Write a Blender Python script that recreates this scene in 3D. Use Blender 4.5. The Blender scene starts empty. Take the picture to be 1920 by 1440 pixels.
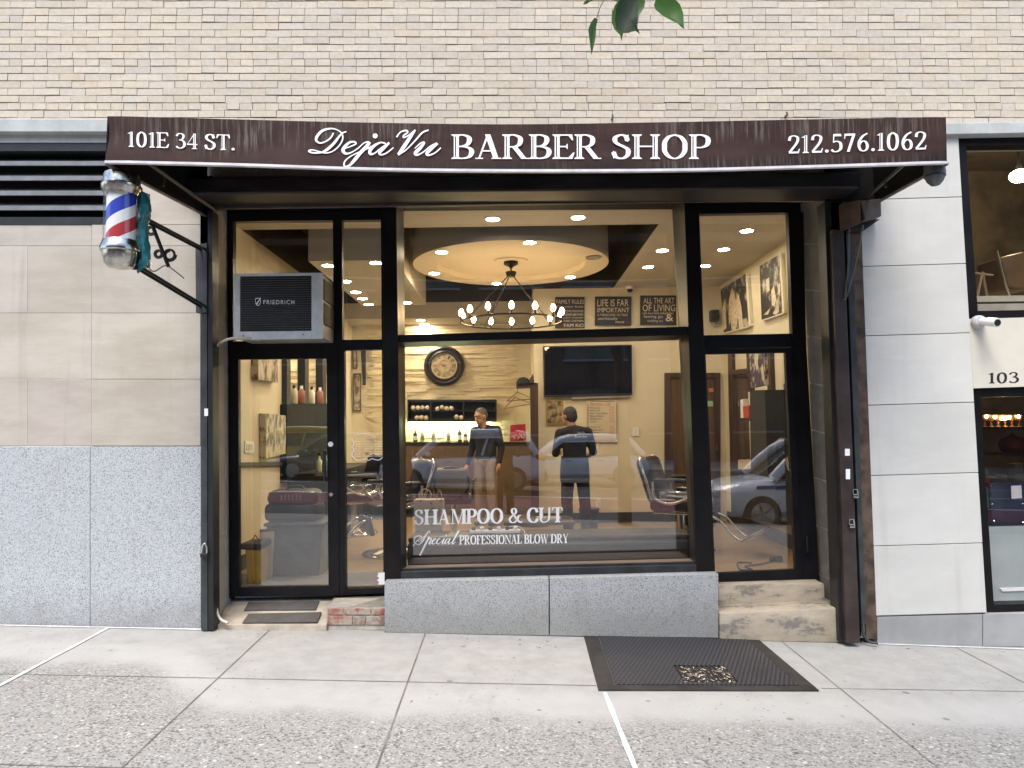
import bpy, bmesh, math, random
from mathutils import Vector, Matrix
R = math.radians
rnd = random.Random(7)
S = bpy.context.scene
COL = S.collection

# ------------------------------------------------------------------ camera, world, sun, exposure
F, CAMZ, PITCH, ROLL = 1333.0, 1.6, R(3.65), R(0.8)
EYE = Vector((0, 0, CAMZ))
FWD = Vector((0, math.cos(PITCH), math.sin(PITCH)))
_r0, _u0 = Vector((1, 0, 0)), Vector((0, -math.sin(PITCH), math.cos(PITCH)))
RGT = _r0 * math.cos(ROLL) - _u0 * math.sin(ROLL)
UPV = _r0 * math.sin(ROLL) + _u0 * math.cos(ROLL)
cam = bpy.data.cameras.new('camera'); co = bpy.data.objects.new('camera', cam); COL.objects.link(co)
cam.sensor_width = 36; cam.lens = F * 36 / 1920; cam.clip_start = .02; cam.clip_end = 500
co.matrix_world = Matrix(((RGT.x, UPV.x, -FWD.x, EYE.x), (RGT.y, UPV.y, -FWD.y, EYE.y), (RGT.z, UPV.z, -FWD.z, EYE.z), (0, 0, 0, 1)))
S.camera = co
SUN_EL, SUN_AZ = R(58), R(198)          # azimuth clockwise from +Y
w = bpy.data.worlds.new('World'); S.world = w; w.use_nodes = True
_nt = w.node_tree; _bg = _nt.nodes['Background']; _sky = _nt.nodes.new('ShaderNodeTexSky')
_sky.sky_type = 'NISHITA'; _sky.sun_disc = False; _sky.sun_elevation = SUN_EL; _sky.sun_rotation = SUN_AZ
_sky.air_density = 1.0; _sky.dust_density = 2.0; _sky.ozone_density = 1.0
_nt.links.new(_sky.outputs[0], _bg.inputs[0]); _bg.inputs[1].default_value = 0.15
sl = bpy.data.lights.new('sun', 'SUN'); sl.energy = 1.5; sl.angle = R(30); sl.color = (1, .96, .90)
so = bpy.data.objects.new('sun', sl); COL.objects.link(so)
_sd = Vector((math.sin(SUN_AZ) * math.cos(SUN_EL), math.cos(SUN_AZ) * math.cos(SUN_EL), math.sin(SUN_EL)))
so.rotation_euler = _sd.to_track_quat('Z', 'Y').to_euler(); so.location = _sd * 30
S.view_settings.view_transform = 'Standard'; S.view_settings.look = 'None'; S.view_settings.gamma = 1
S.view_settings.exposure = 1.32
S.cycles.use_denoising = True
S.cycles.max_bounces = 8; S.cycles.transparent_max_bounces = 24; S.cycles.diffuse_bounces = 5
S.cycles.sample_clamp_indirect = 6

# ------------------------------------------------------------------ pixel -> place (1920 x 1440 photograph)
def ray(px, py): return FWD + RGT * ((px - 960) / F) + UPV * ((720 - py) / F)
def P(px, py, Y):
    d = ray(px, py); return EYE + d * (Y / d.y)
def CZ(px, py, z):
    d = ray(px, py); return EYE + d * ((z - CAMZ) / d.z)
def PX(px, py, X):
    d = ray(px, py); return EYE + d * (X / d.x)
YF, YW, YB, YA = 5.70, 6.12, 5.80, 4.45
_a, _b = P(0, 1170, YF), P(1920, 1213, YF)
GS = (_b.z - _a.z) / (_b.x - _a.x); GZ = _a.z - GS * _a.x
def gz(x): return GZ + GS * x
def G(px, py):
    d = ray(px, py); t = (GZ - CAMZ) / (d.z - GS * d.x); return EYE + d * t

# ------------------------------------------------------------------ node helpers
def nd(nt, typ, **kw):
    n = nt.nodes.new(typ)
    for k, v in kw.items():
        if k == 'i':
            for kk, vv in v.items():
                if isinstance(vv, bpy.types.NodeSocket): nt.links.new(vv, n.inputs[kk])
                else: n.inputs[kk].default_value = vv
        else: setattr(n, k, v)
    return n
def c4(c): return (c[0], c[1], c[2], 1)
def mixc(nt, fac, a, b, blend='MIX'):
    n = nd(nt, 'ShaderNodeMix', data_type='RGBA', blend_type=blend)
    for s, v in ((0, fac), (6, a), (7, b)):
        if isinstance(v, bpy.types.NodeSocket): nt.links.new(v, n.inputs[s])
        else: n.inputs[s].default_value = v if s == 0 else c4(v)
    return n.outputs[2]
def mth(nt, op, a, b=0.0, clamp=False):
    n = nd(nt, 'ShaderNodeMath', operation=op, use_clamp=clamp)
    for s, v in ((0, a), (1, b)):
        if isinstance(v, bpy.types.NodeSocket): nt.links.new(v, n.inputs[s])
        else: n.inputs[s].default_value = v
    return n.outputs[0]
def ramp(nt, fac, stops):
    n = nd(nt, 'ShaderNodeMapRange', interpolation_type='SMOOTHSTEP', clamp=True)
    nt.links.new(fac, n.inputs[0]); n.inputs[1].default_value = stops[0]; n.inputs[2].default_value = stops[1]
    return n.outputs[0]
def noise(nt, vec, scale, detail=4, rough=.55, stretch=None):
    if stretch:
        mp = nd(nt, 'ShaderNodeMapping', i={'Scale': stretch}); nt.links.new(vec, mp.inputs[0]); vec = mp.outputs[0]
    return nd(nt, 'ShaderNodeTexNoise', i={'Vector': vec, 'Scale': scale, 'Detail': detail, 'Roughness': rough}).outputs[0]
def base(name):
    m = bpy.data.materials.new(name); m.use_nodes = True
    nt = m.node_tree; b = nt.nodes['Principled BSDF']
    tc = nd(nt, 'ShaderNodeTexCoord').outputs['Object']
    return m, nt, b, tc
def bumpto(nt, b, h, strength, dist=.01):
    n = nd(nt, 'ShaderNodeBump', i={'Height': h, 'Strength': strength, 'Distance': dist})
    nt.links.new(n.outputs[0], b.inputs['Normal'])
_mc = {}
def M(name, col=None, rough=.6, metal=0., var=.15, vs=6., bump=0., bs=60., emit=0., ecol=None, stretch=None, coat=0., spec=.5):
    if name in _mc: return _mc[name]
    m, nt, b, tc = base(name)
    n1 = noise(nt, tc, vs, 6, .6, stretch)
    lo = tuple(max(0, c * (1 - var)) for c in col); hi = tuple(min(1, c * (1 + var)) for c in col)
    nt.links.new(mixc(nt, ramp(nt, n1, (.3, .7)), lo, hi), b.inputs['Base Color'])
    rr = nd(nt, 'ShaderNodeMapRange', i={0: n1, 3: max(.02, rough * .8), 4: min(1, rough * 1.2)})
    nt.links.new(rr.outputs[0], b.inputs['Roughness'])
    b.inputs['Metallic'].default_value = metal
    b.inputs['Coat Weight'].default_value = coat; b.inputs['Specular IOR Level'].default_value = spec
    if bump: bumpto(nt, b, noise(nt, tc, bs, 5, .6, stretch), bump, .004)
    if emit:
        b.inputs['Emission Color'].default_value = c4(ecol or col); b.inputs['Emission Strength'].default_value = emit
    _mc[name] = m; return m

# ------------------------------------------------------------------ mesh helpers
ORG = {}
class MB:
    def __init__(s): s.v = []; s.f = []; s.mi = []; s.c = []; s.cur = 0; s.col = (1, 1, 1)
    def add(s, vs, fs):
        o = len(s.v); s.v += [Vector(v) for v in vs]
        for f in fs: s.f.append([o + i for i in f]); s.mi.append(s.cur); s.c.append(s.col)
    def poly(s, pts): s.add(pts, [list(range(len(pts)))])
    def hexa(s, a, b):
        n = len(a); s.add(list(a) + list(b), [list(range(n))[::-1], [n + i for i in range(n)]] + [[i, (i + 1) % n, n + (i + 1) % n, n + i] for i in range(n)])
    def slab(s, quad, Y, dep):                      # quad of photograph points lying on plane Y, real depth dep along +Y
        a = [P(x, y, Y) for x, y in quad]; s.hexa(a, [p + Vector((0, dep, 0)) for p in a])
    def rect(s, x0, y0, x1, y1, Y, dep): s.slab([(x0, y0), (x1, y0), (x1, y1), (x0, y1)], Y, dep)
    def box(s, c, d, M4=None):
        c = Vector(c); x, y, z = d[0] / 2, d[1] / 2, d[2] / 2
        vs = [Vector((sx * x, sy * y, sz * z)) for sz in (-1, 1) for sx, sy in ((-1, -1), (1, -1), (1, 1), (-1, 1))]
        vs = [c + (M4 @ v if M4 else v) for v in vs]
        s.add(vs, [[3, 2, 1, 0], [4, 5, 6, 7], [0, 1, 5, 4], [1, 2, 6, 5], [2, 3, 7, 6], [3, 0, 4, 7]])
    def rbox(s, c, d, bev, M4=None, seg=2):
        bm = bmesh.new(); bmesh.ops.create_cube(bm, size=1)
        for v in bm.verts: v.co = Vector((v.co.x * d[0], v.co.y * d[1], v.co.z * d[2]))
        bmesh.ops.bevel(bm, geom=list(bm.edges), offset=min(bev, min(d) * .49), segments=seg, profile=.5, affect='EDGES')
        bm.verts.index_update(); c = Vector(c)
        s.add([c + (M4 @ v.co if M4 else v.co) for v in bm.verts], [[v.index for v in f.verts] for f in bm.faces]); bm.free()
    def tube(s, pts, r, n=8, caps=True):
        pts = [Vector(p) for p in pts]; rs = r if isinstance(r, (list, tuple)) else [r] * len(pts)
        vs = []; prev = None
        for i, p in enumerate(pts):
            t = (pts[min(i + 1, len(pts) - 1)] - pts[max(i - 1, 0)]).normalized()
            if prev is None: u = t.orthogonal().normalized()
            else: u = (prev - t * prev.dot(t)); u = u.normalized() if u.length > 1e-6 else t.orthogonal().normalized()
            prev = u; v = t.cross(u)
            for k in range(n):
                a = 2 * math.pi * k / n; vs.append(p + (u * math.cos(a) + v * math.sin(a)) * rs[i])
        fs = [[i * n + k, i * n + (k + 1) % n, (i + 1) * n + (k + 1) % n, (i + 1) * n + k] for i in range(len(pts) - 1) for k in range(n)]
        if caps: fs += [list(range(n))[::-1], [(len(pts) - 1) * n + k for k in range(n)]]
        s.add(vs, fs)
    def cyl(s, a, b, ra, rb=None, n=20): s.tube([a, b], [ra, ra if rb is None else rb], n)
    def lathe(s, c, prof, n=32, M4=None):
        c = Vector(c); vs = []
        for r, z in prof:
            for k in range(n):
                a = 2 * math.pi * k / n; q = Vector((r * math.cos(a), r * math.sin(a), z)); vs.append(c + (M4 @ q if M4 else q))
        m = len(prof)
        fs = [[i * n + k, i * n + (k + 1) % n, (i + 1) * n + (k + 1) % n, (i + 1) * n + k] for i in range(m - 1) for k in range(n)]
        s.add(vs, fs + [list(range(n))[::-1], [(m - 1) * n + k for k in range(n)]])
    def sph(s, c, r, n=12, M4=None):
        rx, ry, rz = (r, r, r) if not isinstance(r, (tuple, list)) else r
        c = Vector(c); vs = []; h = n // 2 + 1
        for i in range(1, h):
            th = math.pi * i / h
            for k in range(n):
                a = 2 * math.pi * k / n; q = Vector((rx * math.sin(th) * math.cos(a), ry * math.sin(th) * math.sin(a), rz * math.cos(th))); vs.append(c + (M4 @ q if M4 else q))
        for z in (rz, -rz):
            q = Vector((0, 0, z)); vs.append(c + (M4 @ q if M4 else q))
        t, bt = len(vs) - 2, len(vs) - 1; m = h - 1
        fs = [[i * n + k, (i + 1) * n + k, (i + 1) * n + (k + 1) % n, i * n + (k + 1) % n] for i in range(m - 1) for k in range(n)]
        fs += [[t, k, (k + 1) % n] for k in range(n)] + [[bt, (m - 1) * n + (k + 1) % n, (m - 1) * n + k] for k in range(n)]
        s.add(vs, fs)
    def build(s, name, mats, parent=None, smooth=None, label=None, cat=None, group=None, kind=None, local=False, recalc=True, bevel=0):
        if not isinstance(mats, (list, tuple)): mats = [mats]
        if local: org = Vector()
        elif parent is not None: org = ORG[parent]
        elif kind == 'structure': org = Vector()
        else:
            lo = [min(v[i] for v in s.v) for i in range(3)]; hi = [max(v[i] for v in s.v) for i in range(3)]
            org = Vector(((lo[0] + hi[0]) / 2, (lo[1] + hi[1]) / 2, lo[2]))
        me = bpy.data.meshes.new(name); me.from_pydata([v - org for v in s.v], [], s.f)
        for m in mats: me.materials.append(m)
        me.polygons.foreach_set('material_index', s.mi)
        if True:
            at = me.color_attributes.new('tint', 'FLOAT_COLOR', 'CORNER')
            d = []
            for p, c in zip(me.polygons, s.c): d += [c[0], c[1], c[2], 1.0] * p.loop_total
            at.data.foreach_set('color', d)
        if recalc:
            bm = bmesh.new(); bm.from_mesh(me); bmesh.ops.recalc_face_normals(bm, faces=bm.faces)
            if bevel: bmesh.ops.bevel(bm, geom=list(bm.edges), offset=bevel, segments=2, profile=.5, affect='EDGES')
            bm.to_mesh(me); bm.free()
        if smooth is not None:
            me.shade_smooth(); me.set_sharp_from_angle(angle=R(smooth))
        o = bpy.data.objects.new(name, me); COL.objects.link(o); ORG[o] = org
        if parent is not None: o.parent = parent
        else: o.location = org
        props(o, label, cat, group, kind); return o
def props(o, label=None, cat=None, group=None, kind=None):
    for k, v in (('label', label), ('category', cat), ('group', group), ('kind', kind)):
        if v: o[k] = v
def T(name, label, cat, loc, group=None, rotz=0):
    o = bpy.data.objects.new(name, None); COL.objects.link(o); o.location = loc; o.empty_display_size = .1
    o.rotation_euler = (0, 0, rotz); ORG[o] = Vector(loc); props(o, label, cat, group); return o
def dup(root, loc, label=None, rotz=None):
    r = root.copy(); COL.objects.link(r); r.location = loc
    if rotz is not None: r.rotation_euler = (0, 0, rotz)
    if label: r['label'] = label
    for ch in list(root.children):
        c = ch.copy(); COL.objects.link(c); c.parent = r
        for g in list(ch.children):
            d = g.copy(); COL.objects.link(d); d.parent = c
    ORG[r] = Vector(loc); return r
def catmull(pts, k=6):
    out = []; n = len(pts)
    for i in range(n - 1):
        p0, p1, p2, p3 = pts[max(i - 1, 0)], pts[i], pts[i + 1], pts[min(i + 2, n - 1)]
        for j in range(k):
            t = j / k
            out.append(tuple(.5 * (2 * b + (c - a) * t + (2 * a - 5 * b + 4 * c - d) * t * t + (-a + 3 * b - 3 * c + d) * t ** 3) for a, b, c, d in zip(p0, p1, p2, p3)))
    out.append(tuple(pts[-1])); return out

# ------------------------------------------------------------------ lettering: a serif face drawn from stems and pen strokes
def make_face(TK, TN, SF):
    def stem(x, y0=0, y1=1, w=TK, top=True, bot=True, e=.075):
        o = [('R', x, y0, x + w, y1)]
        if bot: o += [('P', [(x - e, y0), (x + w + e, y0), (x + w + e, y0 + SF * .7), (x + w, y0 + SF * 2), (x, y0 + SF * 2), (x - e, y0 + SF * .7)])]
        if top: o += [('P', [(x - e, y1), (x + w + e, y1), (x + w + e, y1 - SF * .7), (x + w, y1 - SF * 2), (x, y1 - SF * 2), (x - e, y1 - SF * .7)])]
        return o
    def diag(x0, y0, x1, y1, w): return [('P', [(x0 - w / 2, y0), (x0 + w / 2, y0), (x1 + w / 2, y1), (x1 - w / 2, y1)])]
    def foot(x0, x1, y): return [('P', [(x0, y), (x1, y), (x1, y + SF), (x0, y + SF)])]
    def pen(*pts, tk=TK, tn=TN): return [('C', list(pts), tk, tn)]
    GL = {
     'A': (.84, diag(.13, 0, .40, .96, .06) + diag(.66, 0, .40, 1, .165) + [('R', .22, .3, .56, .355)] + foot(.02, .26, 0) + foot(.52, .82, 0)),
     'B': (.72, stem(.08) + pen((.2, .972), (.38, .972), (.53, .89), (.56, .75), (.5, .6), (.36, .52), (.2, .515)) + pen((.2, .505), (.4, .5), (.58, .42), (.63, .27), (.56, .1), (.4, .028), (.2, .028))),
     'C': (.76, pen((.69, .7), (.6, .9), (.42, .972), (.24, .88), (.13, .68), (.12, .5), (.13, .32), (.25, .1), (.44, .028), (.6, .08), (.7, .25)) + [('P', [(.67, .66), (.71, .66), (.71, 1), (.66, .95)])]),
     'D': (.84, stem(.08) + pen((.2, .972), (.42, .972), (.62, .86), (.71, .65), (.72, .5), (.71, .35), (.62, .14), (.42, .028), (.2, .028))),
     'E': (.68, stem(.08, e=.07) + [('R', .2, .945, .6, 1), ('P', [(.5, .95), (.62, 1), (.65, .76), (.61, .76)]), ('R', .2, .475, .46, .53), ('P', [(.4, .5), (.48, .38), (.48, .63)]), ('R', .2, 0, .62, .055), ('P', [(.5, .05), (.63, 0), (.69, .26), (.65, .26)])]),
     'F': (.64, stem(.08) + [('R', .2, .945, .58, 1), ('P', [(.48, .95), (.6, 1), (.63, .74), (.59, .74)]), ('R', .2, .475, .44, .53), ('P', [(.38, .5), (.46, .38), (.46, .63)])]),
     'H': (.9, stem(.09) + stem(.65) + [('R', .2, .48, .68, .54)]),
     'I': (.42, stem(.13)),
     'L': (.66, stem(.08) + [('R', .2, 0, .58, .055), ('P', [(.46, .05), (.6, 0), (.65, .3), (.61, .3)])]),
     'M': (1.02, diag(.15, 0, .15, .97, .05) + [('P', [(.1, 1), (.28, 1), (.57, .05), (.5, 0)])] + diag(.53, 0, .80, .97, .055) + stem(.78) + foot(.04, .27, 0) + [('R', .04, .96, .28, 1)]),
     'N': (.88, diag(.15, 0, .15, .97, .05) + [('P', [(.07, 1), (.24, 1), (.78, .12), (.78, -.01), (.72, -.01)])] + diag(.755, 0, .755, .97, .05) + foot(.04, .27, 0) + [('R', .64, .955, .87, 1), ('R', .02, .955, .2, 1)]),
     'O': (.86, pen((.43, .98), (.25, .9), (.13, .7), (.115, .5), (.13, .3), (.25, .1), (.43, .02), (.61, .1), (.73, .3), (.745, .5), (.73, .7), (.61, .9), (.43, .98))),
     'P': (.7, stem(.08) + pen((.2, .972), (.4, .972), (.56, .88), (.6, .73), (.55, .56), (.4, .47), (.2, .465))),
     'R': (.82, stem(.08) + pen((.2, .972), (.38, .972), (.54, .88), (.57, .74), (.52, .58), (.38, .5), (.2, .495)) + diag(.68, 0, .38, .5, .17) + foot(.6, .83, 0)),
     'S': (.64, pen((.52, .74), (.46, .92), (.31, .975), (.15, .88), (.14, .72), (.24, .6), (.4, .5), (.53, .38), (.53, .18), (.42, .05), (.28, .025), (.15, .1), (.09, .28), tk=.15, tn=.06) + [('P', [(.5, .7), (.54, .7), (.55, 1), (.5, .95)]), ('P', [(.07, .32), (.11, .32), (.13, .06), (.08, 0)])]),
     'T': (.76, stem(.3, top=False) + [('R', .05, .945, .71, 1), ('P', [(.05, 1), (.16, .95), (.06, .75), (.02, .75)]), ('P', [(.71, 1), (.6, .95), (.7, .75), (.74, .75)])]),
     'U': (.86, stem(.09, .3, 1, bot=False) + pen((.165, .32), (.18, .15), (.3, .03), (.45, .03), (.62, .12), (.7, .3), (.715, .96), tk=.13, tn=.055) + [('R', .62, .96, .82, 1)]),
     'W': (1.12, diag(.36, 0, .13, 1, .16) + diag(.36, 0, .56, .96, .055) + diag(.76, 0, .53, 1, .16) + diag(.76, 0, .98, .96, .055) + [('R', .02, .96, .28, 1), ('R', .42, .96, .68, 1), ('R', .86, .96, 1.1, 1)]),
     'Y': (.8, diag(.4, .42, .15, 1, .16) + diag(.4, .42, .67, .96, .055) + stem(.32, 0, .46, top=False) + [('R', .03, .96, .31, 1), ('R', .55, .96, .79, 1)]),
     '&': (.92, pen((.86, .5), (.7, .45), (.6, .2), (.4, .03), (.2, .06), (.12, .24), (.22, .42), (.42, .58), (.54, .75), (.48, .93), (.36, .97), (.26, .88), (.28, .7), (.42, .48), (.62, .22), (.8, .04), (.92, .08), tk=.15, tn=.06)),
     '.': (.28, [('D', .14, .075, .085)]),
     '0': (.66, pen((.33, .98), (.18, .85), (.13, .62), (.13, .38), (.18, .15), (.33, .02), (.48, .15), (.53, .38), (.53, .62), (.48, .85), (.33, .98), tk=.14)),
     '1': (.44, stem(.16, 0, .97, w=.14, top=False) + [('P', [(.16, .84), (.2, .97), (.3, 1), (.02, .86)])]),
     '2': (.62, pen((.1, .7), (.14, .9), (.3, .97), (.47, .88), (.48, .7), (.4, .5), (.2, .2), (.1, .06), tk=.13) + [('R', .08, 0, .52, .1), ('P', [(.46, .02), (.53, 0), (.58, .24), (.54, .24)])]),
     '3': (.6, pen((.1, .8), (.18, .94), (.32, .97), (.45, .88), (.45, .7), (.36, .58), (.24, .54), tk=.12) + pen((.24, .55), (.4, .52), (.51, .38), (.5, .18), (.38, .05), (.22, .03), (.08, .14), tk=.14)),
     '4': (.64, [('R', .38, 0, .51, 1), ('R', .04, .26, .6, .33), ('P', [(.04, .26), (.1, .33), (.42, .9), (.42, 1)]), ('R', .3, 0, .59, .04)]),
     '5': (.6, [('P', [(.14, .52), (.18, .52), (.22, .98), (.15, 1)]), ('P', [(.15, 1), (.5, 1), (.54, .87), (.17, .87)])] + pen((.16, .55), (.3, .6), (.46, .52), (.51, .34), (.47, .14), (.32, .03), (.18, .04), (.07, .14), tk=.14)),
     '6': (.64, pen((.52, .98), (.32, .85), (.17, .6), (.13, .35), (.2, .1), (.34, .02), (.48, .1), (.52, .3), (.46, .5), (.34, .57), (.2, .48), (.15, .36), tk=.13)),
     '7': (.6, [('R', .07, .88, .56, 1), ('P', [(.07, 1), (.12, .9), (.1, .72), (.06, .72)])] + diag(.24, 0, .49, .9, .13)),
     ' ': (.3, []),
    }
    return GL
GL = make_face(.155, .05, .045); GLB = make_face(.2, .065, .06)
def add_prim(mb, pr, to, i, inline):
    off = -.0002 * i
    if pr[0] == 'R':
        x0, y0, x1, y1 = pr[1:]
        if inline and x1 - x0 > .1 and y1 - y0 > .4:
            for a, b in ((x0, x0 + .036), (x0 + .07, x1)): mb.poly([to(a, y0, off), to(b, y0, off), to(b, y1, off), to(a, y1, off)])
        else: mb.poly([to(x0, y0, off), to(x1, y0, off), to(x1, y1, off), to(x0, y1, off)])
    elif pr[0] == 'P': mb.poly([to(x, y, off) for x, y in pr[1]])
    elif pr[0] == 'D': mb.poly([to(pr[1] + pr[3] * math.cos(k * math.pi / 8), pr[2] + pr[3] * math.sin(k * math.pi / 8), off) for k in range(16)])
    elif pr[0] == 'C':
        pts = catmull(pr[1], 6); L = []
        for k, (x, y) in enumerate(pts):
            a, b = pts[max(k - 1, 0)], pts[min(k + 1, len(pts) - 1)]
            tx, ty = b[0] - a[0], b[1] - a[1]; q = math.hypot(tx, ty) or 1; tx /= q; ty /= q
            wd = (pr[3] + (pr[2] - pr[3]) * abs(ty) ** 1.4) / 2; L.append((x, y, -ty * wd, tx * wd))
        for A, B in zip(L, L[1:]):
            mb.poly([to(A[0] + A[2], A[1] + A[3], off), to(B[0] + B[2], B[1] + B[3], off), to(B[0] - B[2], B[1] - B[3], off), to(A[0] - A[2], A[1] - A[3], off)])
def serif(mb, txt, x0, y0, x1, y1, h, Y, inline=False, track=0.0, face=None):
    """text from (x0,y0) to (x1,y1) on the baseline, cap height h, in photograph pixels, on plane Y"""
    gl = face or GL; adv = [gl[c][0] + track for c in txt]; tot = sum(adv); u = 0
    for c, a in zip(txt, adv):
        for i, pr in enumerate(gl[c][1]):
            def to(x, y, off, u=u):
                t = (u + x) / tot; return P(x0 + (x1 - x0) * t, y0 + (y1 - y0) * t - y * h, Y) + Vector((0, off, 0))
            add_prim(mb, pr, to, i, inline)
        u += a
def words(parent, txt, x0, y0, x1, y1, h, Y, inline=False, face=None, mat=None):
    gl = face or GL; adv = [gl[c][0] for c in txt]; tot = sum(adv); u = 0; k = 0
    for wd in txt.split(' '):
        wl = sum(gl[c][0] for c in wd); a, b = u / tot, (u + wl) / tot
        mb = MB(); serif(mb, wd, x0 + (x1 - x0) * a, y0 + (y1 - y0) * a, x0 + (x1 - x0) * b, y0 + (y1 - y0) * b, h, Y, inline, 0, face); mb.build('lettering', mat or LETTER, parent, recalc=False)
        u += wl + gl[' '][0]
def script(mb, strokes, X0, Y0, k, Y, fat=1.0):
    for j, st in enumerate(strokes):
        if len(st) == 1:
            x, y, r = st[0]; mb.poly([P(X0 + (x + r * math.cos(a * math.pi / 8)) / k, Y0 + (y + r * math.sin(a * math.pi / 8)) / k, Y - .0003 * j) for a in range(16)]); continue
        pts = catmull(st, 7); L = []
        for i, (x, y, wd) in enumerate(pts):
            a, b = pts[max(i - 1, 0)], pts[min(i + 1, len(pts) - 1)]
            tx, ty = b[0] - a[0], b[1] - a[1]; q = math.hypot(tx, ty) or 1; L.append((x, y, -ty / q * wd / 2 * fat, tx / q * wd / 2 * fat))
        for i, (A, B) in enumerate(zip(L, L[1:])):
            z = Y - .0003 * j - .00001 * i
            mb.poly([P(X0 + (A[0] + A[2]) / k, Y0 + (A[1] + A[3]) / k, z), P(X0 + (B[0] + B[2]) / k, Y0 + (B[1] + B[3]) / k, z), P(X0 + (B[0] - B[2]) / k, Y0 + (B[1] - B[3]) / k, z), P(X0 + (A[0] - A[2]) / k, Y0 + (A[1] - A[3]) / k, z)])
def fmesh(txt, align='LEFT', space=1.0):
    cu = bpy.data.curves.new('lettering', 'FONT'); cu.body = txt; cu.align_x = align; cu.resolution_u = 3; cu.space_character = space
    ob = bpy.data.objects.new('lettering', cu); COL.objects.link(ob)
    dg = bpy.context.evaluated_depsgraph_get(); dg.update()
    me = bpy.data.meshes.new_from_object(ob.evaluated_get(dg))
    vs = [v.co.copy() for v in me.vertices]; fs = [list(p.vertices) for p in me.polygons]
    bpy.data.objects.remove(ob); bpy.data.curves.remove(cu); bpy.data.meshes.remove(me); return vs, fs
def ftext(mb, txt, to, align='LEFT', space=1.0):
    """to(u,v): u,v in 0..1 over the text's own box -> world"""
    vs, fs = fmesh(txt, align, space)
    if not vs: return
    x0, x1 = min(v.x for v in vs), max(v.x for v in vs); y0, y1 = min(v.y for v in vs), max(v.y for v in vs)
    mb.add([to((v.x - x0) / (x1 - x0), (v.y - y0) / (y1 - y0)) for v in vs], fs)
def fpx(mb, txt, x0, y0, x1, y1, Y, align='LEFT', space=1.0, dy=0):
    ftext(mb, txt, lambda u, v: P(x0 + (x1 - x0) * u, y1 + (y0 - y1) * v + dy * u, Y), align, space)

# ------------------------------------------------------------------ special materials
def brick_mat():
    m, nt, b, tc = base('beige_brick')
    at = nd(nt, 'ShaderNodeAttribute', attribute_name='tint').outputs['Color']
    n = noise(nt, tc, 35, 6, .7); st = noise(nt, tc, 1.3, 5, .6, (1, 1, .35))
    c = mixc(nt, 1.0, at, mixc(nt, ramp(nt, n, (.25, .75)), (.86, .85, .84), (1.05, 1.05, 1.05)), 'MULTIPLY')
    c = mixc(nt, mth(nt, 'MULTIPLY', ramp(nt, st, (.6, .85)), .22), c, (.32, .27, .22))
    nt.links.new(c, b.inputs['Base Color']); b.inputs['Roughness'].default_value = .85
    bumpto(nt, b, n, .25, .003); return m
def granite_mat(name, a, b_, c_, sc=95, warm=.25):
    m, nt, b, tc = base(name)
    v = nd(nt, 'ShaderNodeTexVoronoi', i={'Vector': tc, 'Scale': sc}).outputs['Color']
    sep = nd(nt, 'ShaderNodeSeparateColor', i={0: v}).outputs[0]
    n = noise(nt, tc, sc * .8, 6, .8)
    c = mixc(nt, ramp(nt, n, (.36, .6)), a, b_); c = mixc(nt, ramp(nt, sep, (.82, .9)), c, c_)
    st = noise(nt, tc, 1.7, 5, .65)
    c = mixc(nt, mth(nt, 'MULTIPLY', ramp(nt, st, (.5, .75)), warm), c, (.2, .17, .13))
    wz = nd(nt, 'ShaderNodeSeparateXYZ', i={0: nd(nt, 'ShaderNodeNewGeometry').outputs['Position']}).outputs[2]; sd = noise(nt, tc, 5, 6, .75)
    c = mixc(nt, mth(nt, 'MULTIPLY', ramp(nt, mth(nt, 'ADD', wz, mth(nt, 'MULTIPLY', sd, -.55)), (.16, -.26)), .5), c, (.15, .145, .125))
    run = noise(nt, tc, 3, 5, .7, (5, 5, .3)); c = mixc(nt, mth(nt, 'MULTIPLY', ramp(nt, run, (.58, .8)), .3), c, (.20, .20, .19))
    nt.links.new(c, b.inputs['Base Color']); b.inputs['Roughness'].default_value = .6
    bumpto(nt, b, n, .12, .002); return m
def stone_mat(name, lo, hi, dark, vs=2.2, dirt=.45, stretch=(.5, 1, 1.6), streak=.3):
    m, nt, b, tc = base(name)
    n1 = noise(nt, tc, vs, 8, .65, stretch); n2 = noise(nt, tc, 40, 5, .7); n3 = noise(nt, tc, 2.5, 5, .6, (3, 3, .25))
    n4 = noise(nt, tc, 9, 6, .7, (.35, 1, 1.8))
    at = nd(nt, 'ShaderNodeAttribute', attribute_name='tint').outputs['Color']
    c = mixc(nt, ramp(nt, n1, (.3, .7)), lo, hi)
    c = mixc(nt, mth(nt, 'MULTIPLY', ramp(nt, n4, (.55, .8)), .35), c, tuple(min(1, x * 1.25) for x in hi))
    c = mixc(nt, mth(nt, 'MULTIPLY', ramp(nt, n3, (.52, .78)), streak), c, dark)
    c = mixc(nt, mth(nt, 'MULTIPLY', ramp(nt, n2, (.6, .8)), dirt * .4), c, dark)
    nt.links.new(mixc(nt, 1.0, c, at, 'MULTIPLY'), b.inputs['Base Color']); b.inputs['Roughness'].default_value = .8
    bumpto(nt, b, n2, .15, .003); return m
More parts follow.
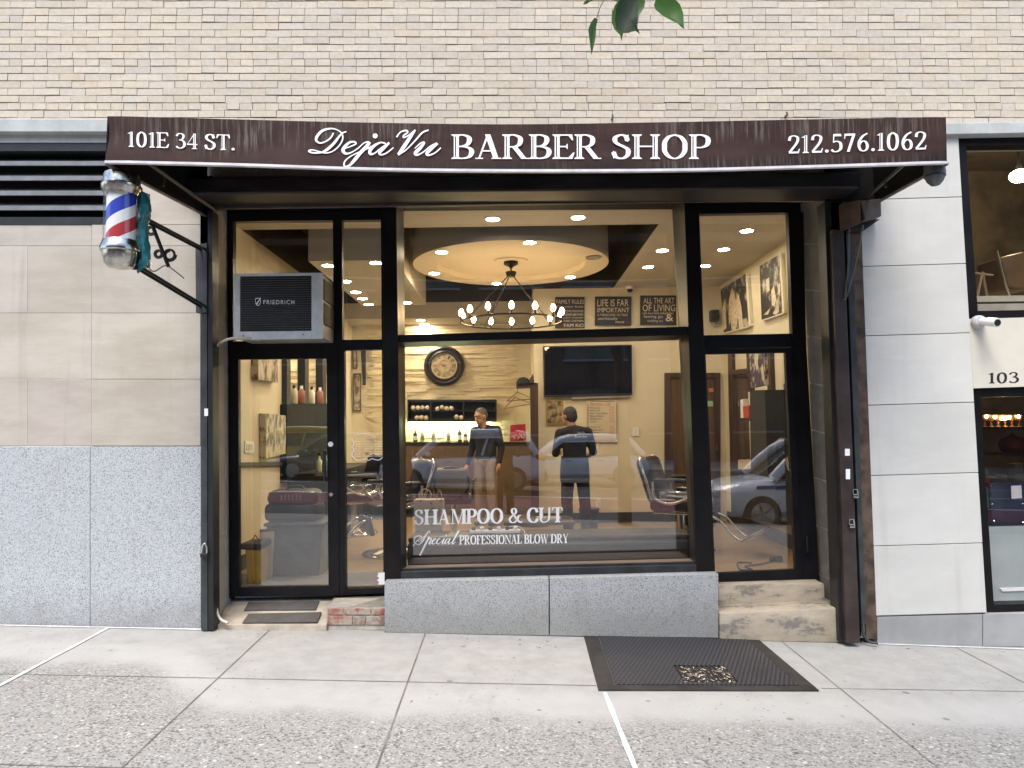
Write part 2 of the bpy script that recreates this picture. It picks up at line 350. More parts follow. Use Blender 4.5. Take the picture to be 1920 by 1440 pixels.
def sidewalk_mat():
    m, nt, b, tc = base('pavement_concrete')
    xyz = nd(nt, 'ShaderNodeSeparateXYZ', i={0: tc}); y, x = xyz.outputs[1], xyz.outputs[0]
    wob = noise(nt, tc, 2.0, 4, .6)
    yy = mth(nt, 'ADD', mth(nt, 'ADD', y, mth(nt, 'MULTIPLY', wob, .35)), mth(nt, 'MULTIPLY', ramp(nt, x, (-1.6, -2.6)), -.75))
    rough_zone = nd(nt, 'ShaderNodeMapRange', clamp=True, i={0: yy, 1: 4.42, 2: 4.08}).outputs[0]
    v = nd(nt, 'ShaderNodeTexVoronoi', i={'Vector': tc, 'Scale': 92.0, 'Randomness': 1.0})
    vr = nd(nt, 'ShaderNodeSeparateColor', i={0: v.outputs['Color']}).outputs[0]
    v2 = nd(nt, 'ShaderNodeTexVoronoi', i={'Vector': tc, 'Scale': 33.0})
    vr2 = nd(nt, 'ShaderNodeSeparateColor', i={0: v2.outputs['Color']}).outputs[1]
    d2 = ramp(nt, v2.outputs['Distance'], (.42, .30))
    n = noise(nt, tc, 55, 6, .75); big = noise(nt, tc, .9, 6, .65); mid = noise(nt, tc, 6, 6, .7)
    smooth = mixc(nt, ramp(nt, mid, (.3, .7)), (.305, .298, .275), (.365, .357, .33))
    smooth = mixc(nt, mth(nt, 'MULTIPLY', ramp(nt, n, (.56, .75)), .35), smooth, (.2, .18, .15))
    agg = mixc(nt, ramp(nt, n, (.3, .7)), (.255, .245, .222), (.335, .325, .295))
    agg = mixc(nt, mth(nt, 'MULTIPLY', ramp(nt, vr, (.80, .83)), .75), agg, (.11, .10, .09))
    agg = mixc(nt, mth(nt, 'MULTIPLY', ramp(nt, vr, (.09, .06)), .6), agg, (.52, .5, .46))
    agg = mixc(nt, mth(nt, 'MULTIPLY', mth(nt, 'MULTIPLY', ramp(nt, vr2, (.88, .9)), d2), .8), agg, (.13, .115, .10))
    agg = mixc(nt, mth(nt, 'MULTIPLY', mth(nt, 'MULTIPLY', ramp(nt, vr2, (.035, .025)), d2), .8), agg, (.58, .56, .52))
    c = mixc(nt, rough_zone, smooth, agg)
    worn = mth(nt, 'MULTIPLY', ramp(nt, yy, (4.85, 4.55)), ramp(nt, yy, (4.2, 4.4)))
    c = mixc(nt, mth(nt, 'MULTIPLY', worn, .45), c, (.46, .445, .41))
    c = mixc(nt, mth(nt, 'MULTIPLY', ramp(nt, big, (.58, .78)), .25), c, (.24, .215, .185))
    grime = noise(nt, tc, 2.2, 7, .7, (1, .7, 1)); c = mixc(nt, mth(nt, 'MULTIPLY', ramp(nt, grime, (.54, .72)), .28), c, (.20, .185, .165))
    fine = noise(nt, tc, 140, 3, .8); c = mixc(nt, mth(nt, 'MULTIPLY', ramp(nt, fine, (.58, .7)), .3), c, (.16, .15, .135))
    fleck = nd(nt, 'ShaderNodeTexVoronoi', i={'Vector': tc, 'Scale': 17.0}); fk = mth(nt, 'MULTIPLY', ramp(nt, fleck.outputs['Distance'], (.16, .1)), ramp(nt, nd(nt, 'ShaderNodeSeparateColor', i={0: fleck.outputs['Color']}).outputs[2], (.62, .66)))
    c = mixc(nt, mth(nt, 'MULTIPLY', fk, .55), c, (.13, .115, .10))
    rust = noise(nt, tc, 1.6, 5, .6, (1, 1.4, 1))
    c = mixc(nt, mth(nt, 'MULTIPLY', ramp(nt, rust, (.66, .8)), .3), c, (.42, .28, .13))
    sp = nd(nt, 'ShaderNodeTexVoronoi', i={'Vector': tc, 'Scale': 3.2})
    spc = nd(nt, 'ShaderNodeSeparateColor', i={0: sp.outputs['Color']}).outputs[0]
    gum = mth(nt, 'MULTIPLY', ramp(nt, sp.outputs['Distance'], (.085, .06)), ramp(nt, spc, (.45, .5)))
    c = mixc(nt, mth(nt, 'MULTIPLY', gum, .6), c, (.12, .11, .10))
    nt.links.new(c, b.inputs['Base Color']); b.inputs['Roughness'].default_value = .85
    h = mth(nt, 'ADD', n, mth(nt, 'MULTIPLY', mth(nt, 'MULTIPLY', v.outputs['Distance'], rough_zone), .8))
    bumpto(nt, b, h, .4, .006); return m
def awning_mat():
    m, nt, b, tc = base('brown_awning_cloth')
    tcw = nd(nt, 'ShaderNodeNewGeometry').outputs['Position']
    z = nd(nt, 'ShaderNodeSeparateXYZ', i={0: tcw}).outputs[2]
    st = noise(nt, tcw, 7, 5, .75, (7, 1, .35)); st2 = noise(nt, tcw, 1.4, 3, .6); n = noise(nt, tcw, 3, 5, .6)
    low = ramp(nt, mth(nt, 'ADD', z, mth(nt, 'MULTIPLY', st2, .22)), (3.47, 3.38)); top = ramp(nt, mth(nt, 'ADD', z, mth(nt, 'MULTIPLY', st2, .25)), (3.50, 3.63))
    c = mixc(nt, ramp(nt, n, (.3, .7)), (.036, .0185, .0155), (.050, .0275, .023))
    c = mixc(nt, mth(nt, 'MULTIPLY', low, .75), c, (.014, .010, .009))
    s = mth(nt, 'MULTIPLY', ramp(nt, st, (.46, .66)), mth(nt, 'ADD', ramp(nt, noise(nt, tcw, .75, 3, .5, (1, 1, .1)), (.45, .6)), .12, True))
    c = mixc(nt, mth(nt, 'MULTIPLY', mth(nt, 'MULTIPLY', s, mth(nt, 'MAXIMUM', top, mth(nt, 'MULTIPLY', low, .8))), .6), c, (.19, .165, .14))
    nt.links.new(c, b.inputs['Base Color']); b.inputs['Roughness'].default_value = .6; b.inputs['Specular IOR Level'].default_value = .15
    bumpto(nt, b, noise(nt, tcw, 2.2, 3, .5, (.6, 1, 1.5)), .5, .03); return m
def glass_mat(name, r0, tint=(1, 1, 1), dirt=0.0):
    m = bpy.data.materials.new(name); m.use_nodes = True; nt = m.node_tree; nt.nodes.clear()
    g = nd(nt, 'ShaderNodeNewGeometry')
    dt = nd(nt, 'ShaderNodeVectorMath', operation='DOT_PRODUCT', i={0: g.outputs['Normal'], 1: g.outputs['Incoming']}).outputs['Value']
    k = mth(nt, 'SUBTRACT', 1.0, mth(nt, 'ABSOLUTE', dt)); f = mth(nt, 'ADD', mth(nt, 'MULTIPLY', mth(nt, 'POWER', k, 5.0), 1 - r0), r0, True)
    tr = nd(nt, 'ShaderNodeBsdfTransparent', i={0: c4(tint)}); gl = nd(nt, 'ShaderNodeBsdfGlossy', i={'Roughness': 0.0})
    mx = nd(nt, 'ShaderNodeMixShader', i={0: f, 1: tr.outputs[0], 2: gl.outputs[0]}); last = mx
    if dirt:
        pos = g.outputs['Position']
        s = ramp(nt, noise(nt, pos, 3, 5, .7, (9, 1, .4)), (.5, .85))
        df = nd(nt, 'ShaderNodeBsdfDiffuse', i={0: (.6, .58, .54, 1)})
        last = nd(nt, 'ShaderNodeMixShader', i={0: mth(nt, 'MULTIPLY', s, dirt), 1: mx.outputs[0], 2: df.outputs[0]})
    nt.links.new(last.outputs[0], nd(nt, 'ShaderNodeOutputMaterial').inputs[0]); return m
def plank_mat(name, cols, length, width, rough=.3, axis='X'):
    m, nt, b, tc = base(name)
    mp = nd(nt, 'ShaderNodeMapping', i={'Rotation': (0, 0, 0 if axis == 'X' else R(90))}); nt.links.new(tc, mp.inputs[0])
    br = nd(nt, 'ShaderNodeTexBrick', i={'Vector': mp.outputs[0], 'Color1': c4(cols[0]), 'Color2': c4(cols[1]), 'Mortar': c4(cols[2]), 'Scale': 1.0, 'Mortar Size': .002, 'Brick Width': length, 'Row Height': width})
    br.offset = .37
    n = noise(nt, mp.outputs[0], 14, 6, .65, (.12, 1.6, 1))
    c = mixc(nt, mth(nt, 'MULTIPLY', ramp(nt, n, (.35, .75)), .5), br.outputs[0], tuple(x * .45 for x in cols[0]))
    nt.links.new(c, b.inputs['Base Color']); b.inputs['Roughness'].default_value = rough; return m
def tread_mat():
    m, nt, b, tc = base('tread_plate_steel')
    h = None
    for ang in (45, -45):
        mp = nd(nt, 'ShaderNodeMapping', i={'Rotation': (0, 0, R(ang)), 'Scale': (46, 19, 1)}); nt.links.new(tc, mp.inputs[0])
        s = nd(nt, 'ShaderNodeSeparateXYZ', i={0: mp.outputs[0]})
        a = mth(nt, 'MULTIPLY', mth(nt, 'SINE', mth(nt, 'MULTIPLY', s.outputs[0], 3.14)), mth(nt, 'SINE', mth(nt, 'MULTIPLY', s.outputs[1], 3.14)))
        a = ramp(nt, a, (.35, .6)); h = a if h is None else mth(nt, 'MAXIMUM', h, a)
    n = noise(nt, tc, 3, 6, .7)
    c = mixc(nt, h, (.022, .021, .025), (.075, .073, .08)); c = mixc(nt, mth(nt, 'MULTIPLY', ramp(nt, n, (.5, .75)), .5), c, (.02, .018, .017))
    nt.links.new(c, b.inputs['Base Color']); b.inputs['Metallic'].default_value = .35; b.inputs['Roughness'].default_value = .5
    bumpto(nt, b, h, .8, .004); return m
def spiral_mat():
    m, nt, b, tc = base('barber_stripes')
    s = nd(nt, 'ShaderNodeSeparateXYZ', i={0: tc})
    a = mth(nt, 'DIVIDE', mth(nt, 'ARCTAN2', s.outputs[1], s.outputs[0]), 2 * math.pi)
    u = mth(nt, 'FRACT', mth(nt, 'ADD', mth(nt, 'SUBTRACT', mth(nt, 'MULTIPLY', s.outputs[2], 2.9), a), 4.98))
    bl = mth(nt, 'LESS_THAN', mth(nt, 'ABSOLUTE', mth(nt, 'SUBTRACT', u, .36)), .14); rd = mth(nt, 'LESS_THAN', mth(nt, 'ABSOLUTE', mth(nt, 'SUBTRACT', u, .86)), .13)
    c = mixc(nt, bl, (.75, .74, .68), (.02, .045, .38)); c = mixc(nt, rd, c, (.42, .03, .035))
    nt.links.new(c, b.inputs['Base Color']); b.inputs['Roughness'].default_value = .35; return m
def bw_mat(name, dark, light, sc, t=.5, stretch=None):
    m, nt, b, tc = base(name)
    n = noise(nt, tc, sc, 5, .6, stretch)
    nt.links.new(mixc(nt, ramp(nt, n, (t - .09, t + .09)), dark, light), b.inputs['Base Color']); b.inputs['Roughness'].default_value = .5; return m
def paint_peel_mat():
    m, nt, b, tc = base('peeling_step_paint')
    n = noise(nt, tc, 5, 8, .7, (.6, 1, 1.6)); n2 = noise(nt, tc, 30, 6, .7)
    c = mixc(nt, ramp(nt, n, (.35, .65)), (.42, .36, .27), (.30, .26, .20)); c = mixc(nt, mth(nt, 'MULTIPLY', ramp(nt, mth(nt, 'ADD', n, mth(nt, 'MULTIPLY', n2, .3)), (.68, .76)), .75), c, (.15, .135, .12))
    nt.links.new(c, b.inputs['Base Color']); b.inputs['Roughness'].default_value = .85; bumpto(nt, b, mth(nt, 'ADD', n, n2), .5, .008); return m
def old_brick_mat():
    m, nt, b, tc = base('old_step_brick')
    n = noise(nt, tc, 9, 6, .7); at = nd(nt, 'ShaderNodeAttribute', attribute_name='tint').outputs['Color']
    nt.links.new(mixc(nt, ramp(nt, n, (.42, .6)), at, (.34, .29, .24)), b.inputs['Base Color']); b.inputs['Roughness'].default_value = .9; bumpto(nt, b, n, .6, .008); return m

BRICK = brick_mat()
MORTAR = M('mortar', (.35, .32, .275), .9, var=.2, vs=12, bump=.3)
GRANITE = granite_mat('grey_granite', (.27, .283, .297), (.50, .522, .545), (.17, .175, .18), 185, .12)
GRANITE_B = granite_mat('speckled_granite', (.22, .225, .225), (.43, .445, .45), (.13, .13, .13), 185, .3)
LIME = stone_mat('beige_limestone', (.38, .34, .285), (.485, .445, .39), (.22, .185, .145))
WHITE_STONE = stone_mat('pale_limestone', (.52, .515, .48), (.57, .565, .53), (.36, .345, .315), 3, .35, (.6, 1, 1.4), .28)
GREY_STONE = stone_mat('grey_plinth_stone', (.25, .255, .255), (.32, .325, .32), (.18, .17, .16), 2.5, .3, None, .2)
CORNICE = stone_mat('cornice_stone', (.36, .38, .37), (.47, .49, .48), (.2, .21, .2), 5, .5, None, .3)
TANBLOCK = stone_mat('tan_block', (.15, .133, .11), (.22, .197, .163), (.08, .07, .06), 4, 1.2)
CAULK = M('white_caulk', (.62, .63, .62), .7, var=.12, vs=20)
SIDEWALK = sidewalk_mat()
JOINT = M('dark_joint', (.17, .155, .135), .9, var=.45, vs=5)  # dark colour of the pavement joints
ASPHALT = M('asphalt', (.05, .05, .052), .85, var=.25, vs=3, bump=.4, bs=120)
BUSRED = M('bus_lane_red', (.135, .045, .055), .8, var=.2, vs=2)
ROADWHITE = M('road_paint', (.7, .7, .68), .7)
AWNING = awning_mat()
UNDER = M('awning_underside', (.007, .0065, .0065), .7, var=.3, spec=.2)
LETTER = M('white_vinyl', (.85, .85, .85), .5, var=.03)
FRAME = M('black_frame_metal', (.006, .005, .005), .4, var=.3, vs=4, spec=.22)
FRAME2 = M('black_door_metal', (.007, .0065, .008), .4, var=.3, vs=5, spec=.25)
STEEL = M('grey_green_steel', (.045, .052, .055), .55, metal=.3, var=.35, vs=5, bump=.2)
BROWNSTEEL = M('brown_painted_steel', (.05, .036, .032), .45, metal=.3, var=.35, vs=4, bump=.15)
RUST = M('rusty_steel', (.095, .065, .045), .8, metal=.2, var=.55, vs=9, bump=.4)
BLACK = M('black_plastic', (.012, .012, .013), .45, var=.2)
CHROME = M('chrome', (.75, .74, .72), .12, metal=1, var=.08, vs=10)
OLDCHROME = M('tarnished_chrome', (.5, .49, .44), .22, metal=1, var=.35, vs=14, bump=.1)
WHITEMET = M('white_enamel', (.52, .54, .55), .5, var=.12, vs=12, bump=.05)
WHITEPLAS = M('white_plastic', (.75, .75, .73), .4, var=.04)
GLASS = glass_mat('window_glass', .13, dirt=.02)
GLASS_D = glass_mat('door_glass', .115, dirt=.015)
GLASS_N = glass_mat('cafe_glass', .07)
CREAM = M('cream_wall_paint', (.68, .61, .445), .6, var=.04, vs=3, bump=.05)
CEILD = M('drum_cream_paint', (.66, .58, .45), .7, var=.03, vs=3); DRUMSIDE = M('drum_shaded_grey', (.33, .31, .285), .7, var=.05, vs=3)  # drum side greyed: its unlit look is put into the colour
CEIL = M('ceiling_paint', (.54, .50, .43), .7, var=.03, vs=3)
TRAYBLK = M('dark_tray_paint', (.018, .016, .015), .55, var=.3, vs=5)
FLOORW = plank_mat('oak_floor', ((.36, .235, .115), (.27, .17, .08), (.09, .055, .03)), 1.1, .12)
DARKWOOD = M('dark_wood', (.055, .03, .016), .4, var=.4, vs=5, stretch=(3, 3, .3))
BROWNWOOD = M('brown_door_wood', (.10, .058, .03), .4, var=.35, vs=5, stretch=(3, 3, .3))
LEATHER = M('black_leather', (.012, .011, .011), .3, var=.3, vs=20, bump=.1)
BENCH = M('brown_bench_vinyl', (.032, .024, .021), .45, var=.15, vs=3, bump=.05)
SKIN = M('skin', (.44, .24, .15), .55, var=.1, vs=14)
HAIR = M('dark_hair', (.03, .024, .02), .6, var=.3, vs=60)
GREYHAIR = M('greying_hair', (.10, .085, .07), .7, var=.4, vs=60)
BLKCLOTH = M('black_cloth', (.011, .010, .010), .85, var=.3, vs=8, bump=.3, bs=20)
KHAKI = M('khaki_cloth', (.27, .20, .115), .85, var=.15, vs=8, bump=.3, bs=18)
GREYPL = M('blue_grey_bin', (.06, .065, .072), .45, var=.2)
YELLOWPL = M('yellow_bin', (.42, .24, .03), .45, var=.15)
def lampm(name, col, e): return M(name, col, .5, var=.0, emit=e, ecol=col)
WARM = (1.0, .82, .55)
LED = lampm('warm_led_lens', WARM, 90); LEDC = lampm('cool_led_lens', (1.0, .92, .78), 100)
BULB = lampm('bulb_glow', (1.0, .70, .36), 40)
LEDF = lampm('far_led_lens', WARM, 260)
STRIP = lampm('strip_light_glow', (.84, .95, .56), 20)

# ------------------------------------------------------------------ ground
XL, XR = -16.0, 16.0
def gp(x, y, dz=0): return Vector((x, y, gz(x) + dz))
mb = MB(); mb.poly([gp(XL, -.6), gp(XR, -.6), gp(XR, 5.8), gp(XL, 5.8)])
def strip(p0, p1, wd, mi, dz=.003):
    a, b = G(*p0), G(*p1); t = (b - a).normalized(); n = Vector((-t.y, t.x, 0)) * wd / 2; u = Vector((0, 0, dz))
    mb.cur = mi
    k = max(1, int((b - a).length / .25))
    rr = [1 + (rnd.uniform(-.35, .25) if mi == 2 else 0) for _ in range(k + 1)]
    for i in range(k):
        q0, q1 = a.lerp(b, i / k), a.lerp(b, (i + 1) / k)
        for q in (q0, q1): q.z = gz(q.x)
        mb.poly([q0 + n * rr[i] + u, q0 - n * rr[i] + u, q1 - n * rr[i + 1] + u, q1 + n * rr[i + 1] + u])
for p0, p1, wd, mi in (((508, 1179), (222, 1446), .009, 1), ((797, 1189), (704, 1446), .010, 1), ((1461, 1199), (1766, 1446), .008, 1), ((1790, 1213), (1925, 1283), .008, 1),
                       ((-5, 1264), (1118, 1286), .007, 1), ((1540, 1291), (1925, 1297), .006, 1), ((-5, 1434), (330, 1443), .007, 1)): strip(p0, p1, wd, mi)
for p0, p1, wd in (((203, 1178), (-5, 1289), .032), ((1134, 1300), (1193, 1446), .034), ((-5, 1173), (378, 1181), .03), ((1645, 1208), (1925, 1218), .028)): strip(p0, p1, wd, 2, .005)
mb.build('sidewalk', [SIDEWALK, JOINT, CAULK], kind='structure')
mb = MB(); mb.hexa([gp(XL, -.6, .001), gp(XR, -.6, .001), gp(XR, -.6, -.5), gp(XL, -.6, -.5)], [gp(XL, -.75, .001), gp(XR, -.75, .001), gp(XR, -.75, -.5), gp(XL, -.75, -.5)])
mb.build('kerb', GREY_STONE, kind='structure')
mb = MB(); mb.poly([gp(-120, -120, -.15), gp(120, -120, -.15), gp(120, 120, -.15), gp(-120, 120, -.15)]); mb.build('ground', ASPHALT, kind='structure')
mb = MB(); mb.poly([gp(-80, -19, -.14), gp(80, -19, -.14), gp(80, -.752, -.14), gp(-80, -.752, -.14)]); mb.build('road', ASPHALT, kind='structure')
mb = MB(); mb.poly([gp(-80, -6.3, -.135), gp(80, -6.3, -.135), gp(80, -3.7, -.135), gp(-80, -3.7, -.135)]); mb.build('bus_lane', BUSRED, kind='structure')
mb = MB()
for y0, y1 in ((-6.5, -6.34), (-9.8, -9.68), (-13.3, -13.2)): mb.poly([gp(-80, y0, -.131), gp(80, y0, -.131), gp(80, y1, -.131), gp(-80, y1, -.131)])
mb.build('road_marking', ROADWHITE, kind='structure')
mb = MB(); mb.hexa([gp(-60, -19.01, .0), gp(60, -19.01, .0), gp(60, -19.01, -.5), gp(-60, -19.01, -.5)], [gp(-60, -30.5, .0), gp(60, -30.5, .0), gp(60, -30.5, -.5), gp(-60, -30.5, -.5)])
mb.build('pavement', SIDEWALK, kind='structure')

# ------------------------------------------------------------------ the brick building and its stone base
bld = T('brick_building', 'beige brick building with limestone and granite base around the barber shop', 'building', P(200, 1172, YF))
ex = (P(1920, 222, YF) - P(0, 222, YF)).normalized(); ez = Vector((-ex.z, 0, ex.x)); O = P(0, 222, YF)
mb = MB()
CO, BL = .0622, .2125
cols = [(.50, .445, .375), (.49, .435, .37), (.51, .455, .39), (.48, .425, .355), (.475, .43, .38), (.50, .44, .355), (.47, .43, .385), (.515, .46, .38), (.495, .445, .385)]
def bricks(row, u0, u1, vlow):
    hd = (row % 6 == 1); L = BL / 2 if hd else BL
    u = u0 + (0 if hd else (L / 2 if row % 2 else 0)) + rnd.uniform(-.01, .01)
    while u < u1:
        j = rnd.uniform(.002, .0045); j2 = rnd.uniform(.0045, .0075); cw = rnd.uniform(-.002, .002)
        c = rnd.choice(cols); k = rnd.uniform(.98, 1.02); c = tuple(.55 * a + .45 * b for a, b in zip(c, (.495, .443, .373)))
        if rnd.random() < .06: c = (.487, .425, .345)
        if rnd.random() < .05: c = (.47, .43, .38)
        mb.col = (c[0] * k * 1.12, c[1] * k * 1.115, c[2] * k * 1.07)
        z0 = vlow + j2 + cw; z1 = vlow + CO - .001 + cw * .5; d = rnd.uniform(.009, .013); t1, t2 = rnd.uniform(-.0022, .0022), rnd.uniform(-.0022, .0022)
        f = [O + ex * (u + j) + ez * (z0 + t1), O + ex * (u + L - .001) + ez * (z0 + t2), O + ex * (u + L - .001) + ez * (z1 + t2 * .5), O + ex * (u + j) + ez * (z1 + t1 * .5)]
        tl = rnd.uniform(-.0012, .0012)
        fr = [p + Vector((0, -d + (tl if i < 2 else -tl), 0)) for i, p in enumerate(f)]
        n = len(mb.v); mb.add(fr + f, [[0, 1, 2, 3], [4, 5, 1, 0], [1, 5, 6, 2], [2, 6, 7, 3], [4, 0, 3, 7]])
        u += L
for row in range(-1, 34): bricks(row, -2.6, 10.6, row * CO)
for row in range(-10, -1): bricks(row, 1.72, 6.95, row * CO)
mb.build('brick_wall', BRICK, bld)
mb = MB(); a = [O + ex * -2.7 + ez * -.07, O + ex * 10.7 + ez * -.07, O + ex * 10.7 + ez * 2.3, O + ex * -2.7 + ez * 2.3]; mb.hexa(a, [p + Vector((0, .25, 0)) for p in a])
a = [O + ex * 1.72 + ez * -.072, O + ex * 1.72 + ez * -.62, O + ex * 6.95 + ez * -.62, O + ex * 6.95 + ez * -.072]; mb.hexa(a, [p + Vector((0, .25, 0)) for p in a])
mb.build('mortar_bed', MORTAR, bld)
mb = MB(); mb.rect(-480, 223, 392, 247, YF - .07, .3); mb.build('cornice', CORNICE, bld, bevel=.006)
mb = MB(); mb.rect(-480, 247, 392, 267, YF - .012, .3); mb.build('stone_band', CORNICE, bld)
def lerp(a, b, t): return a + (b - a) * t
def blocks(rows, Y, gap=.75):
    mb = MB()
    for y0, y1, xs in rows:
        for x0, x1 in zip(xs, xs[1:]):
            k = rnd.uniform(.93, 1.06); mb.col = (k, k * rnd.uniform(.985, 1.01), k * rnd.uniform(.97, 1.01))
            mb.rect(x0 + gap / 2, y0 + gap / 2, x1 - gap / 2, y1 - gap / 2, Y + rnd.uniform(-.001, .001) - (.006 if x0 >= 172 else 0), .2)
    return mb
blocks([(421, 461, (-480, -180, 172, 376)), (461, 587, (-480, -300, 52, 172, 376)), (587, 711, (-480, -180, 158, 172, 376)), (711, 836, (-480, -300, 52, 172, 376)), (346, 421, (214, 376))], YF).build('limestone_wall', LIME, bld, bevel=.002)
blocks([(837, 1182, (-480, -160, 169, 377))], YF - .01, .9).build('granite_plinth', GRANITE, bld, bevel=.002)
mb = MB(); mb.rect(-480, 421, 377, 1185, YF + .0025, .15); mb.rect(214, 346, 377, 421, YF + .0025, .15); mb.build('joint_mortar', M('pale_joint', (.47, .44, .395), .8), bld)
# left jamb and right block jamb of the opening
mb = MB(); ft, fb = P(397, 380, YF), P(399, 1178, YF); bt, bb = P(428, 380, YW + .05), P(433, 1130, YW + .05); bb.z = fb.z; lx = Vector((-.12, 0, 0))
for k in range(5):
    a0, a1 = k / 5 + .0015, (k + 1) / 5 - .0015
    q = [ft.lerp(fb, a0), bt.lerp(bb, a0), bt.lerp(bb, a1), ft.lerp(fb, a1)]; mb.hexa(q, [p + lx for p in q])
mb2 = MB(); o1 = Vector((-.006, 0, 0)); q = [p + o1 for p in (ft, bt + Vector((0, .12, 0)), bb + Vector((0, .12, 0)), fb)]; mb2.hexa(q, [p + Vector((-.3, 0, 0)) for p in q]); mb2.build('added_jamb_backing', MORTAR, bld)  # backing added behind the jamb to stop room light leaking through its joints
mb.build('doorway_jamb', M('tan_jamb_stone', (.30, .255, .20), .8, var=.15, vs=4), bld)
mb = MB(); ft, fb = P(1556, 372, YF), P(1592, 1196, YF); bt, bb = P(1500, 372, YW + .05), P(1536, 1100, YW + .05); bb.z = fb.z; rx = Vector((.1, 0, 0))
n = 9
for k in range(n):
    a0, a1 = k / n + .002, (k + 1) / n - .002
    for s0, s1 in (((0, .38), (.39, 1)) if k % 2 else ((0, .72), (.73, 1))):
        def q_(s, a): return ft.lerp(fb, a).lerp(bt.lerp(bb, a), s)
        kk = rnd.uniform(.9, 1.08); mb.col = (kk, kk, kk)
        q = [q_(s0, a0), q_(s1, a0), q_(s1, a1), q_(s0, a1)]; mb.hexa(q, [p + rx for p in q])
mb.build('block_jamb', TANBLOCK, bld, bevel=.003)
mb = MB(); o1 = Vector((.006, 0, 0)); q = [p + o1 for p in (ft, bt + Vector((0, .12, 0)), bb + Vector((0, .12, 0)), fb)]; mb.hexa(q, [p + Vector((.3, 0, 0)) for p in q]); mb.build('added_jamb_backing', MORTAR, bld)  # same added backing here, blocks light leaks between the blocks
# granite block under the show window
mb = MB()
for x0, x1, yt0, yt1, yb0, yb1 in ((721, 1029, 1091, 1084, 1183, 1189), (1031, 1347, 1084, 1076, 1189, 1193)):
    a = [P(x0, yt0, YF), P(x1, yt1, YF), P(x1, yb1 + 3, YF), P(x0, yb0 + 3, YF)]; mb.hexa(a, [p + Vector((0, .4, 0)) for p in a])
mb.build('window_plinth', GRANITE_B, bld, bevel=.003)
# steps and thresholds
mb = MB(); a = [P(430, 1121, YW + .1), P(628, 1119, YW + .1), P(612, 1173, YF), P(408, 1172, YF)]; mb.hexa(a, [p - Vector((0, 0, .2)) for p in a]); mb.build('threshold_slab', M('worn_threshold_concrete', (.40, .35, .28), .8, var=.2, vs=7, bump=.3), bld)
mb = MB(); a = [P(628, 1116, YW + .1), P(722, 1114, YW + .1), P(722, 1134, YF + .06), P(614, 1140, YF + .06)]; mb.hexa(a, [p - Vector((0, 0, .06)) for p in a])
mb.build('brick_step_top', M('step_cement', (.22, .20, .17), .9, var=.25, vs=9, bump=.5), bld)
mb = MB()
for y0, y1, xs in ((1141, 1153, (613, 644, 696, 722)), (1156, 1172, (613, 662, 686, 722))):
    for x0, x1 in zip(xs, xs[1:]):
        mb.col = rnd.choice([(.24, .075, .045), (.28, .10, .07), (.19, .12, .09), (.25, .09, .06)]); mb.rect(x0 + 1, y0, x1 - 1, y1, YF + .045, .2)
mb.build('step_bricks', old_brick_mat(), bld, bevel=.004)
mb = MB(); mb.rect(612, 1138, 722, 1181, YF + .055, .3); mb.build('step_mortar', MORTAR, bld)
PEEL = paint_peel_mat()
def step(name, q, Y, dep):
    bm = MB(); a = [P(x, y, Y) for x, y in q]; bm.hexa(a, [p + Vector((0, dep, 0)) for p in a]); bm.build(name, PEEL, bld, bevel=.012, smooth=40)
step('concrete_step', [(1350, 1150), (1584, 1139), (1586, 1206), (1350, 1202)], YF - .01, .42)
step('concrete_step', [(1347, 1100), (1546, 1094), (1549, 1160), (1348, 1160)], YF + .24, .3)

# louvred vent
lv = T('louvre_vent', 'black louvred vent high in the limestone wall beside the striped barber pole', 'vent', P(70, 421, YF))
mb = MB(); mb.rect(-480, 268, 213, 283, YF - .004, .2); mb.rect(-480, 407, 213, 421, YF - .006, .2); mb.rect(205, 283, 214, 407, YF - .003, .2); mb.build('frame', M('vent_frame_metal', (.025, .026, .03), .45, metal=.3, var=.2), lv)
mb = MB(); mb.rect(-480, 268, 213, 421, YF + .19, .02); mb.build('backing', M('vent_dark', (.004, .004, .004), .9), lv)
VSL = M('vent_slat_metal', (.20, .205, .215), .45, metal=.2, var=.2)
for y in (302, 330, 358, 386):
    mb = MB(); mb.rect(-480, y, 205, y + 8, YF + .012, .015); a = P(-480, y + 1, YF + .027); b = P(205, y + 1, YF + .027); v = Vector((0, .13, .075)); d_ = Vector((0, 0, -.012))
    mb.hexa([a, b, b + d_, a + d_], [a + v, b + v, b + v + d_, a + v + d_]); mb.build('slat', VSL, lv)

# ------------------------------------------------------------------ the neighbouring shop on the right
nb = T('neighbour_shop', 'white stone clad shop next door with black framed windows and a cream sign band', 'building', P(1750, 1205, YF))
rows = []
def lerp(a, b, t): return a + (b - a) * t
mb = MB(); ys = [246, 372, 497, 627, 757, 889, 1021, 1152]
for y0, y1 in zip(ys, ys[1:]):
    def xl(y): return lerp(1590, 1643, (y - 246) / 906)
    def xr(y): return lerp(1796, 1850, (y - 246) / 906)
    k = rnd.uniform(.96, 1.03); mb.col = (k, k, k); s = -.02
    q = [(xl(y0), y0 + .7 + 3), (xr(y0), y0 + .7 - 3), (xr(y1), y1 - .7 - 3), (xl(y1), y1 - .7 + 3)]; mb.slab(q, YF - .015 + rnd.uniform(-.001, .001), .25)
for y0, y1 in zip(ys, ys[1:]):
    k = rnd.uniform(.96, 1.03); mb.col = (k, k, k); mb.slab([(2040, y0 - 4), (2480, y0 - 12), (2480, y1 - 13), (2040, y1 - 5.4)], YF - .015, .25)
mb.build('stone_pier', WHITE_STONE, nb, bevel=.002)
mb = MB(); mb.slab([(1592, 250), (1794, 246), (1846, 1150), (1645, 1156)], YF + .0, .2); mb.build('pier_joint', M('grey_joint', (.24, .235, .225), .9), nb)
mb = MB()
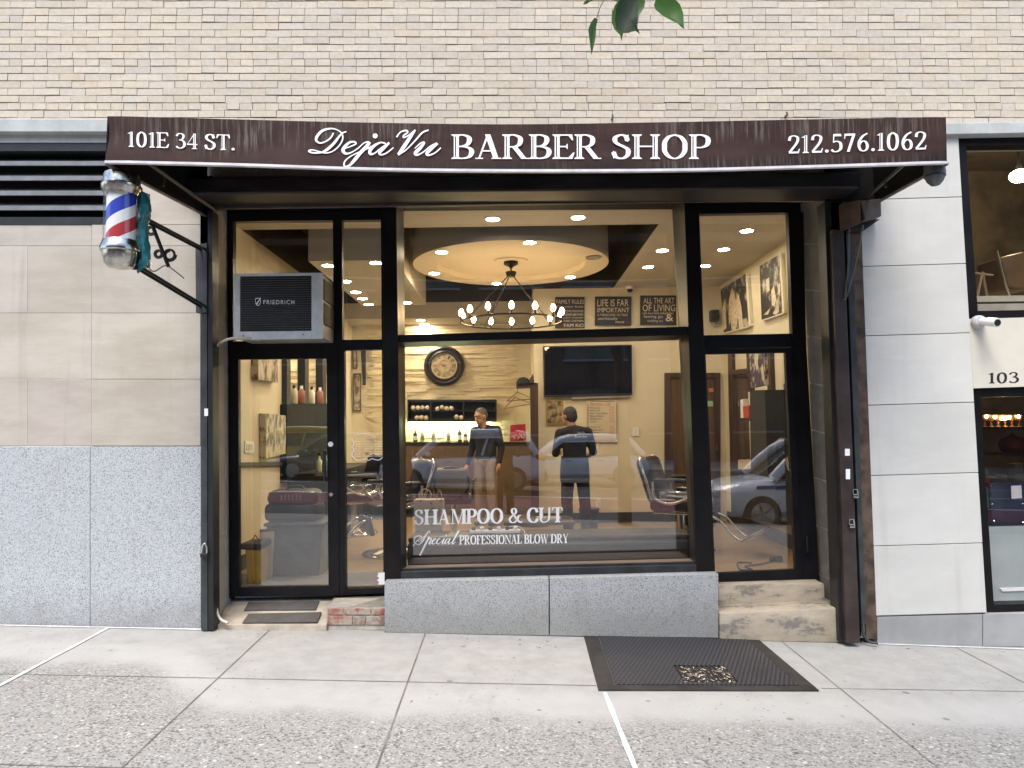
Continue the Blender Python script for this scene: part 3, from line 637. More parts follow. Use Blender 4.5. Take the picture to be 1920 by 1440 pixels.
for x0, x1 in ((1645, 1842), (1843.5, 2180), (2181.5, 2480)):
    k = rnd.uniform(.95, 1.05); mb.col = (k, k, k); mb.slab([(x0, 1157 - (x0 - 1645) * .025), (x1, 1157 - (x1 - 1645) * .025), (x1, 1216), (x0, 1212)], YF - .012, .4)
mb.build('stone_plinth', GREY_STONE, nb, bevel=.003)
mb = MB(); mb.slab([(1760, 231), (2480, 218), (2480, 239), (1760, 252)], YF - .06, .4); mb.build('cornice', CORNICE, nb, bevel=.005)
mb = MB()
for i, (q, mi) in enumerate((([(1798, 253), (2040, 250), (2040, 270), (1798, 272)], 0), ([(1798, 272), (1811, 272), (1834, 590), (1817, 590)], 0), ([(1830, 583), (2040, 579), (2040, 592), (1817, 597)], 0),
               ([(1824, 729), (2040, 722), (2040, 740), (1825, 745)], 0), ([(1826, 745), (1838, 745), (1864, 1140), (1851, 1147)], 0), ([(1860, 1134), (2040, 1130), (2040, 1146), (1852, 1149)], 0))): mb.slab(q, YF + .03 + i * .0015, .12)
mb.build('window_frame', FRAME, nb)
mb = MB(); mb.slab([(1817, 598), (2040, 592), (2040, 721), (1825, 728)], YF + .005, .2); sgn = mb.build('sign_band', M('cream_sign_paint', (.60, .565, .47), .6, var=.03), nb)
words(nb, '103 E', 1852, 719, 1945, 716.5, 20, YF + .003, face=GLB, mat=M('dark_letters', (.02, .018, .02), .4))
for q in ([(1811, 272), (2040, 270), (2040, 580), (1834, 584)], [(1838, 745), (2040, 740), (2040, 1131), (1863, 1135)]):
    mb = MB(); mb.slab(q, YF + .09, .008); mb.build('window_pane', GLASS_N, nb)
# its interior shell
mb = MB(); x0, x1, y0, y1, z0, z1 = 3.55, 6.4, YF + .22, 8.6, gz(4.5) + .05, 4.7
for q in ([(x0, y1, z0), (x1, y1, z0), (x1, y1, z1), (x0, y1, z1)], [(x0, y0, z0), (x0, y1, z0), (x0, y1, z1), (x0, y0, z1)], [(x1, y0, z0), (x1, y1, z0), (x1, y1, z1), (x1, y0, z1)], [(x0, y0, z0), (x1, y0, z0), (x1, y1, z0), (x0, y1, z0)], [(x0, y0, z1), (x1, y0, z1), (x1, y1, z1), (x0, y1, z1)]): mb.poly(q)
mb.build('interior_shell', M('cafe_brown_walls', (.095, .075, .05), .7, var=.5, vs=2), nb, recalc=False)
mb = MB(); a = P(1838, 590, YF + .4); mb.box((5.0, YF + .9, a.z + .12), (2.8, 1.2, .05)); mb.box((5.0, YF + .28, a.z - .06), (2.8, .04, .26)); mb.build('mezzanine_floor', M('cafe_bulkhead', (.36, .33, .26), .7), nb)

# things inside the neighbouring shop
pn_ = T('pendant_lamp', 'glowing pendant lamp behind the upper window of the shop next door', 'lamp', P(1912, 343, 6.9)); c = P(1912, 330, 6.9)
mb = MB(); mb.tube([c + Vector((0, 0, .06)), c + Vector((0, 0, .12)), c + Vector((0, 0, .9))], [.04, .015, .006], 10); mb.build('cord_and_cap', BLACK, pn_, smooth=40)
mb = MB(); mb.sph(c, (.09, .09, .06), 18); mb.build('glow_shade', M('pendant_glow', (1, .78, .42), .5, var=0, emit=110, ecol=(1, .78, .42)), pn_, smooth=60)
sl_ = T('stacked_seat', 'brown leather seat with bent chrome legs upside down behind the upper window next door', 'chair', P(1900, 560, 6.45)); q = [(1874, 482), (1925, 470), (1930, 545), (1890, 540)]
mb = MB(); mb.slab(q, 6.45, .35); mb.build('seat', M('tan_leather', (.16, .10, .05), .4, var=.2), sl_, bevel=.03, smooth=50)
mb = MB(); mb.tube(catmull([P(1869, 470, 6.4), P(1880, 515, 6.4), P(1893, 552, 6.4), P(1904, 565, 6.4), P(1930, 566, 6.4)], 5), .011, 8); mb.build('chrome_leg', CHROME, sl_, smooth=60)
wp = T('wooden_trestle', 'thin wooden trestle leaning behind the upper window next door', 'trestle', P(1835, 590, 6.4)); mb = MB(); mb.tube([P(1842, 510, 6.4), P(1826, 586, 6.4)], .012, 8); mb.tube([P(1842, 512, 6.4), P(1856, 584, 6.5)], .012, 8); mb.tube([P(1826, 512, 6.4), P(1862, 516, 6.4)], .009, 8); mb.build('legs', M('pale_wood', (.30, .22, .13), .6), wp)
ys_ = YF + 1.5
for y, lab in ((800, 'upper lit bar shelf with small glasses in the shop next door'), (848, 'lower bar shelf with ornaments in the shop next door')):
    t = T('bar_shelf', lab, 'shelf', P(1890, y, ys_), 'bar shelves next door'); mb = MB(); mb.rect(1838, y, 1990, y + 6, ys_, .3); mb.build('board', M('shelf_red_brown', (.16, .06, .03), .4, var=.3), t)
    if y == 800:
        for x in (1850, 1866, 1879, 1884, 1892, 1910): mb = MB(); mb.sph(P(x, 781 + (x % 5), ys_ + .05), .016, 10); mb.build('lamp_bulb', M('bar_bulb', (1, .72, .35), .5, var=0, emit=18, ecol=(1, .72, .35)), t)
for i in range(7):
    x = 1846 + i * 13; b = P(x, 800, ys_ + .1); t = T('bar_glass', 'small glass number %s along the upper bar shelf next door' % ['one', 'two', 'three', 'four', 'five', 'six', 'seven'][i], 'glass', b, 'glasses on the bar shelf'); mb = MB(); mb.lathe(b, [(.03, 0), (.008, .01), (.008, .05), (.035, .07), (.04, .12), (.036, .12), (.03, .075)], 14); mb.build('bowl', M('amber_glass', (.30, .16, .07), .1, var=.2), t, smooth=50)
b = P(1900, 848, ys_ + .1); t = T('red_ornament', 'round red ornament on the lower bar shelf next door', 'ornament', b); mb = MB(); mb.lathe(b, [(.09, 0), (.12, .04), (.13, .09), (.10, .14), (.02, .17), (.01, .2)], 20); mb.build('shell', M('red_lacquer', (.40, .05, .02), .2), t, smooth=60)
for k, (x, y, w2, h2) in enumerate(((1848, 903, 12, 24), (1863, 903, 14, 9), (1884, 903, 12, 12), (1912, 903, 18, 34))):
    t = T('carton', ['tall stacked pale carton by the window frame next door', 'low pale carton beside the tall one next door', 'small round topped pale carton next door', 'large pale carton at the picture edge next door'][k], 'carton', P(x, y, 6.9), 'cartons behind the shop window next door'); mb = MB(); a = P(x - w2 / 2, y - h2, 6.9); b = P(x + w2 / 2, y, 6.9); mb.rbox(((a.x + b.x) / 2, 6.95, (a.z + b.z) / 2), (b.x - a.x, .1, a.z - b.z), .008); mb.build('box', M('pale_card', (.48, .40, .26), .7, var=.15), t); mb = MB(); mb.box(((a.x + b.x) / 2, 6.9, (a.z + b.z) / 2), ((b.x - a.x) * .96, .004, .012)); mb.build('tape', M('card_tape', (.35, .27, .16), .4), t)
bpn = T('blue_panel', 'dark blue glossy studded panel behind the lower window next door', 'panel', P(1888, 986, 6.3)); mb = MB(); mb.slab([(1855, 906), (1930, 904), (1932, 984), (1863, 988)], 6.3, .5); mb.build('board', M('navy_gloss', (.012, .018, .05), .12, var=.4, vs=3), bpn, bevel=.01)
for x, y in ((1858, 911), (1860, 945), (1864, 977), (1914, 909), (1917, 945), (1918, 980)): mb = MB(); mb.sph(P(x, y, 6.295), .008, 8); mb.build('stud', CHROME, bpn)
mb = MB(); mb.slab([(1896, 911), (1915, 910), (1916, 934), (1897, 935)], 6.296, .003); mb.build('pinned_notice', LETTER, bpn)
fp = T('frosted_screen', 'pale frosted screen along the bottom of the window next door', 'screen', P(1900, 1132, 6.2)); mb = MB(); mb.slab([(1850, 988), (2040, 984), (2040, 1140), (1860, 1142)], 6.0, .03); mb.build('sheet', M('frosted_grey', (.33, .38, .37), .25, var=.1, vs=2), fp)
mb = MB(); mb.slab([(1875, 1103), (2040, 1098), (2040, 1104), (1880, 1109)], 5.99, .01); mb.build('rail', LETTER, fp)

# ------------------------------------------------------------------ awning
aw = T('awning', 'dark brown barber shop awning with white lettering and drip stains', 'awning', P(960, 318, YA))
TOPL = catmull([(200, 217), (450, 224), (700, 230), (960, 233), (1250, 229), (1500, 224), (1775, 219)], 8)
BOTL = catmull([(196, 302), (450, 308), (700, 316), (960, 319), (1250, 318), (1500, 312), (1777, 303)], 8)
NS = 8
def awp(i, t):
    x = lerp(TOPL[i][0], BOTL[i][0], t); y = lerp(TOPL[i][1], BOTL[i][1], t)
    e = i / (len(TOPL) - 1)
    wr = .006 * math.sin(e * 40 + t * 5) * math.sin(t * 3.1) + .010 * math.exp(-((e - .0) / .02) ** 2) + .010 * math.exp(-((e - 1) / .02) ** 2)
    return P(x, y, YA) + Vector((0, abs(wr) * (1 - abs(t - .5)) * 1.6, 0))
mb = MB(); n = len(TOPL)
mb.add([awp(i, k / NS) for i in range(n) for k in range(NS + 1)], [[i * (NS + 1) + k, (i + 1) * (NS + 1) + k, (i + 1) * (NS + 1) + k + 1, i * (NS + 1) + k + 1] for i in range(n - 1) for k in range(NS)])
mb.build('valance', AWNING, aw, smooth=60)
mb = MB(); fr = [awp(i, 0) for i in range(n)]; zt = max(p.z for p in fr) + .34; bk = [Vector((p.x, YF - .02, zt)) for p in fr]
mb.add(fr + bk, [[i, i + 1, n + i + 1, n + i] for i in range(n - 1)]); mb.build('roof_cloth', AWNING, aw, smooth=60)
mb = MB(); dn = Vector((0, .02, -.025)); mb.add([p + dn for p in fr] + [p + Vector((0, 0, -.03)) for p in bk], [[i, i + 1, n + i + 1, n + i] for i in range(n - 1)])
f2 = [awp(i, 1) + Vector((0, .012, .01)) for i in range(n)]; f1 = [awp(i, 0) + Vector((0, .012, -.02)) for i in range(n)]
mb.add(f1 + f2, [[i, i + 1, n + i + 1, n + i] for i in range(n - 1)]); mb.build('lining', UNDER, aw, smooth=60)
for i, zb, px, py in ((0, None, 386, 402), (n - 1, None, 1640, 380)):
    q = P(px, py, YF - .03); a, b = awp(i, 0), awp(i, 1); c = Vector((q.x, YF - .02, zt))
    mb = MB(); t = Vector((.006 if i == 0 else -.006, 0, 0)); mb.hexa([a, b, q, c], [p + t for p in (a, b, q, c)]); mb.build('side_cloth', UNDER, aw)
    mb = MB(); mb.tube([b + Vector((0, .0, -.012)), q + Vector((0, 0, -.012))], .011, 8); mb.build('frame_bar', M('bar_grey', (.22, .2, .18), .5, metal=.4), aw)
    s = .26 if i == 0 else -.26
    mb = MB(); mb.tube([b + Vector((s, .03, -.0)), q + Vector((s * .35, 0, .02))], .012, 8); mb.tube([b + Vector((s * .5, .5, .085)), b + Vector((s * .5, .5, .01))], .008, 6); mb.build('frame_bar', M('bar_dark', (.06, .055, .05), .5, metal=.4), aw)
mb = MB(); k = [awp(i, 1) for i in range(n)]
for p0, p1 in zip(k, k[1:]): mb.hexa([p0 + Vector((0, -.008, .004)), p1 + Vector((0, -.008, .004)), p1 + Vector((0, -.008, -.012)), p0 + Vector((0, -.008, -.012))], [p0 + Vector((0, .02, .004)), p1 + Vector((0, .02, .004)), p1 + Vector((0, .02, -.012)), p0 + Vector((0, .02, -.012))])
mb.build('edge_trim', M('pale_trim', (.62, .60, .62), .4, var=.15), aw)
YL = YA - .0015
words(aw, '101E 34 ST.', 238, 275, 442, 282, 29, YL, True)
words(aw, 'BARBER SHOP', 846, 298, 1334, 298, 46, YL, True)
words(aw, '212.576.1062', 1476, 288, 1739, 280, 34, YL, True)
DEJA = [
 [(545, 115, 14), (480, 145, 22), (380, 270, 34), (290, 350, 34), (215, 384, 20), (110, 386, 20), (62, 364, 22), (108, 349, 15), (200, 373, 15), (290, 389, 15), (380, 360, 15), (460, 285, 17), (499, 200, 18), (480, 132, 16), (420, 90, 14), (340, 76, 20), (240, 102, 32), (172, 170, 36), (157, 228, 30), (210, 261, 19), (290, 235, 17), (350, 185, 20), (378, 130, 18)],
 [(512, 335, 14), (600, 305, 15), (665, 272, 20), (650, 247, 20), (590, 252, 26), (530, 302, 38), (502, 355, 44), (535, 396, 30), (600, 386, 18), (690, 332, 15), (770, 262, 14), (830, 245, 20)],
 [(846, 248, 36), (800, 310, 44), (722, 390, 44), (650, 480, 42), (590, 545, 28), (540, 564, 20), (514, 545, 20), (530, 490, 18), (600, 432, 15), (700, 382, 13), (800, 342, 14), (870, 300, 14)],
 [(915, 170, 32)],
 [(1050, 268, 20), (985, 255, 20), (910, 292, 34), (852, 350, 42), (852, 400, 34), (905, 394, 18), (980, 335, 16), (1095, 255, 20)],
 [(1096, 258, 26), (1030, 320, 42), (972, 380, 40), (990, 412, 22), (1060, 390, 18), (1150, 320, 15)],
 [(1190, 185, 20), (1240, 122, 16), (1310, 100, 22), (1332, 125, 20), (1282, 165, 17), (1282, 190, 18), (1340, 165, 16), (1430, 95, 18)],
 [(1432, 92, 20), (1370, 180, 40), (1290, 300, 46), (1212, 410, 34)],
 [(1210, 414, 22), (1310, 350, 16), (1420, 240, 18), (1520, 130, 22), (1602, 95, 18)],
 [(1425, 330, 12), (1500, 264, 18), (1545, 258, 26), (1490, 330, 42), (1432, 388, 42), (1452, 415, 26), (1530, 380, 16), (1620, 305, 14), (1710, 260, 18)],
 [(1716, 264, 30), (1640, 330, 42), (1582, 390, 42), (1600, 418, 24), (1680, 390, 17), (1760, 322, 14)]]
for seg in (DEJA[:6], DEJA[6:]): mb = MB(); script(mb, seg, 570, 230, 6.857, YL, 1.02); mb.build('lettering', LETTER, aw, recalc=False)

# roller shutter housing, header and side tracks
sh = T('roller_shutter', 'rolled up steel shutter with dark hood and side tracks framing the shop opening', 'shutter', P(960, 1190, YF - .1))
mb = MB(); mb.slab([(345, 333), (1612, 322), (1612, 352), (345, 364)], YF - .32, .3); mb.build('hood', M('shutter_hood_black', (.014, .012, .012), .5, var=.5, vs=3, stretch=(1, 1, 4)), sh, bevel=.012)
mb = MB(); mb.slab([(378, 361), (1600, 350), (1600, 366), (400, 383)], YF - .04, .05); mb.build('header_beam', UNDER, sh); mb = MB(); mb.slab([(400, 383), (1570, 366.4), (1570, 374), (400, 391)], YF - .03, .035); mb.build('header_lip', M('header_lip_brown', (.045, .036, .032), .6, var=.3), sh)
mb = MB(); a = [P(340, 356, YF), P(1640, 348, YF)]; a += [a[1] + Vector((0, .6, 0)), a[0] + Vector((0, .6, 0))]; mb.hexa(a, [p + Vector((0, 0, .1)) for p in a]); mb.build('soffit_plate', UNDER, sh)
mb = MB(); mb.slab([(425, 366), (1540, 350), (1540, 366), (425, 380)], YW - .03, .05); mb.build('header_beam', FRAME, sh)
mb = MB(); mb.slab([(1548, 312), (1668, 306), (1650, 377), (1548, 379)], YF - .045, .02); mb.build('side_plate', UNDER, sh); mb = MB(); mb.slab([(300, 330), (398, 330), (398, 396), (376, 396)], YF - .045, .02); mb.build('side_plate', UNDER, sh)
mb = MB(); mb.slab([(376, 588), (388, 588), (389, 1183), (377, 1183)], YF - .09, .09); tr = mb.build('guide_track', STEEL, sh, bevel=.004)
mb = MB(); mb.slab([(389.5, 395), (398, 395), (400, 1182), (390.5, 1182)], YF - .085, .12); mb.build('guide_track', BLACK, sh)
mb = MB(); mb.slab([(366, 460), (388, 455), (388, 586), (367, 586)], YF - .1, .07); mb.build('mounting_plate', STEEL, sh, bevel=.003)
mb = MB(); mb.slab([(1546, 378), (1558, 378), (1584, 1203), (1574, 1203)], YF - .06, .14); mb.build('guide_track', BLACK, sh)
mb = MB(); mb.slab([(1560, 430), (1582, 430), (1613, 1206), (1587, 1206)], YF - .12, .08); mb.build('guide_track', BROWNSTEEL, sh, bevel=.004)
mb = MB(); mb.slab([(1586, 430), (1599, 430), (1624, 1170), (1616, 1170)], YF - .075, .07); mb.build('guide_track', STEEL, sh, bevel=.003)
mb = MB(); mb.slab([(1597, 400), (1614, 400), (1645, 1198), (1624, 1198)], YF - .02, .06); mb.build('rusted_backing', RUST, sh)
mb = MB(); mb.slab([(1578, 382), (1614, 374), (1614, 418), (1580, 432)], YF - .2, .05); mb.build('end_plate', M('rusty_brown_plate', (.085, .045, .025), .7, metal=.2, var=.4), sh, bevel=.003)
mb = MB(); mb.slab([(1614, 376), (1652, 372), (1653, 405), (1622, 412)], YF - .2, .2); mb.build('motor_cover', M('grey_brown_cover', (.10, .085, .08), .55, metal=.2, var=.3), sh, bevel=.006)
mb = MB(); mb.slab([(1588, 413), (1650, 411), (1620, 432), (1592, 436)], YF - .1, .09); mb.build('bracket', BLACK, sh)
for x, y, s in ((1604, 930, 1), (1597, 986, 1)):
    mb = MB(); c = P(x, y, YF - .14); mb.rbox(c, (.045, .03, .035), .01); mb.tube([c + Vector((-.02, 0, .015)), c + Vector((-.015, 0, .05)), c + Vector((.015, 0, .05)), c + Vector((.02, 0, .015))], .006, 6); mb.build('hasp', OLDCHROME, sh, smooth=40)
mb = MB()
for (x0, y0), (x1, y1) in (((1592, 428), (1584, 560)), ((1618, 424), (1588, 555))):
    a, b = P(x0, y0, YF - .15), P(x1, y1, YF - .13); m = 26
    for k in range(m):
        t = k / (m - 1); p = a.lerp(b, t) + Vector((.012 * math.sin(t * 3.14), 0, 0)); d = (b - a) / m * .75
        o_ = Vector((.007, 0, 0)) if k % 2 else Vector((0, .007, 0))
        mb.tube([p - d * .6, p - d * .3 + o_, p + d * .3 + o_, p + d * .6, p + d * .3 - o_, p - d * .3 - o_, p - d * .6], .0028, 5, False)
mb.build('chain', M('dull_chain_steel', (.2, .19, .17), .4, metal=.8), sh, smooth=60)
for x, y, w_, h_ in ((1589, 848, 9, 13), (1590, 889, 8, 19)):
    mb = MB(); mb.rect(x - w_ / 2, y - h_ / 2, x + w_ / 2, y + h_ / 2, YF - .1235, .002); mb.build('sticker', LETTER, sh)
mb = MB(); mb.rect(383, 766, 390, 780, YF - .0925, .002); mb.build('sticker', LETTER, sh)
pl = T('padlock', 'small black padlock hooked on the steel track beside the granite base', 'padlock', P(383, 1048, YF - .12))
mb = MB(); c = P(383, 1041, YF - .115); mb.rbox(c, (.06, .03, .035), .008); mb.build('body', BLACK, pl, smooth=40)
mb = MB(); mb.tube(catmull([c + Vector((-.018, 0, .01)), c + Vector((-.018, 0, .06)), c + Vector((0, 0, .09)), c + Vector((.018, 0, .06)), c + Vector((.018, 0, .01))], 4), .006, 8); mb.build('shackle', CHROME, pl, smooth=60)
mb = MB(); mb.tube(catmull([P(1616, 1168, YF - .05), P(1619, 1190, YF - .06), P(1630, 1203, YF - .08), P(1646, 1206, YF - .1)], 6), .011, 8); o = mb.build('conduit', STEEL, smooth=60)
props(o, 'thin grey metal conduit bending out at the foot of the rusted shutter track', 'conduit')

# ------------------------------------------------------------------ barber pole
XP = P(227, 420, 4.62).x
ZT, ZB = P(227, 326, 4.62).z, P(227, 504, 4.62).z; H = ZT - ZB
bp = T('barber_pole', 'striped red white and blue barber pole hanging from a black iron bracket', 'barber pole', Vector((XP, 4.62, ZB)))
C0 = Vector((XP, 4.62, ZB))
def zz(y): return P(227, y, 4.62).z - ZB
mb = MB(); mb.lathe(C0, [(.03, zz(504)), (.075, zz(501)), (.098, zz(493)), (.108, zz(480)), (.110, zz(474)), (.122, zz(472)), (.124, zz(466)), (.118, zz(462)), (.112, zz(458)), (.106, zz(452))], 40); mb.build('bottom_cap', OLDCHROME, bp, smooth=30)
mb = MB(); mb.lathe(C0, [(.106, zz(367)), (.112, zz(362)), (.122, zz(357)), (.124, zz(350)), (.112, zz(347)), (.110, zz(333)), (.104, zz(328)), (.08, zz(325)), (.02, zz(324))], 40); mb.build('top_cap', OLDCHROME, bp, smooth=30)
mb = MB(); mb.lathe(C0, [(.088, zz(456)), (.088, zz(364))], 40); mb.build('striped_cylinder', spiral_mat(), bp, smooth=40)
mb = MB(); mb.lathe(C0, [(.104, zz(455)), (.104, zz(365))], 40); mb.build('glass_cylinder', glass_mat('pole_glass', .06, (.97, .98, 1)), bp, smooth=40)
IRON = M('black_iron', (.015, .014, .013), .5, metal=.4, var=.3)
mb = MB()
for x_off in (-.02, .02):
    for ya, yb in ((402, 468), (497, 575)):
        mb.tube([Vector((XP + .02 + x_off, 4.76, P(265, ya, 4.76).z)), Vector((P(381, yb, YF - .1).x + x_off, YF - .1, P(381, yb, YF - .1).z))], .011, 8)
mb.tube([Vector((XP + .02, 4.76, P(265, 385, 4.76).z)), Vector((XP + .02, 4.76, P(265, 505, 4.76).z))], .02, 8)
mb.tube([P(283, 416, 5.0), P(316, 500, 5.02)], .014, 8)
for (cx, cy, r) in ((318, 478, 12), (283, 432, 9), (297, 476, 8)):
    mb.tube([P(cx + r * math.cos(a / 12 * 6.28) * (1 - a * .018), cy + r * math.sin(a / 12 * 6.28) * (1 - a * .018), 5.02) for a in range(22)], .009, 6)
mb.build('bracket', IRON, bp, smooth=60)
mb = MB(); mb.tube(catmull([P(272, 495, 4.8), P(288, 509, 4.9), P(310, 498, 5.0), P(330, 510, 5.1), P(345, 522, 5.25)], 6), .005, 6); mb.build('wire', M('grey_wire', (.3, .29, .27), .5), bp, smooth=60)
mb = MB(); prev = None
for k in range(15):
    t = k / 14; y = lerp(363, 500, t); cx = 268 + 3 * math.sin(t * 9)
    ring = [P(cx, y, 4.7) + Vector((.035 * math.cos(a), .045 * math.sin(a), 0)) * (1 + .25 * math.sin(5 * a + t * 17)) for a in [i * 6.283 / 14 for i in range(14)]]
    mb.v += ring
for k in range(14):
    for i in range(14): mb.f.append([k * 14 + i, k * 14 + (i + 1) % 14, k * 14 + 14 + (i + 1) % 14, k * 14 + 14 + i]); mb.mi.append(0); mb.c.append((1, 1, 1))
mb.add([P(262, 497, 4.66), P(272, 498, 4.66), P(268, 503, 4.66), P(259, 514, 4.66), P(256, 509, 4.66)], [[0, 1, 2, 3, 4]])
mt, nt, b_, tc = base('teal_and_white_tape'); nz = noise(nt, tc, 6, 4, .6, (1, 1, .6)); nt.links.new(mixc(nt, ramp(nt, nz, (.5, .56)), (.02, .14, .16), (.55, .50, .47)), b_.inputs['Base Color']); b_.inputs['Roughness'].default_value = .25
mb.build('tape_wrap', mt, bp, smooth=50)

# dome fixture at the other awning corner
dm = T('dome_fixture', 'weathered grey dome fixture hanging under the awning corner by the phone number', 'fixture', P(1754, 349, 4.58))
c = P(1754, 349, 4.58); k_ = 4.58 / F
mb = MB(); mb.lathe(c, [(.006, 0), (8 * k_, 2 * k_), (14 * k_, 9 * k_), (17.5 * k_, 18 * k_), (18 * k_, 19 * k_), (19 * k_, 26 * k_), (18 * k_, 34 * k_), (18.5 * k_, 40 * k_), (16 * k_, 44 * k_), (4 * k_, 46 * k_)], 28); mb.build('shell', M('weathered_grey_metal', (.12, .13, .125), .55, metal=.3, var=.4, vs=12), dm, smooth=40)
mb = MB(); mb.cyl(c + Vector((0, 0, 45 * k_)), c + Vector((-.02, .03, 52 * k_)), .012); mb.build('hanger', STEEL, dm, smooth=40); mb = MB(); mb.lathe(c + Vector((0, 0, 18 * k_)), [(18.6 * k_, 0), (18.9 * k_, 2 * k_), (18.4 * k_, 3 * k_)], 28); mb.build('band', STEEL, dm, smooth=40)

# ------------------------------------------------------------------ shopfront
sf = T('shopfront', 'black metal shopfront with two glazed doors and a deep boxed show window', 'shopfront', P(960, 1090, YW))
_j = [0]
def bar(mb, q, Y=YW, dep=.07):
    _j[0] = (_j[0] + 1) % 12; mb.slab(q, Y - .0013 * _j[0], dep)
def rq(x0, y0, x1, y1): return [(x0, y0), (x1, y0), (x1, y1), (x0, y1)]
mb = MB()
bar(mb, [(425, 394), (437, 394), (437, 660), (427, 660)]); bar(mb, [(425, 395), (720, 391), (720, 412), (425, 415)])
bar(mb, [(624, 411), (641, 411), (642, 660), (626, 660)]); bar(mb, [(427, 640), (722, 636), (722, 655), (427, 662)])
bar(mb, [(428, 660), (434, 660), (436, 1122), (430, 1122)]); bar(mb, [(633, 655), (645, 655), (648, 1116), (636, 1118)])
bar(mb, [(648, 1104), (722, 1102), (722, 1112), (648, 1115)]); bar(mb, [(714, 410), (722, 410), (724, 1105), (719, 1105)])
bar(mb, rq(425, 388, 735, 397), YW - .02)
mb.build('door_frame', FRAME2, sf)
mb = MB()
bar(mb, [(1306, 372), (1500, 368), (1502, 398), (1308, 401)]); bar(mb, [(1478, 398), (1506, 398), (1512, 655), (1487, 655)]); bar(mb, [(1302, 398), (1311, 398), (1321, 655), (1308, 655)])
bar(mb, [(1308, 629), (1502, 625), (1504, 650), (1310, 654)]); bar(mb, [(1488, 650), (1512, 650), (1537, 1092), (1508, 1092)], YW - .01)
bar(mb, [(1336, 1090), (1534, 1086), (1534, 1094), (1337, 1098)], YW - .01)
mb.build('door_frame', FRAME2, sf)
# deep boxed show window
dpt = YW - YB
def mull(name, tl, tr, bl, br, inner_t, inner_b, side):
    mb = MB(); f = [P(*tl, YB), P(*tr, YB), P(*br, YB), P(*bl, YB)]
    it, ib = P(*inner_t, YW), P(*inner_b, YW)
    if side < 0: back = [P(tl[0] + 3, tl[1], YW), it, ib, P(bl[0] + 3, bl[1], YW)]
    else: back = [it, P(tr[0] - 3, tr[1], YW), P(br[0] - 3, br[1], YW), ib]
    mb.hexa(f, back); mb.build(name, FRAME, sf, bevel=.004)
mull('box_mullion', (717, 386), (743, 386), (721, 1091), (752, 1089), (757, 386), (763, 1078), -1)
mull('box_mullion', (1283, 372), (1309, 372), (1306, 1078), (1339, 1077), (1259, 372), (1295, 1068), 1)
mb = MB(); bar(mb, [(740, 378), (1276, 364), (1276, 372), (740, 387)], YW - .01, .06); mb.build('window_head', FRAME, sf)
mb = MB(); bar(mb, [(744, 628), (1288, 612), (1289, 628), (745, 642)], YB + .03, dpt + .03); mb.build('transom_bar', FRAME, sf, bevel=.003)
mb = MB(); bar(mb, [(751, 1072), (1307, 1059), (1308, 1074), (752, 1087)], YB + .01, .1)
bar(mb, [(751, 1066), (1307, 1053), (1307, 1059), (751, 1071)], YB + .05, .03); mb.build('window_sill', M('grey_black_sill', (.03, .032, .036), .45, metal=.4, var=.3), sf, bevel=.002)
mb = MB(); a = [P(752, 1068, YB + .08), P(1306, 1055, YB + .08), P(1296, 1047, YW + .01), P(762, 1060, YW + .01)]; mb.hexa(a, [p - Vector((0, 0, .05)) for p in a])
mb.build('inner_sill', M('pinkish_sill_wood', (.17, .125, .095), .55, var=.25, vs=6, stretch=(.4, 3, 3)), sf)
# glass
def pane(q, parent=sf, mat=GLASS, Y=YW + .03, name='window_pane'):
    mb = MB(); mb.slab(q, Y, .008); return mb.build(name, mat, parent)
pane([(752, 384), (1264, 374), (1270, 626), (757, 640)]); pn = pane([(756, 636), (1272, 622), (1300, 1066), (760, 1078)])
pane([(435, 410), (627, 408), (628, 645), (436, 645)]); pane([(639, 408), (717, 406), (719, 640), (640, 642)]); pane([(643, 652), (720, 650), (722, 1106), (645, 1108)], mat=GLASS_D)
pane([(1309, 396), (1482, 394), (1490, 632), (1319, 636)])
# doors
def door(lab, outer, inner, x_h):
    d = MB(); (o0, o1, o2, o3), (i0, i1, i2, i3) = outer, inner
    for q in ([o0, o1, i1, i0], [i1, o1, o2, i2], [i3, i2, o2, o3], [o0, i0, i3, o3]): bar(d, q, YW - .004, .05)
    d_ = d.build('glass_door', FRAME2, sf); pane([(i0[0] - 4, i0[1] - 4), (i1[0] + 4, i1[1] - 4), (i2[0] + 4, i2[1] + 4), (i3[0] - 4, i3[1] + 4)], d_, GLASS_D, YW + .02, 'door_pane')
    return d_
d1 = door('', [(434, 657), (633, 653), (636, 1116), (436, 1119)], [(447, 674), (612, 672), (616, 1099), (448, 1102)], 0)
mb = MB(); mb.lathe(P(620, 833, YW - .02), [(.001, -.004), (.022, -.004), (.022, .004), (.001, .004)], 20, Matrix.Rotation(R(90), 3, 'X')); mb.build('lock_cylinder', LETTER, d1)
mb = MB(); mb.lathe(P(621, 927, YW - .02), [(.001, -.006), (.016, -.006), (.016, .006), (.001, .006)], 20, Matrix.Rotation(R(90), 3, 'X')); mb.build('lock_cylinder', CHROME, d1)
mb = MB(); mb.tube([P(608, 845, YW - .02), P(608, 845, YW - .06), P(609, 900, YW - .06), P(609, 900, YW - .02)], .012, 8); mb.build('pull_handle', BLACK, d1, smooth=50)
d2 = door('', [(1311, 655), (1488, 652), (1510, 1089), (1336, 1094)], [(1323, 664), (1473, 661), (1492, 1068), (1341, 1075)], 0)
mb = MB(); mb.tube([P(1513, 1007, YW - .02), P(1513, 1007, YW - .05), P(1514, 1034, YW - .05), P(1514, 1034, YW - .02)], .009, 8); mb.build('pull_handle', BLACK, d2, smooth=50)
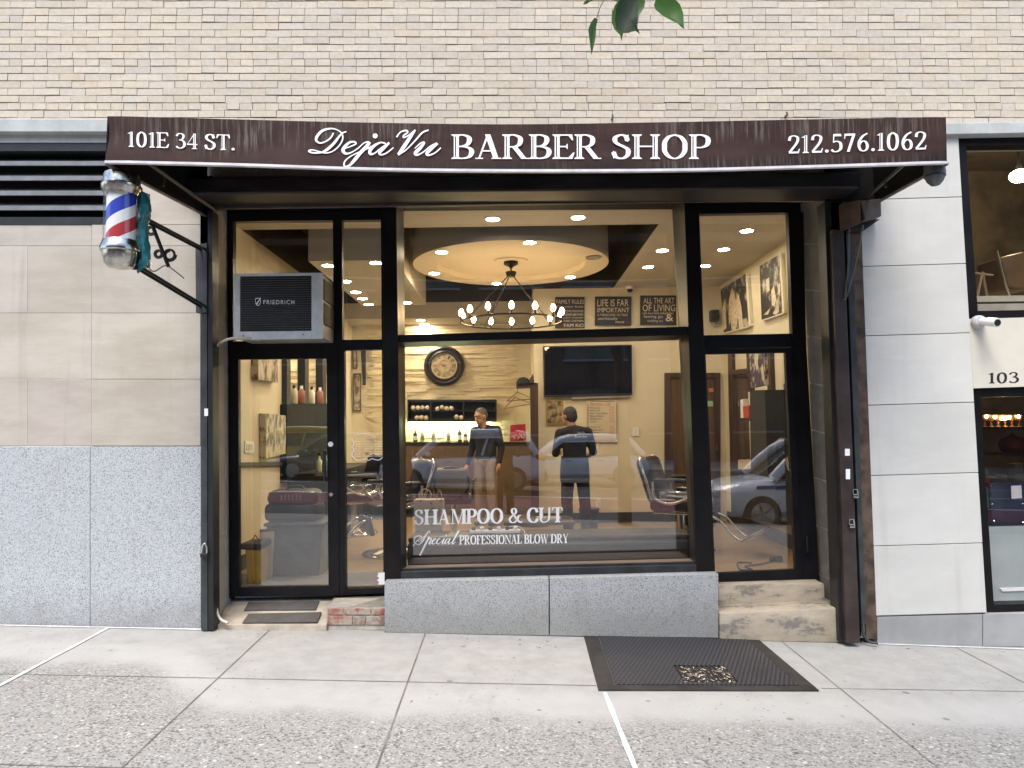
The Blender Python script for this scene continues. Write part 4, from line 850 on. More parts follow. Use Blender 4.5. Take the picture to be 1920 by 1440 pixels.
# window lettering, decal and tape
YG = YW + .022
words(sf, 'SHAMPOO & CUT', 776, 984, 1056, 979, 28, YG, face=GLB)
words(sf, 'PROFESSIONAL BLOW DRY', 861, 1021, 1066, 1018, 17, YG, face=GLB)
SPEC = [
 [(700, 262, 22), (722, 205, 22), (680, 193, 22), (620, 260, 40), (540, 400, 60), (462, 540, 42), (370, 622, 28), (270, 610, 24), (205, 540, 28), (210, 440, 28), (290, 355, 24), (390, 345, 24), (452, 402, 28), (440, 482, 26), (370, 530, 24), (318, 510, 20)],
 [(168, 682, 30), (230, 580, 30), (310, 495, 28), (430, 430, 22), (540, 352, 16)],
 [(702, 368, 44), (600, 560, 58), (480, 800, 58), (385, 985, 50)], [(620, 530, 16), (700, 440, 30), (762, 430, 38), (740, 500, 48), (690, 590, 44), (722, 612, 24), (800, 545, 16)],
 [(805, 540, 18), (880, 490, 20), (912, 450, 26), (870, 435, 30), (810, 500, 44), (790, 580, 44), (830, 612, 28), (905, 570, 18), (960, 500, 16)],
 [(1050, 462, 30), (1030, 430, 28), (970, 480, 42), (940, 570, 44), (980, 612, 28), (1060, 560, 18), (1130, 490, 16)],
 [(1195, 428, 44), (1125, 560, 44), (1132, 612, 28), (1205, 560, 16)], [(1250, 330, 30)],
 [(1350, 445, 22), (1280, 450, 30), (1212, 550, 44), (1220, 606, 30), (1300, 540, 18), (1395, 430, 22)], [(1388, 435, 42), (1325, 550, 44), (1332, 612, 28), (1405, 560, 16)],
 [(1660, 172, 56), (1560, 360, 54), (1452, 560, 48), (1462, 612, 30), (1525, 570, 20), (1555, 515, 14)]]
mb = MB(); script(mb, SPEC, 765, 985, 17.45, YG, 1.0); mb.build('lettering', LETTER, sf, recalc=False)
mb = MB(); kx = 14.4
def hp(x, y): return P(640 + x / kx, 790 + y / kx, YG)
out = catmull([(600, 350), (430, 360), (330, 390), (285, 450), (310, 530), (335, 610), (285, 685), (335, 760), (290, 850), (290, 930), (345, 990), (420, 1050), (560, 1040), (660, 1010), (735, 1055), (820, 1010), (900, 1030), (1010, 1045), (1100, 985), (1140, 930)], 4)
for a, b in zip(out, out[1:]):
    t = Vector((b[0] - a[0], b[1] - a[1])); nn = Vector((-t.y, t.x)).normalized() * 11
    mb.poly([hp(a[0] + nn.x, a[1] + nn.y), hp(b[0] + nn.x, b[1] + nn.y), hp(b[0] - nn.x, b[1] - nn.y), hp(a[0] - nn.x, a[1] - nn.y)])
rows_ = ['Monday', 'Tuesday', 'Wednesday', 'Thursday', 'Friday', 'Saturday', 'Sunday']
for i, dname in enumerate(rows_):
    y = 545 + i * 66
    ftext(mb, dname, lambda u, v, y=y: hp(360 + 150 * u, y + 26 - 44 * v))
    tx = 'CLOSED' if i == 5 else '10:00am - 6:00pm' if i == 6 else '9:00am - 8:00pm'
    xa, xb = (750, 1005) if i == 5 else (620, 1120)
    ftext(mb, tx, lambda u, v, y=y, xa=xa, xb=xb: hp(xa + (xb - xa) * u, y + 26 - 44 * v))
ftext(mb, 'Hours', lambda u, v: hp(650 + 280 * u, 470 - 110 * v))
mb.build('opening_hours_decal', LETTER, sf, recalc=False)
mb = MB(); mb.poly([P(x, y, YW - .016) for x, y in ((708, 1074), (722, 1073), (723, 1096), (709, 1096), (711, 1091), (707, 1088), (711, 1084), (707, 1080), (710, 1077))]); mb.build('torn_tape', LETTER, sf)

# ------------------------------------------------------------------ window air conditioner and its hose
ac = T('air_conditioner', 'boxy window air conditioner with black grille mounted over the glass door', 'air conditioner', P(520, 636, 5.72))
YC = 5.72
def acq(x0, y0, x1, y1): return [(x0, y0 - (x0 - 438) * .012), (x1, y0 - (x1 - 438) * .012), (x1, y1 - (x1 - 438) * .012), (x0, y1 - (x0 - 438) * .012)]
mb = MB(); a = [P(x, y, YC + .012) for x, y in acq(440, 515, 603, 634)]; mb.hexa(a, [p + Vector((0, .55, 0)) for p in a]); mb.build('case', M('case_grey_enamel', (.30, .29, .26), .5, var=.2, vs=5, bump=.05), ac, bevel=.004)
mb = MB()
for i, q in enumerate((acq(438, 513, 450, 637), acq(584, 513, 605, 637), acq(450, 513, 584, 518), acq(450, 622, 584, 637))): mb.slab(q, YC - .001 * i, .02)
mb.build('rim', WHITEMET, ac, bevel=.002)
mb = MB()
for i in range(24):
    y = 519 + i * 4.3; mb.slab(acq(451, y, 583, y + 3.1), YC + .004, .006)
mb.build('grille', M('grille_black', (.010, .010, .011), .5, var=.2), ac)
for y0, y1 in ((530, 568), (574, 612)):
    mb = MB(); xs = P(604, 520, YC).x + .003; z0, z1 = P(604, y1, YC + .2).z, P(604, y0, YC + .2).z
    mb.hexa([Vector((xs, YC + .06, z0)), Vector((xs, YC + .42, z0)), Vector((xs, YC + .42, z1)), Vector((xs, YC + .06, z1))], [Vector((xs - .02, YC + .06, z0)), Vector((xs - .02, YC + .42, z0)), Vector((xs - .02, YC + .42, z1)), Vector((xs - .02, YC + .06, z1))])
    mb.build('side_vent', M('vent_dark_mesh', (.03, .026, .02), .7, var=.3), ac)
mb = MB(); fpx(mb, 'FRIEDRICH', 494, 562.5, 552, 570.5, YC - .004, space=1.25); mb.build('lettering', LETTER, ac, recalc=False); mb = MB()
shp = [(478.5, 559), (489, 558.5), (489, 567), (487, 571), (483.7, 574), (480, 571), (478.5, 567)]
for i in range(len(shp)):
    a, b = shp[i], shp[(i + 1) % len(shp)]; cx, cy = 483.7, 566
    mb.poly([P(*a, YC - .004), P(*b, YC - .004), P(b[0] * .82 + cx * .18, b[1] * .82 + cy * .18, YC - .004), P(a[0] * .82 + cx * .18, a[1] * .82 + cy * .18, YC - .004)])
mb.poly([P(x, y, YC - .0044) for x, y in ((486, 561), (488, 561), (482, 571), (480, 570))])
mb.build('badge', LETTER, ac, recalc=False)
for x, y in ((456, 630), (568, 627)):
    mb = MB(); mb.lathe(P(x, y, YC - .003), [(.0005, -.001), (.006, -.001), (.006, .002)], 12, Matrix.Rotation(R(90), 3, 'X')); mb.build('screw_hole', BLACK, ac)
mb = MB(); mb.tube(catmull([P(486, 637, YC + .05), P(470, 634, YC), P(440, 634, YC - .02), P(418, 640, YC - .03), P(405, 655, YF + .02), P(403, 720, YF + .05), P(404, 900, YF + .05), P(405, 1100, YF + .04), P(406, 1140, YF), P(413, 1160, YF - .03), P(427, 1168, YF - .06)], 8), .011, 8)
o = mb.build('drain_hose', M('off_white_hose', (.48, .46, .40), .5, var=.15), smooth=60); props(o, 'off-white drain hose running from the air conditioner down the doorway jamb', 'hose')
# mats and hatch
for lab, q in (('dark rubber doormat against the glass door', [(466, 1128), (599, 1126), (592, 1142), (457, 1144)]), ('dark rubber doormat at the pavement edge of the doorway', [(466, 1150), (603, 1147), (595, 1165), (454, 1167)])):
    pl0, pl1, pl2 = P(430, 1121, YW + .1), P(628, 1119, YW + .1), P(408, 1172, YF); nrm = (pl1 - pl0).cross(pl2 - pl0).normalized()
    if nrm.z < 0: nrm = -nrm
    def onpl(x, y, h=0):
        d = ray(x, y); t = (pl0 + nrm * h - EYE).dot(nrm) / d.dot(nrm); return EYE + d * t
    mb = MB(); a = [onpl(x, y, .011) for x, y in q]; mb.hexa(a, [p - nrm * .0115 for p in a]); o = mb.build('door_mat', M('grey_rubber', (.075, .07, .066), .8, var=.2, vs=20, bump=.3, bs=150), bevel=.004); props(o, lab, 'mat', 'rubber mats in the doorway')
hq = [(1094, 1191), (1414, 1194), (1536, 1297), (1122, 1296)]
ht = T('cellar_hatch', 'dark steel cellar hatch set in the pavement below the show window', 'hatch', G(1290, 1250))
def hg(u, v, dz=.0): 
    a, b, c, d = [G(*p) for p in hq]; p = a.lerp(b, u).lerp(d.lerp(c, u), v); return p + Vector((0, 0, dz))
mb = MB(); 
def hbox(mb, u0, v0, u1, v1, z0, z1): mb.hexa([hg(u0, v0, z1), hg(u1, v0, z1), hg(u1, v1, z1), hg(u0, v1, z1)], [hg(u0, v0, z0), hg(u1, v0, z0), hg(u1, v1, z0), hg(u0, v1, z0)])
for u0, v0, u1, v1 in ((.085, .05, .93, .62), (.085, .62, .405, .93), (.66, .62, .93, .93), (.405, .895, .66, .93)): hbox(mb, u0, v0, u1, v1, .0, .014)
mb.build('tread_plate', tread_mat(), ht)
HF = M('hatch_frame_steel', (.03, .026, .023), .7, metal=.2, var=.5, vs=6, bump=.3)
mb = MB()
for u0, v0, u1, v1 in ((0, 0, 1, .048), (0, .932, 1, 1), (0, .049, .082, .931), (.932, .049, 1, .931)): hbox(mb, u0, v0, u1, v1, -.01, .011)
mb.build('rim', HF, ht, bevel=.003)
mb = MB(); hbox(mb, .405, .622, .66, .893, .003, .005)
mb.build('drain_well', M('drain_dark', (.012, .011, .010), .9), ht)
mb = MB()
for i in range(9):
    u = .415 + i * .028; hbox(mb, u, .63, u + .007, .885, .006, .013)
mb.build('drain_grate', HF, ht)
mb = MB(); rl = random.Random(3)
for i in range(150):
    p = hg(rl.uniform(.412, .655), rl.uniform(.66, .89), rl.uniform(.010, .018)); a = rl.uniform(0, 6.28); L = rl.uniform(.008, .022); wd = rl.uniform(.002, .006)
    d = Vector((math.cos(a), math.sin(a), rl.uniform(-.3, .3))) * L; e = Vector((-math.sin(a), math.cos(a), rl.uniform(-.2, .3))) * wd
    mb.col = rl.choice([(.45, .36, .24), (.55, .48, .38), (.2, .14, .09), (.66, .64, .6), (.35, .27, .17)]); mb.poly([p - d, p + e, p + d, p - e])
lm, nt, b_, tc = base('dry_litter'); nt.links.new(nd(nt, 'ShaderNodeAttribute', attribute_name='tint').outputs['Color'], b_.inputs['Base Color']); b_.inputs['Roughness'].default_value = .8
mb.build('leaf_litter', lm, ht, recalc=False, kind='stuff')
# security camera on the neighbour's sign band
scam = T('security_camera', 'white bullet security camera on the corner of the cream sign band', 'camera', P(1835, 605, YF - .02))
c = P(1834, 604, YF - .012); mb = MB(); mb.lathe(c, [(.001, -.02), (.052, -.02), (.055, .0), (.05, .03), (.04, .04), (.001, .042)], 24, Matrix.Rotation(R(90), 3, 'X')); mb.build('mount', M('camera_grey', (.45, .46, .48), .45), scam, smooth=40)
d = (P(1866, 607, YF - .2) - c).normalized(); e = c + Vector((0, -.05, 0))
mb = MB(); mb.tube([e, e + d * .07, e + d * .071, e + d * .16, e + d * .17], [.03, .03, .036, .036, .034], 20); mb.build('body', WHITEPLAS, scam, smooth=40)
mb = MB(); mb.cyl(e + d * .1705, e + d * .173, .026); mb.build('lens', BLACK, scam)

# ------------------------------------------------------------------ inside the shop: the room
ZC = 3.6; ZF = .28
XLW = (CZ(458, 432, ZC).x + CZ(552, 506, ZC).x) / 2; XRW = (CZ(1458, 466, ZC).x + CZ(1345, 537, ZC).x) / 2
TVY = CZ(1345, 537, ZC).y; SBY = TVY + 1.65; YI = YW + .12
XCOR = P(1003, 800, TVY).x
tray_f, tray_b = CZ(900, 425, ZC).y, CZ(1140, 542, ZC).y; tray_r = CZ(1200, 460, ZC).x + .04; tray_b2 = CZ(870, 566, ZC).y
def room(name, polys, mat, **k):
    mb = MB()
    for q in polys: mb.poly(q)
    return mb.build(name, mat, kind='structure', recalc=False, **k)
XA, XB = XLW - .0, XRW
room('floor', [[(XA, YW + .02, ZF), (XB, YW + .02, ZF), (XB, SBY, ZF), (XA, SBY, ZF)]], FLOORW)
ZH = 3.35
room('ceiling', [[(XA, YI, ZC), (XB, YI, ZC), (XB, tray_f, ZC), (XA, tray_f, ZC)], [(tray_r, tray_f, ZC), (XB, tray_f, ZC), (XB, TVY, ZC), (tray_r, TVY, ZC)],
                 [(XA, tray_b2, ZH), (XCOR, tray_b2, ZH), (XCOR, SBY, ZH), (XA, SBY, ZH)], [(XA, tray_b2, ZH), (XCOR, tray_b2, ZH), (XCOR, tray_b2, ZC), (XA, tray_b2, ZC)],
                 [(XCOR, tray_b, ZC), (tray_r, tray_b, ZC), (tray_r, TVY, ZC), (XCOR, TVY, ZC)]], CEIL)
ZT_ = 4.15
room('ceiling_recess', [[(XA, tray_f, ZC), (tray_r, tray_f, ZC), (tray_r, tray_f, ZT_), (XA, tray_f, ZT_)], [(XCOR, tray_b, ZC), (tray_r, tray_b, ZC), (tray_r, tray_b, ZT_), (XCOR, tray_b, ZT_)], [(XCOR, tray_b, ZC), (XCOR, tray_b2, ZC), (XCOR, tray_b2, ZT_), (XCOR, tray_b, ZT_)], [(XA, tray_b2, ZC), (XCOR, tray_b2, ZC), (XCOR, tray_b2, ZT_), (XA, tray_b2, ZT_)],
                        [(tray_r, tray_f, ZC), (tray_r, tray_b, ZC), (tray_r, tray_b, ZT_), (tray_r, tray_f, ZT_)], [(XA, tray_f, ZC), (XA, tray_b2, ZC), (XA, tray_b2, ZT_), (XA, tray_f, ZT_)],
                        [(XA, tray_f, ZT_), (tray_r, tray_f, ZT_), (tray_r, tray_b, ZT_), (XA, tray_b, ZT_)], [(XA, tray_b, ZT_), (XCOR, tray_b, ZT_), (XCOR, tray_b2, ZT_), (XA, tray_b2, ZT_)]], TRAYBLK)
room('interior_wall', [[(XA, YI, ZF), (XA, SBY, ZF), (XA, SBY, ZC), (XA, YI, ZC)]], CREAM)
room('interior_wall', [[(XB, YI, ZF), (XB, TVY, ZF), (XB, TVY, ZC), (XB, YI, ZC)]], CREAM)
room('interior_wall', [[(XCOR, TVY, ZF), (XB, TVY, ZF), (XB, TVY, ZC), (XCOR, TVY, ZC)], [(XCOR, TVY, ZF), (XCOR, SBY, ZF), (XCOR, SBY, ZC), (XCOR, TVY, ZC)]], CREAM)
room('interior_wall', [[(XA, SBY, ZF), (XCOR, SBY, ZF), (XCOR, SBY, ZC), (XA, SBY, ZC)]], CREAM)
room('interior_wall', [[(XA - .3, YI, ZC), (XB + .3, YI, ZC), (XB + .3, YI, ZC + .9), (XA - .3, YI, ZC + .9)], [(XA - .4, YI - .02, ZF - .3), (XA, YI - .02, ZF - .3), (XA, YI - .02, ZC), (XA - .4, YI - .02, ZC)], [(XB, YI - .02, ZF - .3), (XB + .5, YI - .02, ZF - .3), (XB + .5, YI - .02, ZC), (XB, YI - .02, ZC)]], CREAM)
mb = MB(); mb.box(((XCOR + XB) / 2 - .25, TVY - .012, ZF + .07), (XB - XCOR - .7, .02, .14)); mb.box((XB - .012, (YI + TVY) / 2, ZF + .07), (.02, TVY - YI - .1, .14)); mb.box((XA + .012, 7.6, ZF + .07), (.02, 2.0, .14))
mb.build('skirting_board', M('dark_skirting', (.03, .022, .018), .5), kind='structure')
mb = MB(); mb.poly([(XA, YW + .03, ZF + .006), (-.6, YW + .03, ZF + .006), (-.6, 6.75, ZF + .006), (XA, 6.75, ZF + .006)]); mb.build('entrance_mat', M('grey_entrance_carpet', (.11, .10, .09), .95, var=.2, vs=40), kind='structure')
# stacked stone cladding on the far wall
mb = MB(); rs = random.Random(11); x0, x1 = P(697, 700, SBY).x, P(970, 700, SBY).x; z = ZF
while z < ZH - .02:
    h = rs.uniform(.035, .055); x = x0 + rs.uniform(-.1, .06); xe = x1 + rs.uniform(-.12, .06)
    while x < xe:
        l = min(rs.uniform(.18, .55), xe - x + .02); d = rs.uniform(.02, .055); k = rs.uniform(.8, 1.1); mb.col = (.74 * k, .65 * k, .47 * k)
        mb.hexa([Vector((x + .001, SBY - d, z)), Vector((x + l - .001, SBY - d, z)), Vector((x + l - .001, SBY - d, z + h - .002)), Vector((x + .001, SBY - d, z + h - .002))], [Vector((x + .001, SBY, z)), Vector((x + l - .001, SBY, z)), Vector((x + l - .001, SBY, z + h - .002)), Vector((x + .001, SBY, z + h - .002))]); x += l
    z += h
m_, nt, b_, tc = base('stacked_stone'); nzz = noise(nt, tc, 18, 6, .7, (.4, 1, 2)); nt.links.new(mixc(nt, ramp(nt, nzz, (.3, .75)), nd(nt, 'ShaderNodeAttribute', attribute_name='tint').outputs['Color'], (.58, .49, .33)), b_.inputs['Base Color']); b_.inputs['Roughness'].default_value = .8; bumpto(nt, b_, nzz, .4, .01)
o = mb.build('stone_cladding', m_, recalc=False); props(o, 'cream stacked stone cladding with a ragged edge on the far wall of the shop', 'wall cladding')
# round ceiling drum and dropped soffit
ZD = 3.52; nr, fr_ = CZ(960, 450, ZD), CZ(962, 535, ZD); DC = Vector(((nr.x + fr_.x) / 2 - .02, (nr.y + fr_.y) / 2, ZD)); DR = (fr_.y - nr.y) / 2
dr = T('ceiling_drum', 'large round drum shaped ceiling feature hung inside the dark recess above the chandelier', 'ceiling drum', DC)
mb = MB(); n = 72
def ring(r, z): return [DC + Vector((r * math.cos(2 * math.pi * i / n), r * math.sin(2 * math.pi * i / n), z)) for i in range(n)]
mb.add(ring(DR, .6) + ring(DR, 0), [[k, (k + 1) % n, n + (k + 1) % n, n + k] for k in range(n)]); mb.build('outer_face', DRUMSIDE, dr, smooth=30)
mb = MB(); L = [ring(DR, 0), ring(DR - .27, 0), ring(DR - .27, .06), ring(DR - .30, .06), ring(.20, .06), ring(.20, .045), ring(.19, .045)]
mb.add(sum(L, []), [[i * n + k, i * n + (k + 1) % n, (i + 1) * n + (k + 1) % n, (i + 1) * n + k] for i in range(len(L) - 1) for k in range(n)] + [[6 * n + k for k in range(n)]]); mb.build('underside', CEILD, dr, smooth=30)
mb = MB(); c = CZ(1113, 482, ZD - .001); mb.lathe(c, [(.001, -.004), (.075, -.004), (.085, -.012), (.09, -.012), (.09, .0)], 28); mb.build('air_vent', M('vent_grey', (.3, .28, .24), .5), dr)
mb = MB(); xs0, xs1 = P(578, 470, 7.4).x, P(775, 540, 8.8).x; mb.box(((xs0 + xs1) / 2, 8.75, (3.40 + 4.1) / 2), (xs1 - xs0, 2.7, .7)); o = mb.build('soffit', CEIL); props(o, 'boxed soffit with a row of downlights along the mirror side of the ceiling', 'soffit')

# downlights: one built, the rest copied
dlt = None
def downlight(px, py, z, lab, cool=False, r=.062):
    global dlt
    p = CZ(px, py, z)
    if dlt is None:
        dlt = T('downlight', lab, 'ceiling light', p, 'recessed downlights in the shop ceiling')
        mb = MB(); mb.lathe(Vector((0, 0, 0)), [(r, -.001), (r, -.008), (r + .012, -.008), (r + .016, -.003), (r + .016, .0)], 24); mb.build('trim_ring', WHITEPLAS, dlt, local=True)
        mb = MB(); mb.lathe(Vector((0, 0, 0)), [(.001, -.006), (r * .98, -.006), (r * .98, -.002)], 24); mb.build('lens', LED, dlt, local=True); o = dlt
    else: o = dup(dlt, p, lab)
    if cool:
        for ch in o.children:
            if ch.name.startswith('lens'): ch.data = ch.data.copy(); ch.data.materials[0] = LEDC
    if 'far downlights' in lab or 'deep inside' in lab:
        for ch in o.children:
            if ch.name.startswith('lens'): ch.data = ch.data.copy(); ch.data.materials[0] = LEDF
    return o
for a in ((924, 410, ZC, 'downlight in the front ceiling strip above the drum, the one nearer the door side'), (1084, 407, ZC, 'downlight in the front ceiling strip above the drum, nearer the price list side'),
          (1242, 469, ZC, 'downlight beside the slanted recess edge above the third black sign', True), (1215, 500, ZC, 'downlight deeper in by the slanted recess edge, above the second black sign'),
          (1400, 432, ZC, 'big warm downlight at the front of the row over the second glass door'), (1357, 467, ZC, 'cool white downlight in the middle of the row over the second glass door', True), (1322, 498, ZC, 'deepest downlight of the row over the second glass door, half behind the mullion'),
          (828, 472, ZD, 'downlight on the drum rim, front at the door side'), (814, 512, ZD, 'downlight on the drum rim, back at the door side'), (993, 454, ZD, 'downlight on the drum rim at its very front'), (1069, 519, ZD, 'cool downlight on the drum rim, back by the black signs', True), (932, 531, ZD, 'downlight on the drum rim at its very back'),
          (615, 497, 3.4, 'first downlight of the soffit row, above the air conditioner corner'), (705, 492, 3.4, 'lone downlight on the inner side of the soffit, behind the narrow side window'), (648, 527, 3.4, 'second downlight of the soffit row'), (667, 547, 3.4, 'third downlight of the soffit row'), (680, 559, 3.4, 'fourth downlight of the soffit row'), (691, 570, 3.4, 'fifth and deepest downlight of the soffit row'),
          (762, 567, 3.35, 'downlight deep inside, cut by the box mullion'), (789, 600, ZH, 'upper of two far downlights beyond the chandelier'), (796, 607, ZH, 'lower of two far downlights beyond the chandelier')): downlight(*a)

# chandelier
HC = Vector((DC.x + .0, DC.y, 0)); cz_ = lambda y: P(958, y, DC.y).z
ch = T('chandelier', 'wagon wheel chandelier with candle bulbs hanging from the round ceiling drum', 'chandelier', Vector((HC.x, HC.y, cz_(606))))
IR2 = M('dark_bronze', (.02, .016, .013), .45, metal=.6, var=.2); rr = 96 / F * DC.y; zr = cz_(603)
mb = MB(); mb.lathe(Vector((HC.x, HC.y, ZD + .02)), [(.02, -.045), (.03, -.03), (.085, -.005), (.085, .035)], 24); mb.tube([(HC.x, HC.y, ZD), (HC.x, HC.y, cz_(512))], .009, 8); mb.lathe(Vector((HC.x, HC.y, cz_(520))), [(.02, 0), (.05, .01), (.065, .06), (.06, .065), (.01, .07)], 16); mb.build('stem', IR2, ch, smooth=40)
NBU = 14
mb = MB(); k = 48; c3 = Vector((HC.x, HC.y, zr))
rp = [c3 + Vector((rr * math.cos(6.2832 * i / k), rr * math.sin(6.2832 * i / k), 0)) for i in range(k + 1)]
mb.tube(rp, .011, 8, False); mb.build('ring', IR2, ch, smooth=60)
mb = MB()
for i in range(4):
    a = 6.2832 * i / 4 + .6; q = c3 + Vector((rr * math.cos(a), rr * math.sin(a), 0))
    for s in (-.012, .012): mb.tube([Vector((HC.x + .04 * math.cos(a), HC.y + .04 * math.sin(a) + s, cz_(518))), q + Vector((s, 0, 0))], .005, 6)
mb.build('suspension_rods', IR2, ch)
for i in range(NBU):
    a = 6.2832 * (i + .5) / NBU; q = c3 + Vector((rr * math.cos(a), rr * math.sin(a), 0))
    mb = MB(); mb.cyl(q + Vector((0, 0, -.005)), q + Vector((0, 0, .05)), .013, n=12); ca = mb.build('candle_socket', IR2, ch)
    mb = MB(); mb.lathe(q + Vector((0, 0, .05)), [(.011, 0), (.024, .020), (.029, .042), (.023, .064), (.011, .082), (.002, .087)], 14); mb.build('bulb', BULB, ca, smooth=60)

# ------------------------------------------------------------------ far wall: clock, shelf, counter and what stands on it
YK = SBY - .07
cc = P(833, 686, YK); kr = YK / F
ck = T('wall_clock', 'big round wall clock with a thick black rim on the cream stone wall', 'clock', cc)
M90 = Matrix.Rotation(R(90), 3, 'X')
mb = MB(); mb.lathe(cc, [(24 * kr, 0), (24 * kr, .03), (26 * kr, .06), (30 * kr, .05), (33 * kr, .085), (37 * kr, .06), (38 * kr, .03), (38 * kr, -.03)], 48, M90); mb.build('rim', M('clock_rim_black', (.022, .018, .016), .35, var=.2), ck, smooth=30)
mb = MB(); mb.lathe(cc, [(.001, .012), (24.5 * kr, .012), (24.5 * kr, .0)], 40, M90); mb.build('dial', M('clock_dial_gold', (.34, .26, .15), .5, var=.3, vs=14), ck)
mb = MB()
mb.tube([cc + Vector((24 * kr * math.cos(a / 40 * 6.2832), -.02, 24 * kr * math.sin(a / 40 * 6.2832))) for a in range(41)], .008, 6, False)
mb.tube([cc + Vector((11 * kr * math.cos(a / 40 * 6.2832), -.02, 11 * kr * math.sin(a / 40 * 6.2832))) for a in range(41)], .006, 6, False); mb.build('dial_ring', M('pale_brass', (.55, .48, .34), .3, metal=.6), ck, smooth=60)
NUM = ['XII', 'I', 'II', 'III', 'IV', 'V', 'VI', 'VII', 'VIII', 'IX', 'X', 'XI']
mb = MB()
for i, s in enumerate(NUM):
    a = math.pi / 2 - i * math.pi / 6; u_, v_ = Vector((-math.sin(a + math.pi) , 0, math.cos(a + math.pi))) * -1, Vector((math.cos(a), 0, math.sin(a)))
    u_ = Vector((math.sin(a), 0, -math.cos(a))); q = cc + v_ * 14.5 * kr + Vector((0, -.016, 0)); wd = (2 + len(s) * 1.3) * kr
    ftext(mb, s, lambda u, v, q=q, u_=u_, v_=v_, wd=wd: q + u_ * (u - .5) * wd + v_ * v * 7 * kr)
mb.build('numerals', M('numeral_brown', (.03, .022, .015), .5), ck, recalc=False)
mb = MB()
for ang, ln, wd in ((25, 9, .018), (150, 14, .012)):
    a = R(ang); d = Vector((math.cos(a), 0, math.sin(a))); e = Vector((-d.z, 0, d.x)); q = cc + Vector((0, -.024, 0)); mb.poly([q - d * .03 - e * wd / 2, q + d * ln * kr, q - d * .03 + e * wd / 2])
mb.build('hands', BLACK, ck, recalc=False)
YS = SBY - .35
shf = T('wall_shelf', 'black open wall shelf with rolled towels below the round clock', 'shelf', P(848, 791, YS))
mb = MB()
for q in ((764, 749, 931, 753), (764, 786, 931, 791), (764, 753, 766, 786), (929, 753, 931, 786), (806, 753, 808.5, 786), (868, 753, 870.5, 786), (766, 769.5, 929, 771)): mb.rect(*q, YS, .26)
mb.build('carcass', BLACK, shf); mb = MB(); mb.rect(764, 749, 931, 791, YS + .261, .01); mb.build('back_panel', M('shelf_back', (.02, .016, .013), .6), shf)
mb = MB(); mb.rect(765, 792, 922, 799, YS + .12, .05); o = mb.build('strip_light', STRIP); props(o, 'glowing strip light fixed under the black wall shelf', 'strip light')
TOW = M('rolled_towel', (.66, .58, .44), .95, var=.1, vs=60, bump=.5, bs=200)
tl = 0
for cx, cy, nn, lab in ((789, 767, 4, 'upper bay at the mullion end'), (834, 767, 4, 'upper bay in the middle'), (791, 784, 3, 'lower bay at the mullion end'), (861, 784, 2, 'lower bay beside the divider')):
    for i in range(nn):
        x = cx + (i - (nn - 1) / 2) * 8.6; c = P(x, cy - 1.0, YS + .08); mb = MB(); mb.lathe(c, [(.001, -.09), (.022, -.09), (.034, -.07), (.036, .08), (.02, .1)], 14, Matrix.Rotation(R(90), 3, 'X') @ Matrix.Rotation(R(rnd.uniform(-14, 14)), 3, 'X'))
        o = mb.build('rolled_towel', TOW, smooth=60); props(o, 'rolled cream towel in the %s, the %s of its row' % (lab, ['first', 'second', 'third', 'fourth'][i]), 'towel', 'rolled towels on the black shelf')
YCt = SBY - .55
ctr = T('counter', 'wooden faced counter with a dark top under the lit shelf', 'counter', P(860, 975, YCt))
mb = MB(); mb.rect(757, 829, 1000, 834, YCt - .02, .54); mb.build('top', M('counter_top_dark', (.03, .025, .02), .3), ctr)
mb = MB(); mb.rect(757, 834.6, 1000, 990, YCt, .5); mb.build('front', plank_mat('counter_front_planks', ((.40, .29, .17), (.31, .22, .125), (.14, .09, .05)), .6, .06, .5), ctr)
BOT = M('pale_bottle', (.62, .62, .42), .3, var=.08); BOTD = M('amber_bottle', (.10, .075, .03), .25, var=.2)
for i, (x, yt, dark, lab) in enumerate(((779, 803, 1, 'dark pump bottle at the mullion end of the counter'), (792, 803, 0, 'pale pump bottle second from the mullion end of the counter'), (813, 803, 0, 'pale pump bottle third along the counter under the strip light'), (841, 803, 0, 'pale pump bottle in the middle of the counter'), (862, 799, 1, 'tall dark capped bottle near the barber on the counter'), (873, 806, 1, 'short dark bottle behind the barber on the counter'), (886, 804, 0, 'pale bottle half hidden behind the barber'))):
    b = P(x, 829, YCt + .12); h = P(x, yt, YCt + .12).z - b.z; t = T('pump_bottle', lab, 'bottle', b, 'bottles on the lit counter')
    mb = MB(); mb.lathe(b, [(.03, 0), (.034, .006), (.034, h * .55), (.026, h * .66), (.012, h * .70), (.012, h * .76)], 16); mb.build('body', BOTD if dark else BOT, t, smooth=40)
    mb = MB(); mb.cyl(b + Vector((0, 0, h * .76)), b + Vector((0, 0, h * .97)), .006); mb.box(b + Vector((.012, 0, h * .97)), (.045, .014, .012)); mb.build('pump', BLACK if dark else WHITEPLAS, t)
    mb = MB(); mb.lathe(b, [(.0345, h * .15), (.0345, h * .45)], 16); mb.build('label_band', LETTER if dark else M('bottle_label', (.35, .33, .2), .5), t, smooth=40)
bg = T('gift_bag', 'red gift bag with pink tissue standing on the counter', 'bag', P(971, 829, YCt + .1))
mb = MB(); mb.slab([(957, 797), (985, 795), (987, 826), (956, 828)], YCt + .06, .12); mb.build('body', M('red_paper', (.42, .02, .03), .5, var=.1), bg)
mb = MB()
for k in range(9): c = P(962 + k * 2.6, 818 + 3 * math.sin(k * 2.1), YCt + .04); mb.rbox(c, (.05, .03, .022), .008, Matrix.Rotation(k * 1.3, 3, 'Y'))
mb.build('tissue', M('pink_tissue', (.62, .34, .32), .8), bg, smooth=50)
